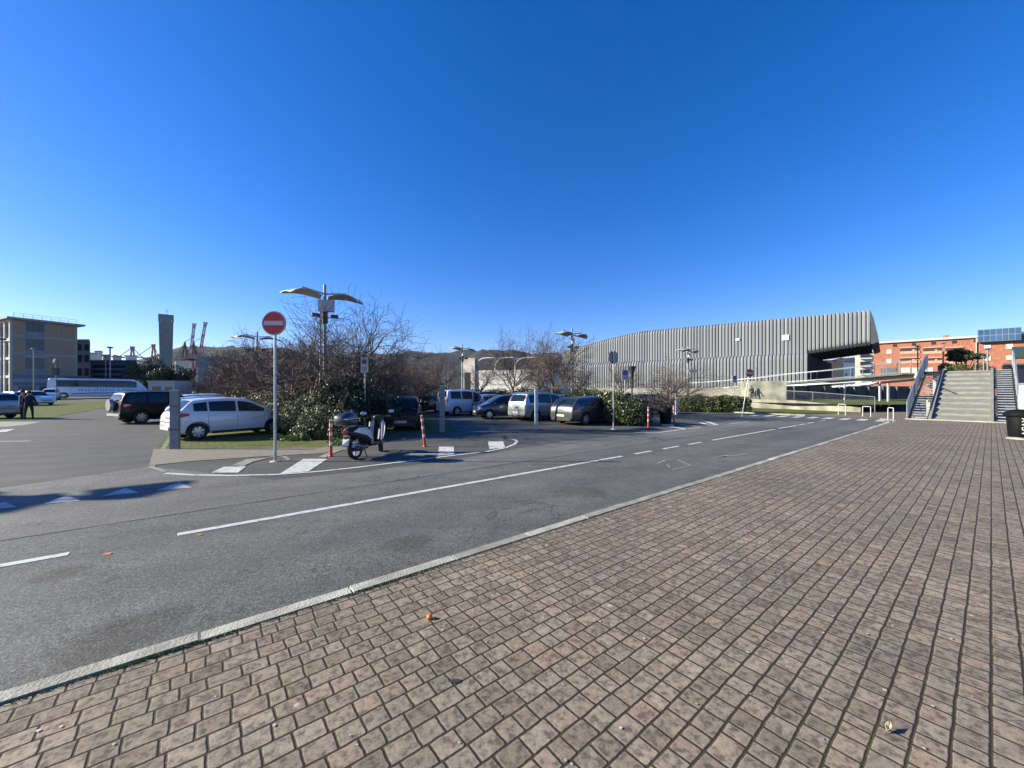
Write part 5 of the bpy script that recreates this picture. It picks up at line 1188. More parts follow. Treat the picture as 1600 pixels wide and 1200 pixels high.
    def patch(nm, m, x, s_, z0, z1, dx, dy):
        """lamp wrapped round a body corner"""
        mb = MB(); end = -hl if x < 0 else hl; sg = 1 if x < 0 else -1; V = []; n = 6
        for i in range(n + 1):
            t = i / n
            if t < .5: tt = t / .5; xx = end + sg * .02 + 0 * tt; yy = s_ * lerp(w(end) * .96 - dy, w(end) * .97, tt)
            else: tt = (t - .5) / .5; xx = end + sg * (.02 + dx * tt); yy = s_ * (sidey(end + sg * (.02 + dx * tt), (z0 + z1) / 2) + .012)
            zz = lerp(0, .5 * (z1 - z0), max(0, t - .5) * 2)
            def xe(z): # rearward surface follows the sloping end
                for p, q in zip(*((sp_['top'], sp_['top'][1:]) if x < 0 else (sp_['top'][::-1], sp_['top'][-2::-1]))):
                    if q[1] >= z: return lerp(p[0], q[0], max(0, min(1, (z - p[1]) / (q[1] - p[1] + 1e-6))))
                return end
            for z in (z0 + zz, z1 - zz * .3):
                V.append(((max(xx, xe(z) - .012) if x < 0 else min(xx, xe(z) + .012)) if t < .5 else (max(xx, xe(z)) if x < 0 else min(xx, xe(z))), yy, z))
        k = len(V); V += [(a[0] + sg * .06, a[1] - s_ * .04, a[2]) for a in V]; Fc = []
        for i in range(n): a_ = 2 * i; Fc += [(a_, a_ + 2, a_ + 3, a_ + 1), (a_, a_ + 2, k + a_ + 2, k + a_), (a_ + 1, a_ + 3, k + a_ + 3, k + a_ + 1)]
        Fc += [(0, 1, k + 1, k), (2 * n, 2 * n + 1, k + 2 * n + 1, k + 2 * n)]
        mb.add(V, Fc); mb.build(nm, m, e)
    tall = kind in ('mpv', 'suv', 'van'); belt0 = interp(-hl, sp_['belt'])
    for s_ in (-1, 1):
        if kind == 'coach': patch('taillight', REDL, -1, s_, 1.0, 1.5, .02, .2); patch('headlight', CLEARL, 1, s_, .72, .95, .3, .4)
        elif kind in ('mpv', 'van'): patch('taillight', REDL, -1, s_, .86, 1.38 if kind == 'mpv' else 1.2, .05, .12); patch('headlight', CLEARL, 1, s_, .62, .80, .28, .38)
        else: patch('taillight', REDL, -1, s_, belt0 - .25, belt0 - .03, .38, .22); patch('headlight', CLEARL, 1, s_, .60 if kind != 'suv' else .72, .76 if kind != 'suv' else .9, .28, .38)
    if not detail: return e
    if kind != 'coach':
        for x, sg in ((-hl, -1), (hl, 1)):
            mb = MB(); mb.box((x + sg * (.012 if sg > 0 else .012), 0, .47 if sg > 0 else (.50 if kind != 'hatch' else .42)), (.03, .52, .11)); mb.build('number_plate', PLATE, e)
            mb = MB(); mb.box((x - sg * .03, 0, .30), (.10, w(x) * 1.70, .12)); mb.build('bumper_trim', BLACKP, e)
        mb = MB(); mb.box((hl - .01, 0, .62), (.05, .9, .09)); mb.build('grille', BLACKP, e)
        mb = MB(); xr = interp(.66, [(p[1], p[0]) for p in sp_['top'][:3]]); mb.box((xr + .0, 0, .655), (.05, w(xr) * 1.72, .016)); mb.box((xr + .01, 0, .80), (.06, .34, .03)); mb.build('tailgate_seam', BLACKP, e)
        for s_ in (-1, 1):
            xm = sp_['ws'][1] - .25; mb = MB(); mb.ball((xm, s_ * (w(xm) + .10), interp(xm, sp_['belt']) + .06), .1, 10, 6, (.7, 1.0, .65)); mb.beam((xm, s_ * (w(xm) - .08), interp(xm, sp_['belt']) + .02), (xm, s_ * (w(xm) + .05), interp(xm, sp_['belt']) + .03), .05, .04); mb.build('mirror', paint, e, 60)
            for (xa, xb) in sp_['wins'][1:]:
                mb = MB(); mb.box((xa + .16, s_ * (w(xa) * .99 + .012), interp(xa, sp_['belt']) - .10), (.19, .035, .035)); mb.build('door_handle', paint, e)
                mb = MB(); n = 6; z0 = .34
                for xx in ((xa - .035,) if xa != sp_['wins'][-1][0] else (xa - .035, xb + .0)):
                    for i in range(n):
                        za, zc = lerp(z0, zl(xx) - .01, i / n), lerp(z0, zl(xx) - .01, (i + 1) / n)
                        b_ = zb(xx); l_ = zl(xx)
                        def yy(z): return np.interp(z, [b_ + .13, lerp(b_, l_, .42), lerp(b_, l_, .62), l_ - .06, l_], [.985 * w(xx), w(xx), .998 * w(xx), .985 * w(xx), .965 * w(xx)])
                        mb.beam((xx, s_ * (yy(za) - .004), za), (xx + .0001, s_ * (yy(zc) - .004), zc), .012, .012)
                mb.build('door_seam', BLACKP, e)
            mb = MB(); mb.box((0, s_ * (w(0) * .985), .25), (sp_['wb'] - 2 * sp_['r'] - .1, .05, .10)); mb.build('sill_trim', BLACKP, e)
        if rails:
            for s_ in (-1, 1):
                mb = MB(); mb.tube([(-1.5, s_ * wr(-1.5) * .9, zt(-1.5)), (-1.35, s_ * wr(-1.3) * .9, zt(-1.3) + .05), (.0, s_ * wr(0) * .9, zt(0) + .06), (.2, s_ * wr(.2) * .9, zt(.2))], .018, 6); mb.build('roof_rail', STEEL, e)
        mb = MB(); mb.tube([(-.9, 0, zt(-.9)), (-1.1, 0, zt(-1.1) + .22)], .008, 4); mb.build('aerial', BLACKP, e)
    return e
def paint(nm, c, metal=.0, rough=.3): return mat('car_paint_' + nm, c, rough, metal, var=.03, scale=1, coat=1.0)
P_WHITE = paint('white', (.62, .64, .66)); P_SILVER = paint('silver', (.33, .34, .36), .6, .32); P_GREY = paint('grey', (.05, .055, .06), .4, .35)
P_BLACK = mat('car_paint_black', (.004, .0045, .007), .35, spec=.25, coat=.15); P_NAVY = paint('navy', (.012, .020, .05), .3); P_DKGREEN = paint('charcoal', (.018, .022, .022), .2); P_MPV = paint('steel_blue', (.33, .37, .40), .6, .3); P_RED = paint('red', (.35, .02, .02))
UH = math.atan2(UY, UX)
def heading(dx, dy): return math.atan2(dy, dx)
def rear_at(kind, corner, head, side):
    """vehicle centre so that its rear corner (side -1 right, +1 left when facing its nose) stands at a ground point"""
    sp_ = SPEC[kind]; d = Vector((math.cos(head), math.sin(head))); l = Vector((-d.y, d.x)); c = Vector(corner) + d * (sp_['L'] / 2) - l * side * sp_['W'] / 2 * .93
    return c.x, c.y
# white hatchback, wheels at the photographed contact points
hd = heading(.55, .835); dv = Vector((math.cos(hd), math.sin(hd))); rv = Vector((dv.y, -dv.x)); rw_ = Vector(G(309, 687.5)) - rv * .77 * 1.0
c_ = rw_ + dv * (SPEC['hatch']['wb'] / 2 + .06)
vehicle('hatch', c_.x, c_.y, hd, P_WHITE, 'white hatchback parked nose to the bush, behind the near no entry sign', group='cars beside the left lane')
x, y = rear_at('hatch', G(247, 668), hd, 1); vehicle('hatch', x + .25, y, hd, P_SILVER, 'silver hatchback partly hidden by the grey post, between the white hatchback and the black off-roader', group='cars beside the left lane')
x, y = rear_at('estate', (atx(258, 25.5), 25.5), hd, 1); vehicle('estate', x, y, hd, P_WHITE, 'white car beyond the silver hatchback with only its pale roof and side showing', group='cars beside the left lane', z=.1)
x, y = rear_at('suv', G(167, 662), heading(.45, .893), 1)
sv = vehicle('suv', x, y, heading(.45, .893), P_BLACK, 'black off-roader with bright chrome rear end standing out into the left lane', group='cars beside the left lane', rails=True)
mb = MB(); mb.lathe([(.001, -.10), (.30, -.10), (.34, -.05), (.34, .05), (.30, .1), (.001, .1)], 20, 'Y'); o = mb.build('spare_wheel', P_SILVER, sv, 40); o.location = (-2.27, .1, 1.0); o.rotation_euler = (0, 0, PI / 2)
mb = MB(); mb.box((-2.185, 0, .50), (.07, 1.45, .14)); mb.box((-2.175, .60, 1.0), (.04, .16, .34)); mb.build('chrome_trim', ALLOY, sv)
# left edge cars
x, y = rear_at('mpv', (atx(24, 25.0), 25.0), heading(-.62, -.78) , 1)
vehicle('mpv', atx(24, 25) - 2.1, 24.4, heading(-1, -.12), P_MPV, 'silver car cut by the left edge of the photo, next to the two standing people', group='cars on the far left')
for (x, Y, hx, hy_, k, p_, lb) in ((-8, 47, -1, .2, 'estate', P_WHITE, 'white car at the far left edge behind the silver car'), (19, 46, -1, .25, 'mpv', P_SILVER, 'pale car with dark windows behind the two standing people, left one of a pair'), (54, 47, 1, -.25, 'suv', P_WHITE, 'white off-roader beside the thin lamp post at the lawn edge'), (80, 62, .7, -.7, 'van', P_WHITE, 'white van right behind the tail of the coach')):
    vehicle(k, atx(x, Y), Y, heading(hx, hy_), p_, lb, group='cars on the far left')
# centre row: rears towards the camera, noses away along the road direction
def row(kind, x, y, p_, lb, side=1, h=UH, **k):
    X, Y = rear_at(kind, G(x, y), h, side); return vehicle(kind, X, Y, h, p_, lb, **k)
row('estate', 858, 662.5, P_GREY, 'dark grey estate car with red tail lamps beside the dark hedge', group='cars parked in the centre row')
row('mpv', 792, 656.5, P_MPV, 'silver people carrier seen from behind, left of the dark grey estate', group='cars parked in the centre row')
X, Y = G(765, 655); vehicle('hatch', X + .9, Y + .9, UH + PI - .35, P_NAVY, 'dark blue hatchback facing the camera with a bright headlamp', group='cars parked in the centre row')
row('hatch', 727, 648, P_SILVER, 'small silver hatchback seen from behind, right of the white van', group='cars parked in the centre row', h=UH + .1)
row('van', 681, 648.5, P_WHITE, 'white passenger van behind the grey post, seen from its left rear', group='cars parked in the centre row')
row('estate', 648, 644, P_DKGREEN, 'dark car with a number plate parked left of the white van', group='cars parked in the centre row', h=UH + .3)
row('suv', 612, 640, P_WHITE, 'white off-roader above the black car behind the scooter', group='cars parked in the centre row', h=UH + .1)
hd2 = heading(.97, .22)
vehicle('hatch', atx(631, 18.6), 18.6, heading(-.20, .98), P_BLACK, 'black car parked in deep shade right behind the scooter', group='cars parked in the centre row')
x, y = G(1003, 645); vehicle('hatch', atx(1018, 30), 30, heading(.96, .28), P_BLACK, 'black car in shade behind the litter bin, between the two hedges', group='cars parked in the centre row')
for (x, Y, k, p_, lb) in ((890, 34, 'estate', P_SILVER, 'silver car roof showing above the dark grey estate, behind the lamp pole'), (925, 31, 'estate', P_GREY, 'dark car roof showing between the grey estate and the dark hedge'), (833, 33, 'mpv', P_GREY, 'dark roof showing above the silver people carrier'), (706, 46, 'hatch', P_GREY, 'dark car behind the white van'), (648, 60, 'van', P_WHITE, 'white van far off behind the dark car, at the low hedge'), (610, 36, 'suv', P_DKGREEN, 'dark car behind the scooter mirror in the shade'), (770, 36, 'mpv', P_BLACK, 'black car roof behind the dark blue hatchback')):
    vehicle(k, atx(x, Y), Y, UH + random.uniform(-.1, .1), p_, lb, group='cars parked further back', detail=False)
# coach
cb = vehicle('coach', atx(158, 70.0) , 70.0, heading(.70, .71), mat('coach_white', (.62, .66, .70), .35, var=.03, coat=.6), 'long white coach with dark windows and blue lettering parked beyond the lawn', 'coach', 'coach', None)
mb = MB(); mb.box((-.2, 0, 3.56), (7.5, 1.9, .18)); mb.build('roof_unit', DARKM, cb)
for side in (-1,):
    cbm = mat('coach_blue', (.05, .12, .36), .5); rs = random.Random(4); mb = MB(); x = -2.6
    while x < 4.2:
        h_ = rs.choice((.34, .34, .46)); mb.box((x, side * 1.262, 1.26 + h_ / 2), (.09, .012, h_)); mb.box((x + .13, side * 1.262, 1.26 + h_ * rs.choice((.1, .5, .9))), (.2, .012, .07)); x += rs.choice((.36, .42, .66))
    mb.build('lettering', cbm, cb)
    mb = MB(); mb.tube([(-3.5, side * 1.255, .75), (-1, side * 1.26, .92), (2, side * 1.26, .96), (4.5, side * 1.25, .8)], .05, 4); mb.build('stripe', MATS['coach_blue'], cb)
# motorhome behind the row
mh2 = empty('motorhome', (atx(266, 42), 42, 0), .0, 'pale motorhome with flat roof behind the black off-roader and the grey post', 'motorhome')
mb = MB(); mb.prism([(-1.9, -1.1), (2.0, -1.1), (2.0, 1.1), (-1.9, 1.1)], .55, 2.72); mb.build('body', mat('motorhome_white', (.34, .37, .37), .5), mh2)
mb = MB(); mb.prism([(-2.1, -1.15), (2.05, -1.15), (2.05, 1.15), (-2.1, 1.15)], 2.723, 2.85); mb.build('roof', MATS['motorhome_white'], mh2)
mb = MB(); mb.box((-.7, -1.11, 1.9), (1.2, .06, .7)); mb.build('window', GLASS, mh2); mb = MB(); mb.box((1.1, -1.11, 1.9), (.9, .06, .6)); mb.build('window', GLASS, mh2); mb = MB(); mb.box((-1.92, 0, 1.9), (.06, 1.7, .8)); mb.build('windscreen', GLASS, mh2)
for x in (-1.2, 1.2):
    for s_ in (-1, 1): ty, rm = wheel_meshes(.32); t = link(bpy.data.objects.new('wheel', ty), mh2); t.location = (x, s_ * 1.0, .32); t.rotation_euler = (0, 0, 0 if s_ < 0 else PI); link(bpy.data.objects.new('rim', rm), t)

mh2.scale = (.72, 1, 1)
# ------------------------------------------------ scooter
a = Vector(G(555, 717.5)); b = Vector(G(600.5, 705)); hd = math.atan2((b - a).y, (b - a).x); ctr = (a + b) / 2
sc = empty('scooter', (ctr.x, ctr.y, 0), hd, 'white scooter with black top box and tall screen parked by the pale bush', 'scooter'); sc.rotation_euler = (math.radians(-5), 0, hd)
SW = .66; wr_ = .285
WS = paint('scooter_white', (.55, .56, .55)); 
for x, nm in ((-SW, 'wheel'), (SW, 'wheel')):
    mb = MB(); r = wr_; mb.lathe([(r * .74, -.05), (r * .92, -.055), (r, -.02), (r, .02), (r * .92, .055), (r * .74, .05), (r * .74, -.05)], 30, 'Y'); o = mb.build(nm, RUBBER, sc, 40); o.location = (x, 0, r)
    mb = MB(); mb.lathe([(r * .76, -.045), (r * .70, -.03), (r * .70, .03), (r * .76, .045)], 30, 'Y'); mb.cyl((0, -.07, 0), (0, .07, 0), .035, 10)
    for k in range(7): an = 2 * PI * k / 7; mb.beam((.02 * math.cos(an), 0, .02 * math.sin(an)), (r * .72 * math.cos(an), 0.001, r * .72 * math.sin(an)), .03, .022)
    mb.build('rim', ALLOY, o, 40)
def loft(mb, secs):
    """secs: (x, [(y, z), ...]) rings"""
    V = []; n = len(secs[0][1])
    for x, rg in secs: V += [(x, y, z) for y, z in rg]
    Fc = [(i * n + j, i * n + (j + 1) % n, (i + 1) * n + (j + 1) % n, (i + 1) * n + j) for i in range(len(secs) - 1) for j in range(n)]
    Fc += [tuple(range(n))[::-1], tuple(range((len(secs) - 1) * n, len(secs) * n))]; mb.add(V, Fc)
def oval(w_, z0, z1, n=12, p=.75): 
    out = []
    for k in range(n):
        a_ = 2 * PI * k / n; c_2, s_2 = math.cos(a_), math.sin(a_)
        out.append((w_ * math.copysign(abs(c_2) ** p, c_2), (z0 + z1) / 2 + (z1 - z0) / 2 * math.copysign(abs(s_2) ** p, s_2)))
    return out
mb = MB(); loft(mb, [(-.98, oval(.05, .70, .78)), (-.90, oval(.13, .60, .80)), (-.70, oval(.19, .50, .80)), (-.45, oval(.20, .42, .78)), (-.25, oval(.18, .36, .74)), (-.12, oval(.14, .33, .60)), (-.05, oval(.10, .32, .48))]); mb.build('rear_body', BLACKP, sc, 50)
for s_ in (-1, 1):
    mb = MB(); pts = [(-.90, .72), (-.70, .80), (-.40, .78), (-.22, .66), (-.10, .44), (-.22, .46), (-.42, .58), (-.70, .66)]
    mb.slab([(x, s_ * (.145 + .065 * (1 - abs((x + .45) / .5) ** 2)), z) for x, z in pts], (0, s_ * .022, 0)); mb.build('side_panel', WS, sc)
mb = MB(); loft(mb, [(-.98, oval(.06, .52, .62)), (-.90, oval(.07, .45, .62))]); mb.build('tail_base', BLACKP, sc, 50)
mb = MB(); mb.box((-.975, 0, .73), (.08, .15, .07)); mb.build('taillight', REDL, sc)
mb = MB(); mb.add([(-1.02, -.09, .38), (-1.02, .09, .38), (-.965, .09, .56), (-.965, -.09, .56), (-1.03, -.09, .38), (-1.03, .09, .38), (-.975, .09, .56), (-.975, -.09, .56)], [(0, 1, 2, 3), (7, 6, 5, 4), (0, 4, 5, 1), (1, 5, 6, 2), (2, 6, 7, 3), (3, 7, 4, 0)]); mb.build('number_plate', PLATE, sc)
mb = MB(); mb.beam((-.93, 0, .64), (-1.01, 0, .36), .19, .02); mb.build('mudguard', BLACKP, sc)
mb = MB(); loft(mb, [(-.80, oval(.11, .77, .83)), (-.62, oval(.15, .77, .87)), (-.35, oval(.15, .75, .84)), (-.10, oval(.11, .72, .80)), (-.02, oval(.06, .68, .76))]); mb.build('seat', mat('seat_vinyl', (.02, .02, .022), .55), sc, 60)
mb = MB(); loft(mb, [(-1.20, oval(.10, .93, 1.12, p=.5)), (-1.15, oval(.19, .90, 1.17, p=.5)), (-1.0, oval(.22, .88, 1.22, p=.5)), (-.82, oval(.215, .88, 1.22, p=.5)), (-.70, oval(.18, .90, 1.17, p=.5)), (-.66, oval(.10, .94, 1.1, p=.5))]); tb = mb.build('top_box', mat('top_box_grey', (.02, .025, .04), .3, coat=.8), sc, 60)
mb = MB(); mb.box((-.93, 0, 1.045), (.50, .455, .014)); mb.build('lid_seam', ALLOY, tb)
mb = MB(); mb.beam((-.95, -.08, .86), (-.45, -.08, .84), .02, .02); mb.beam((-.95, .08, .86), (-.45, .08, .84), .02, .02); mb.build('rack', STEEL, sc)
mb = MB(); loft(mb, [(-.14, oval(.16, .26, .33, p=.5)), (.05, oval(.19, .25, .32, p=.5)), (.26, oval(.19, .25, .33, p=.5)), (.32, oval(.14, .27, .40, p=.5))]); mb.build('footboard', BLACKP, sc, 50)
# leg shield: tall curved white front with dark inner
def shield(mb, xo, th, sc_):
    rows = [(.30, .12, .30), (.33, .20, .42), (.37, .23, .55), (.41, .235, .70), (.45, .21, .83), (.46, .14, .94), (.45, .06, 1.0)]; V = []; nn = 9
    for (x, w_, z) in rows:
        for j in range(nn): f = -1 + 2 * j / (nn - 1); V.append((x + xo + .10 * (1 - f * f), f * w_ * sc_, z))
    k = len(V); V += [(a[0] - th, a[1], a[2]) for a in V]; Fc = []
    for i in range(len(rows) - 1):
        for j in range(nn - 1): a_ = i * nn + j; Fc += [(a_, a_ + 1, a_ + nn + 1, a_ + nn), (k + a_, k + a_ + nn, k + a_ + nn + 1, k + a_ + 1)]
        for j in (0, nn - 1): a_ = i * nn + j; Fc.append((a_, a_ + nn, k + a_ + nn, k + a_))
    for i in (0, len(rows) - 1):
        for j in range(nn - 1): a_ = i * nn + j; Fc.append((a_, a_ + 1, k + a_ + 1, k + a_))
    mb.add(V, Fc)
mb = MB(); shield(mb, .0, .03, 1.12); mb.build('leg_shield', WS, sc, 60)
mb = MB(); shield(mb, -.05, .03, .26); mb.build('inner_shield', BLACKP, sc, 60)
mb = MB(); mb.slab([(.29, -.19, .34), (.32, -.235, .5), (.36, -.25, .72), (.40, -.23, .90), (.36, -.20, .86), (.32, -.21, .70), (.29, -.2, .5)], (0, .02, 0)); mb.slab([(.29, .19, .34), (.32, .235, .5), (.36, .25, .72), (.40, .23, .90), (.36, .20, .86), (.32, .21, .70), (.29, .2, .5)], (0, -.02, 0)); mb.build('shield_edge', WS, sc)
mb = MB(); mb.tube([(.40, 0, .92), (.50, 0, .72), (.58, 0, .5), (.63, 0, .33)], [.04, .05, .04, .03], 8); mb.beam((.60, -.075, .55), (.66, -.075, .28), .03, .04); mb.beam((.60, .075, .55), (.66, .075, .28), .03, .04); mb.build('fork', DARKM, sc, 60)
mb = MB()
V = []; Fc = []; n = 9
for i in range(n):
    an = lerp(-.25, 2.3, i / (n - 1)); 
    for y in (-.075, -.04, 0, .04, .075): V.append((SW + (wr_ + .035 - abs(y) * .3) * math.cos(an), y, wr_ + (wr_ + .035 - abs(y) * .3) * math.sin(an)))
for i in range(n - 1):
    for j in range(4): a_ = i * 5 + j; Fc.append((a_, a_ + 1, a_ + 6, a_ + 5))
k = len(V); V += [(lerp(p[0], SW, .05), p[1], lerp(p[2], wr_, .05)) for p in V]; Fc += [(f[3] + k, f[2] + k, f[1] + k, f[0] + k) for f in list(Fc)]
mb.add(V, Fc); mb.build('front_fender', WS, sc, 60)
mb = MB(); mb.tube([(.30, -.34, 1.0), (.36, -.18, 1.02), (.40, 0, 1.0), (.36, .18, 1.02), (.30, .34, 1.0)], .015, 8); mb.build('handlebar', DARKM, sc, 60)
for s_ in (-1, 1):
    mb = MB(); mb.tube([(.27, s_ * .36, 1.0), (.31, s_ * .25, 1.01)], .022, 8); mb.build('grip', RUBBER, sc, 60)
    mb = MB(); mb.tube([(.34, s_ * .24, 1.02), (.36, s_ * .30, 1.08), (.33, s_ * .36, 1.13)], .008, 6); mr = mb.build('mirror_stem', DARKM, sc, 60)
    mb = MB(); mb.ball((.33, s_ * .37, 1.15), .075, 12, 8, (.25, 1.1, .72)); mb.build('mirror', mat('mirror_back', (.45, .47, .52), .15, .6), mr, 60)
mb = MB(); loft(mb, [(.34, oval(.10, .93, 1.06)), (.42, oval(.15, .90, 1.08)), (.52, oval(.12, .90, 1.04)), (.57, oval(.05, .93, 1.0))]); mb.build('handlebar_cover', BLACKP, sc, 60)
mb = MB(); mb.ball((.55, 0, .80), .085, 12, 8, (.5, 1, .8)); mb.build('headlight', CLEARL, sc, 60)
# smoked windscreen
gm = bpy.data.materials.new('smoked_screen'); gm.use_nodes = True; t_ = gm.node_tree; bs = t_.nodes['Principled BSDF']; bs.inputs['Base Color'].default_value = (.42, .47, .44, 1); bs.inputs['Transmission Weight'].default_value = 1; bs.inputs['Roughness'].default_value = .08; bs.inputs['IOR'].default_value = 1.1
V = []; nn = 9; rows = [(.50, .17, 1.02), (.50, .22, 1.12), (.48, .235, 1.28), (.45, .22, 1.42), (.43, .15, 1.50)]
for (x, w_, z) in rows:
    for j in range(nn): f = -1 + 2 * j / (nn - 1); V.append((x + .07 * (1 - f * f), f * w_, z + .02 * (1 - f * f)))
Fc = [(i * nn + j, i * nn + j + 1, (i + 1) * nn + j + 1, (i + 1) * nn + j) for i in range(len(rows) - 1) for j in range(nn - 1)]
mb = MB(); mb.add(V, Fc); o = mb.build('screen', gm, sc, 60, fix=False); sm = o.modifiers.new('s', 'SOLIDIFY'); sm.thickness = .004
# the steering is turned to the left on its stand
STEER = Matrix.Translation((.50, 0, 0)) @ Matrix.Rotation(math.radians(30), 4, 'Z') @ Matrix.Translation((-.50, 0, 0))
for o in list(sc.children):
    nm = o.name.split('.')[0]
    if nm in ('front_fender', 'fork', 'handlebar', 'grip', 'mirror_stem', 'screen', 'handlebar_cover', 'headlight') or (nm == 'wheel' and o.location.x > 0): o.matrix_basis = STEER @ o.matrix_basis
mb = MB(); loft(mb, [(-.86, oval(.05, .22, .38)), (-.5, oval(.09, .18, .42)), (-.2, oval(.08, .2, .36)), (-.1, oval(.05, .24, .32))]); mb.build('engine', DARKM, sc, 50)
mb = MB(); mb.tube([(-.3, -.13, .30), (-.55, -.17, .28), (-.95, -.18, .38)], [.03, .055, .06], 10); mb.build('exhaust', mat('exhaust_steel', (.2, .2, .21), .35, .8), sc, 60)
mb = MB(); mb.tube([(-.28, .02, .24), (-.38, -.12, .1), (-.42, -.17, .015)], .014, 6); mb.tube([(-.28, .02, .24), (-.36, .14, .12), (-.40, .17, .05)], .014, 6); mb.build('stand', DARKM, sc)
mb = MB(); mb.tube([(-.70, -.10, .68), (-.66, -.10, .32)], .022, 8); mb.build('shock_absorber', STEEL, sc)

# ================================================================== STREET FURNITURE
def disc_mesh(r, rings):
    """road sign disc: rings of (outer radius, material index) facing -Y"""
    mb = MB(); prev = 0.0
    for k, (ro, mi) in enumerate(rings):
        n = 32; mb.mi = mi; V = []
        for j in range(n): a_ = 2 * PI * j / n; V += [(prev * math.cos(a_), 0, prev * math.sin(a_)), (ro * math.cos(a_), 0, ro * math.sin(a_))]
        mb.add(V, [(2 * j, 2 * ((j + 1) % n), 2 * ((j + 1) % n) + 1, 2 * j + 1) for j in range(n)]); prev = ro
    return mb
def back_plate(r, th=.02):
    mb = MB(); mb.lathe([(.001, .004), (r, .004), (r + .006, .008), (r + .006, th), (.001, th)], 32, 'Y'); return mb
def no_entry(x, ybase, ydisc, label, tilt=0.0, rz=0.0, r=.295, facing=1, Y=None, name='road_sign'):
    X, Y = G(x, ybase); z = H + (HY - ydisc) / F * Y
    e = empty(name, (X, Y, 0), 0, label, 'sign', 'round road signs'); e.rotation_euler = (0, tilt, 0)
    mb = MB(); mb.cyl((0, 0, -.05), (0, 0, z + (.25 if facing > 0 else .3)), .032, 12); mb.build('pole', STEEL, e, 60)
    mb = MB(); mb.lathe([(.001, .02), (.11, .015), (.13, 0)], 14); mb.build('pole_base', CONC, e, 60)
    h = bpy.data.objects.new('sign_plate', back_plate(r).mesh('sign_plate', mat('sign_back', (.20, .21, .22), .5, .4), 30)); link(h, e)
    h.location = (0, -.062 * facing, z); h.rotation_euler = (0, 0, rz + (0 if facing > 0 else PI))
    m = disc_mesh(r, [(r * .93, 0), (r, 1)]); link(bpy.data.objects.new('face', m.mesh('face', [REDP, PLATE], None, False)), h)
    mb = MB(); mb.box((0, -.004, 0), (r * 1.62, .006, r * .36)); mb.build('bar', PLATE, h)
    mb = MB()
    for dz in (-.14, .14): mb.box((0, .0, z + dz), (.18, .09, .03))
    mb.build('bracket', STEEL, e)
    return e
no_entry(430, 721, 505.5, 'large round no entry sign on a tall steel pole, nearest to the camera')
no_entry(1159, 652, 582, 'small no entry sign on a leaning white pole by the zebra crossing', tilt=math.radians(9.5), r=.27)
no_entry(958.5, 670.5, 558, 'round sign seen from its grey back on a pole beside the grey estate', facing=-1, rz=.5, r=.30)
def no_parking(x, y, Y, hpx, label, ybase=None, wpx=12, rz=0.0, twin=False):
    X = atx(x, Y); z = H + (HY - y) / F * Y; hh = hpx / F * Y; ww = wpx / F * Y
    e = empty('parking_sign', (X, Y, gz(Y)), 0, label, 'sign', 'white no parking panels')
    mb = MB(); mb.cyl((0, .05, -.05), (0, .05, z + hh / 2), .03, 10); mb.build('pole', STEEL, e, 60)
    mb = MB(); mb.box((0, 0, 0), (ww, .03, hh)); p_ = mb.build('panel', WHITEP, e); p_.location = (0, 0, z); p_.rotation_euler = (0, 0, rz)
    r = ww * .36; m = disc_mesh(r, [(r * .68, 0), (r, 1)]); o = link(bpy.data.objects.new('symbol', m.mesh('symbol', [BLUEP, REDP], None, False)), p_); o.location = (0, -.02, hh * .2)
    mb = MB(); M = Matrix.Rotation(PI / 4, 3, 'Y'); mb.box((0, -.023, hh * .2), (r * 1.5, .004, r * .2), M=M); mb.build('slash', REDP, p_)
    mb = MB()
    for k in range(3): mb.box((0, -.018, -hh * (.17 + .09 * k)), (ww * (.62, .5, .7)[k], .004, hh * .035))
    mb.build('small_print', DARKM, p_)
    if twin:
        mb = MB(); mb.box((-ww * .75, .06, 0), (ww * .62, .03, hh)); q = mb.build('side_panel', DARKM, e); q.location = (0, 0, z); q.rotation_euler = (0, 0, .3)
    return e
no_parking(569.5, 570, 15.2, 24, 'no parking panel with dark twin plate rising out of the pale bush', wpx=11.5, twin=True)
no_parking(977, 586, 21.5, 16, 'white no parking panel on a pole over the dark hedge')
no_parking(1148, 592.5, 33, 11, 'small far no parking panel above the green hedge', wpx=8)
# litter bin with lid near the stair, lettering
X, Y = G(1590, 686, .06); bn = empty('litter_bin', (X + .12, Y, .06), -.35, 'black litter bin with overhanging lid and white lettering at the right edge', 'litter bin', 'litter bins')
mb = MB(); mb.lathe([(.001, 0), (.27, 0), (.29, .03), (.315, .42), (.335, .80), (.33, .82), (.001, .82)], 28); mb.build('body', mat('bin_black', (.006, .007, .008), .6, spec=.12), bn, 40)
mb = MB(); mb.lathe([(.001, .80), (.40, .80), (.415, .86), (.38, .93), (.30, 1.0), (.16, 1.04), (.001, 1.05)], 28); mb.build('lid', MATS['bin_black'], bn, 35)
mb = MB(); mb.lathe([(.28, .03), (.305, .03), (.308, .07), (.29, .07)], 28); mb.build('base_ring', ALLOY, bn, 40)
mb = MB(); mb.lathe([(.001, -.01), (.34, -.01), (.34, .028), (.001, .028)], 28); mb.build('plinth', CONC, bn, 40)
me = text_mesh('ACAM', .22, .004, .003); me.materials.append(WHITEP)
for v in me.vertices:       # wrap the word round the barrel, reading upwards
    x_, y_, z_ = v.co; a_ = y_ / .32; rr = .324 + .012 * (x_ + .1) + z_; v.co = (rr * math.sin(-a_), -rr * math.cos(a_), x_)
o = link(bpy.data.objects.new('lettering', me), bn); o.location = (0, 0, .46); o.rotation_euler = (0, 0, -.25)
X, Y = G(1040, 664); bn = empty('litter_bin', (X, Y, 0), 0, 'dark litter bin on a pale base between the two far striped posts', 'litter bin', 'litter bins')
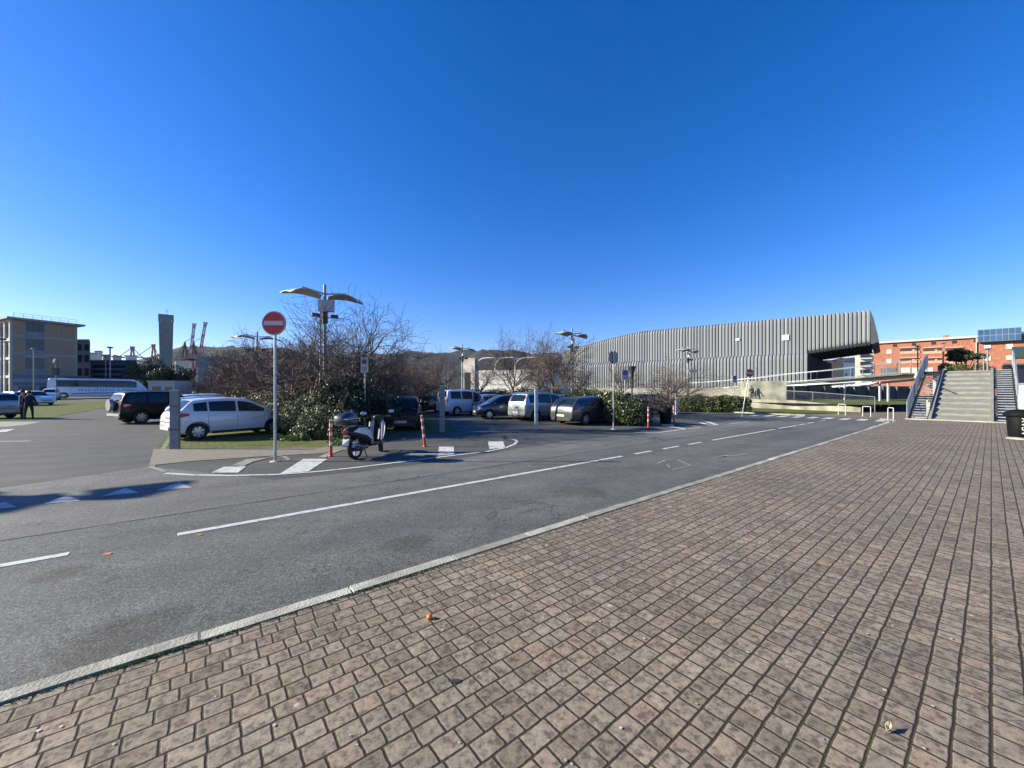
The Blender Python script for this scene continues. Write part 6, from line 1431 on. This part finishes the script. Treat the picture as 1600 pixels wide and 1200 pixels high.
mb = MB(); mb.lathe([(.001, .05), (.26, .05), (.30, .55), (.31, .80), (.001, .80)], 20); mb.build('body', MATS['bin_black'], bn, 40); mb = MB(); mb.lathe([(.001, .80), (.34, .80), (.33, .88), (.001, .98)], 20); mb.build('lid', MATS['bin_black'], bn, 40); mb = MB(); mb.box((0, 0, .03), (.6, .6, .06)); mb.build('plinth', CONC, bn)
# red and white flexible posts
def stripe_post(x, y, label, tilt=0.0, h=.97):
    X, Y = G(x, y); e = empty('striped_post', (X, Y, 0), 0, label, 'bollard', 'red and white striped posts'); e.rotation_euler = (0, tilt, 0)
    mb = MB(); mb.lathe([(.001, 0), (.07, 0), (.07, .012), (.045, .03), (.04, .05)], 16); mb.build('base', REDP, e, 40)
    zs = [.03, .30, .40, .56, .65, .80, .885, h]
    for k in range(len(zs) - 1):
        mb = MB(); mb.cyl((0, 0, zs[k]), (0, 0, zs[k + 1]), .040 if k % 2 == 0 else .0415, 16); mb.build('band', PLATE if k % 2 else mat('post_red', (.42, .045, .03), .5), e, 40)
    mb = MB(); mb.lathe([(.038, h), (.036, h + .02), (.001, h + .03)], 16); mb.build('cap', PLATE, e, 40)
stripe_post(517, 713.5, 'red and white striped post just left of the scooter'); stripe_post(664, 698, 'leaning red and white striped post right of the scooter', tilt=math.radians(-6))
stripe_post(1013, 668, 'red and white striped post left of the far litter bin'); stripe_post(1053.5, 663, 'red and white striped post right of the far litter bin', tilt=math.radians(-2))
# grey totem posts
def totem(x, y, label, m=ZINC, h=1.86, wd=.235):
    X, Y = G(x, y); e = empty('totem_post', (X, Y, 0), .15, label, 'post', 'flat grey bay marker posts')
    mb = MB(); mb.box((0, 0, h / 2), (wd, .10, h)); mb.build('post', m, e)
    mb = MB(); mb.box((0, 0, h + .02), (wd + .02, .12, .04)); mb.build('cap', STEEL, e)
    mb = MB(); mb.box((0, -.052, h * .34), (wd + .004, .01, .025)); mb.box((0, -.052, h * .74), (wd + .004, .01, .02)); mb.build('groove', DARKM, e)
    return e
totem(273.5, 702, 'flat grey post in front of the white hatchback, nearest of its kind', h=1.75)
totem(691, 675, 'weathered grey post in front of the white van', h=1.95, wd=.22)
totem(838, 663.5, 'pale post between the silver people carrier and the dark grey estate', mat('post_pale', (.55, .56, .56), .5, var=.1), 1.86, .16); totem(1057, 648, 'pale post at the left end of the green hedge', MATS['post_pale'], 1.86, .17)
# winged lamps
def lamp(x, Y, label, h=6.55, box=False, twinp=False, rz=0.0, loc=None):
    X = atx(x, Y) if loc is None else loc[0]; Y = Y if loc is None else loc[1]
    e = empty('winged_lamp', (X, Y, gz(Y)), math.atan2(.54, .84) + rz, label, 'street lamp', 'street lamps with two curved wings')
    mb = MB(); mb.tube([(0, 0, -.05), (0, 0, 2.5), (0, 0, h)], [.085, .075, .06], 12); mb.build('pole', ZINC, e, 60)
    for s_ in (-1, 1):
        mb = MB(); V = []; n = 10
        for i in range(n + 1):
            t = i / n; r = s_ * (.14 + 1.42 * t); z = h - .50 + .26 * math.sin(PI * min(1, t * 1.1) * .62) - .20 * t * t
            if s_ > 0: z -= .10 * t
            hw = (.24 + .36 * math.sin(PI * min(1, .12 + t * .80))) * (1 if t < .85 else 1 - (t - .85) * 2.2); sk = .22 * t
            for j in range(5): f = -1 + j / 2; V.append((r + sk * f * s_ * .8, f * hw * 1.0, z - .07 * (abs(f)) ** 2))
        k = len(V); V += [(a_[0], a_[1] * .97, a_[2] - .035) for a_ in V]; Fc = []
        for i in range(n):
            for j in range(4): a_ = i * 5 + j; Fc += [(a_, a_ + 1, a_ + 6, a_ + 5), (k + a_, k + a_ + 5, k + a_ + 6, k + a_ + 1)]
            for j in (0, 4): a_ = i * 5 + j; Fc.append((a_, a_ + 5, k + a_ + 5, k + a_))
        for i in (0, n):
            for j in range(4): a_ = i * 5 + j; Fc.append((a_, a_ + 1, k + a_ + 1, k + a_))
        mb.add(V, Fc); mb.build('wing', mat('lamp_wing', (.40, .40, .385), .5, var=.06), e, 50)
        mb = MB(); mb.beam((0, 0, h - .42), (s_ * .9, 0, h - .22 - (.08 if s_ > 0 else 0)), .05, .06); mb.build('arm', ZINC, e)
        mb = MB(); mb.box((s_ * .38, -.12, h - 1.42), (.30, .22, .14)); mb.tube([(0, 0, h - 1.5), (s_ * .36, -.08, h - 1.48)], .02, 6); mb.build('spotlight', DARKM, e)
    mb = MB(); mb.cyl((0, 0, h - 1.75), (0, 0, h - 1.2), .13, 12); mb.build('collar', DARKM, e, 60)
    if box:
        mb = MB(); mb.box((.05, -.16, h - .98), (.62, .26, .52), rz=-.5); mb.build('equipment_box', mat('lamp_box', (.42, .43, .42), .5), e)
    else:
        mb = MB(); mb.cyl((0.04, -.1, h - 1.15), (0.04, -.1, h - .75), .12, 10); mb.build('lantern', mat('lantern_white', (.6, .6, .58), .4), e, 50)
    return e
lamp(507.5, 17.5, 'tall winged lamp with a box under its wings, rising from the bare trees', box=True)
lamp(893.5, 29.0, 'winged lamp between the white hall and the ribbed hall', h=6.45)
lamp(722.5, 39.5, 'winged lamp at the left corner of the white hall', h=6.5)
lamp(1075, 40.0, 'winged lamp in front of the ribbed hall above the green hedge', h=6.4)
lamp(402, 30.0, 'winged lamp half hidden in the tangle of bare trees left of the no entry disc', h=6.35)
ol = lamp(0, 0, 'winged lamp outside the left edge of the photo whose shadow falls on the road', h=6.45, loc=(-21.0, 6.55))
X, Y = G(507, 640); e = empty('slim_pole', (atx(500.5, 17.3), 17.3, 0), 0, 'slim galvanised pole just left of the tall winged lamp', 'pole')
mb = MB(); mb.cyl((0, 0, -.05), (0, 0, 5.2), .045, 8); mb.build('pole', STEEL, e, 60); mb = MB(); mb.lathe([(.001, 5.2), (.06, 5.2), (.04, 5.35), (.001, 5.4)], 8); mb.build('cap', WHITEP, e, 60)
# direction plate on the fourth lamp
p = P(1083.5, 579.5, 39.7); e = empty('name_plate', (p.x, p.y, p.z), 0, 'small white plate fixed to the winged lamp in front of the ribbed hall', 'sign'); mb = MB(); mb.box((0, 0, 0), (.9, .04, .33)); mb.build('plate', WHITEP, e); mb = MB(); mb.box((-.38, .06, 0), (.3, .08, .05)); mb.build('bracket', STEEL, e)
# dark funnel sign cluster near the dark hedge
p = P(987.5, 585, 24); e = empty('signal_hood', (p.x, p.y, 0), 0, 'dark funnel topped post right of the no parking panel over the dark hedge', 'post')
mb = MB(); mb.cyl((0, 0, -.05), (0, 0, p.z), .05, 8); mb.build('pole', DARKM, e, 60); mb = MB(); mb.lathe([(.06, p.z - .25), (.22, p.z + .45), (.23, p.z + .5), (.001, p.z + .52)], 12); mb.build('hood', DARKM, e, 40)
# thin masts
def mast(x, Y, ytop, label, r=.05, arm=False, sign=None):
    p = P(x, ytop, Y); e = empty('thin_mast', (p.x, Y, gz(Y)), 0, label, 'pole', 'thin distant masts')
    mb = MB(); mb.cyl((0, 0, -.1), (0, 0, p.z - gz(Y)), r, 8); mb.build('pole', ZINC, e, 60)
    mb = MB(); mb.ball((0, 0, p.z - gz(Y)), r * 3, 8, 6, (1.4, 1.4, .5)); mb.build('head', ZINC, e, 60)
    if arm: mb = MB(); mb.beam((-1.1, 0, p.z - .3), (1.1, 0, p.z - .3), .07, .1); mb.build('arm', ZINC, e)
mast(53, 50, 545, 'thin lamp post in front of the brick block, right of the standing people', .07); mast(3, 40, 530, 'dark pole at the left edge of the photo', .08, True)
mast(172, 90, 543, 'pale flag mast right of the office wing', .14); mast(165, 92, 556, 'shorter mast beside the flag mast', .08)
mast(1003, 36, 567, 'thin white lamp post left of the round bare tree', .035); mast(1182, 44, 575, 'thin post behind the leaning no entry sign', .03)
mast(1434, 70, 541, 'thin dark lamp post left of the stair top', .09); mast(1474, 72, 536, 'thin dark lamp post over the stair top', .09); mast(1543, 48, 545, 'white floodlight post behind the right side of the stair', .08); mast(1537, 50, 558, 'short white post left of the white floodlight post', .07); mast(1524, 45, 562, 'thin white post beside the umbrella pine', .04)
p = P(86.5, 567, 55); e = empty('round_board', (p.x, p.y, gz(p.y)), 0, 'brown round board on a post behind the tail of the coach', 'sign')
mb = MB(); mb.cyl((0, .08, 0), (0, .08, p.z), .06, 8); mb.build('pole', ZINC, e, 60); mb = back_plate(.38, .06); o = mb.build('disc', mat('brown_disc', (.20, .13, .10), .7), e, 40); o.location = (0, 0, p.z); mb = MB(); mb.box((.1, -.05, p.z - 1.4), (.8, .25, 1.0)); mb.build('box', DARKM, e)

# ================================================================== PEOPLE
SKIN = mat('skin', (.42, .26, .19), .6); CLOTH_D = mat('dark_cloth', (.018, .020, .035), .9, var=.2); CLOTH_J = mat('dark_trousers', (.022, .022, .028), .9); HAIR = mat('hair', (.03, .02, .015), .7)
def person(X, Y, z, rz, h, label, joints=None, top=CLOTH_D, leg=CLOTH_J, group=None, lean=0.0, extra=None, stance=.12, arms='pocket'):
    e = empty('person', (X, Y, z), rz, label, 'person', group); k = h / 1.75
    J = {'pel': (0, 0, .95), 'bel': (0, .01, 1.10), 'che': (0 + lean * .5, -.0, 1.32), 'nek': (lean * .9, 0, 1.50), 'hd0': (lean, 0, 1.57), 'hd1': (lean * 1.1, 0, 1.68),
         'hl': (.0, .10, .90), 'kl': (.02, stance + .02, .50), 'al': (0, stance + .04, .09), 'fl': (.15, stance + .06, .04),
         'hr': (.0, -.10, .90), 'kr': (.03, -stance - .02, .50), 'ar': (-.02, -stance - .04, .09), 'fr': (.13, -stance - .06, .04),
         'sl': (lean * .8, .18, 1.42), 'el': (-.04 + lean, .26, 1.16), 'wl': (.10 + lean, .22, .98), 'ml': (.16 + lean, .18, .92),
         'sr': (lean * .8, -.18, 1.42), 'er': (-.04 + lean, -.26, 1.16), 'wr': (.10 + lean, -.22, .98), 'mr': (.16 + lean, -.18, .92)}
    if joints: J.update(joints)
    R = {'pel': .15, 'bel': .13, 'che': .155, 'nek': .055, 'hd0': .085, 'hd1': .095, 'hl': .10, 'kl': .065, 'al': .045, 'fl': .035, 'hr': .10, 'kr': .065, 'ar': .045, 'fr': .035, 'sl': .07, 'el': .052, 'wl': .038, 'ml': .035, 'sr': .07, 'er': .052, 'wr': .038, 'mr': .035}
    E = [('pel', 'bel'), ('bel', 'che'), ('che', 'nek'), ('nek', 'hd0'), ('hd0', 'hd1'), ('pel', 'hl'), ('hl', 'kl'), ('kl', 'al'), ('al', 'fl'), ('pel', 'hr'), ('hr', 'kr'), ('kr', 'ar'), ('ar', 'fr'), ('che', 'sl'), ('sl', 'el'), ('el', 'wl'), ('wl', 'ml'), ('che', 'sr'), ('sr', 'er'), ('er', 'wr'), ('wr', 'mr')]
    names = list(J); me = bpy.data.meshes.new('body'); me.from_pydata([tuple(c * k for c in J[n]) for n in names], [(names.index(a), names.index(b)) for a, b in E], [])
    o = bpy.data.objects.new('tmp', me); COL.objects.link(o); md = o.modifiers.new('skin', 'SKIN'); md.use_smooth_shade = True; 
    for i, n in enumerate(names): o.data.skin_vertices[0].data[i].radius = (R[n] * k, R[n] * k); o.data.skin_vertices[0].data[i].use_root = (i == 0)
    o.modifiers.new('sub', 'SUBSURF').levels = 2
    dg = bpy.context.evaluated_depsgraph_get(); m2 = bpy.data.meshes.new_from_object(o.evaluated_get(dg)); bpy.data.objects.remove(o)
    m2.materials.clear()
    for m in (SKIN, top, leg, DARKM): m2.materials.append(m)
    hands = [Vector(J['ml']) * k, Vector(J['mr']) * k]; nk = Vector(J['nek']) * k; hdv = Vector(J['hd1']) * k; pel = J['pel'][2] * k; fz = .075 * k
    feet = [Vector(J['fl']) * k, Vector(J['fr']) * k]
    for p_ in m2.polygons:
        c = p_.center; mi = 1
        if (c - hdv).length < .20 * k and c.z > nk.z: mi = 0
        elif min((c - q).length for q in hands) < .075 * k: mi = 0
        elif min((c - q).length for q in feet) < .13 * k: mi = 3
        elif c.z < pel - .02 * k: mi = 2
        p_.material_index = mi
    m2.name = 'body'; link(bpy.data.objects.new('body', m2), e)
    mb = MB(); mb.ball(hdv + Vector((-.025 * k, 0, .03 * k)), .112 * k, 14, 10, (1.0, .92, .95)); mb.build('hair', HAIR, e, 60)
    mb = MB(); f = hdv + Vector((.085 * k, 0, -.02 * k)); mb.ball(f + Vector((.015, 0, -.01)), .018 * k, 8, 6, (1, .7, 1.3)); mb.build('nose', SKIN, e, 60)
    mb = MB(); q = hdv; bt = Vector(J['che']) * k; mb.lathe([(.165 * k, -.42 * k), (.185 * k, -.30 * k), (.175 * k, -.1 * k), (.19 * k, .05 * k), (.14 * k, .14 * k), (.07 * k, .20 * k)], 16, 'Z', bt); 
    for i in range(len(mb.v)): v = mb.v[i]; mb.v[i] = (bt.x + (v[0] - bt.x) * .82 - (lean * .5 * k) * max(0, (bt.z - v[2])) / .5, v[1], v[2])
    mb.build('jacket', top, e, 60); return e
X, Y = G(35, 655); person(X, Y, 0, 1.2, 1.78, 'person in a dark jacket standing left of a second one, head showing above', group='people beside the silver car', lean=.03)
X, Y = G(45, 655.5)
pp_ = person(X, Y, 0, 2.4, 1.72, 'person in dark clothes with a shoulder bag bending forward beside the silver car', group='people beside the silver car', lean=.16)
mb = MB(); mb.ball((-.18, -.30, .98), .15, 10, 8, (.8, .5, .9)); mb.tube([(-.1, -.26, 1.1), (.05, 0, 1.45), (.0, .15, 1.38)], .015, 5); b_ = mb.build('shoulder_bag', BLACKP, None, 60); b_.location = pp_.location; b_.rotation_euler = pp_.rotation_euler; tag(b_, 'black bag hanging at the hip of the bending person', 'bag')
# cyclist on the path behind the low wall
Yc = 48.0; Xc = atx(1176, Yc); zc = .62
cy = person(Xc, Yc, zc, -2.6, 1.75, 'cyclist in a dark top riding past the stained wall block', joints={'kl': (.28, .12, .62), 'al': (.16, .12, .22), 'fl': (.30, .12, .16), 'kr': (.22, -.12, .52), 'ar': (.02, -.12, .12), 'fr': (.16, -.12, .06), 'el': (.28, .24, 1.22), 'wl': (.50, .20, 1.10), 'ml': (.56, .18, 1.06), 'er': (.28, -.24, 1.22), 'wr': (.50, -.20, 1.10), 'mr': (.56, -.18, 1.06), 'che': (.14, 0, 1.34), 'nek': (.22, 0, 1.50), 'hd0': (.26, 0, 1.57), 'hd1': (.28, 0, 1.68), 'sl': (.18, .18, 1.42), 'sr': (.18, -.18, 1.42)}, top=mat('black_top', (.02, .02, .022), .9), leg=mat('grey_trousers', (.12, .13, .15), .9))
bc = empty('bicycle', (Xc, Yc, zc), -2.6, 'dark bicycle ridden by the cyclist past the stained wall block', 'bicycle')
for x in (-.45, .58):
    mb = MB(); n = 24; mb.tube([(.34 * math.cos(2 * PI * i / n), 0, .34 * math.sin(2 * PI * i / n)) for i in range(n + 1)], .02, 6, False)
    for i in range(10): mb.tube([(0, 0, 0), (.33 * math.cos(.63 * i), 0, .33 * math.sin(.63 * i))], .004, 3)
    o = mb.build('wheel', RUBBER, bc); o.location = (x, 0, .36)
mb = MB(); bbk = (.08, 0, .30); stt = (-.08, 0, .82); hdt = (.42, 0, .85)
for a_, b_ in ((bbk, stt), (stt, hdt), (bbk, hdt), (bbk, (-.45, 0, .36)), (stt, (-.45, 0, .36)), (hdt, (.58, 0, .36)), (hdt, (.45, 0, 1.02)), (stt, (-.1, 0, .92))): mb.tube([a_, b_], .018, 6)
mb.build('frame', DARKM, bc, 60); mb = MB(); mb.box((-.1, 0, .93), (.26, .14, .05)); mb.build('saddle', BLACKP, bc); mb = MB(); mb.tube([(.55, -.26, 1.05), (.45, 0, 1.02), (.55, .26, 1.05)], .014, 6); mb.build('handlebar', DARKM, bc)

# small things on the paving
X, Y = G(671, 967, .06); e = empty('fruit', (X, Y, .06), 0, 'small squashed orange fruit lying on the paving', 'fruit')
mb = MB(); mb.ball((0, 0, .016), .022, 14, 10, (1.05, .95, .75)); mb.build('peel', mat('orange_peel', (.75, .22, .02), .45, var=.2, scale=40, bump=.3, bscale=200), e, 60); mb = MB(); mb.slab([(.015, .006, .002), (.045, .02, .002), (.05, .004, .006), (.03, -.008, .002)], (0, 0, .004)); mb.build('skin_flap', mat('orange_peel'[:0] + 'peel_pale', (.7, .35, .12), .7), e)
X, Y = G(1388, 1143, .06); e = empty('dry_leaf', (X, Y, .06), .6, 'curled pale dry leaf on the paving near the lower right', 'leaf')
V = []; n = 7
for i in range(n):
    t = i / (n - 1); wd = .013 * math.sin(PI * min(1, t * .9 + .08)); z = .012 + .018 * t * t
    V += [(t * .05 - .02, -wd, z + .01), (t * .05 - .02, 0, z - .006), (t * .05 - .02, wd, z + .012)]
mb = MB(); mb.add(V, [(3 * i + j, 3 * i + j + 1, 3 * i + j + 4, 3 * i + j + 3) for i in range(n - 1) for j in range(2)]); o = mb.build('blade', mat('dry_leaf_mat', (.45, .38, .22), .8, var=.3, scale=40), e, 60, False); sm = o.modifiers.new('s', 'SOLIDIFY'); sm.thickness = .0015
mb = MB(); mb.tube([(-.02, 0, .008), (-.045, .004, .003)], .0012, 4); mb.build('stalk', BARK, e)
X, Y = G(711, 1065, .06); o = sheet('stain', [[(X + .03 * math.cos(t) * (1 + .35 * math.sin(2.3 * t)), Y + .017 * math.sin(t)) for t in np.linspace(0, 5.9, 14)]], .0635, mat('stain_dark', (.03, .03, .033), .7), follow=False)
# dark damp patch and a round cover on the road
# pieces that are separate in reality become parts of their own
for o in list(bpy.data.objects):
    if o.type == 'MESH' and o.parent is not None and o.name.split('.')[0] in ('post', 'column', 'buttress', 'pier', 'bell', 'brick_panel', 'foot', 'ramp_kerb', 'stringer', 'blue_band', 'chimney', 'gap', 'spotlight_', 'bracket', 'shield_edge', 'small_print', 'groove', 'concrete_frame', 'plate'):
        if o.parent.name.startswith('totem_post') and o.name.startswith('post'): continue
        if not o.children: explode(o)
# drop temporary data
for me in list(bpy.data.meshes):
    if me.users == 0: bpy.data.meshes.remove(me)

# ================================================================== AIR
hz = MB(); hz.box((0, 1500, 200), (9000, 4300, 430))
hm = bpy.data.materials.new('haze_air'); hm.use_nodes = True; ht_ = hm.node_tree; ht_.nodes.clear()
pv = ht_.nodes.new('ShaderNodeVolumePrincipled'); pv.inputs['Color'].default_value = (.55, .76, 1, 1); pv.inputs['Density'].default_value = 0.000014; pv.inputs['Anisotropy'].default_value = 0.2
mo_ = ht_.nodes.new('ShaderNodeOutputMaterial'); ht_.links.new(pv.outputs[0], mo_.inputs['Volume'])
hz_o = hz.build('haze', hm); hz_o['kind'] = 'stuff'
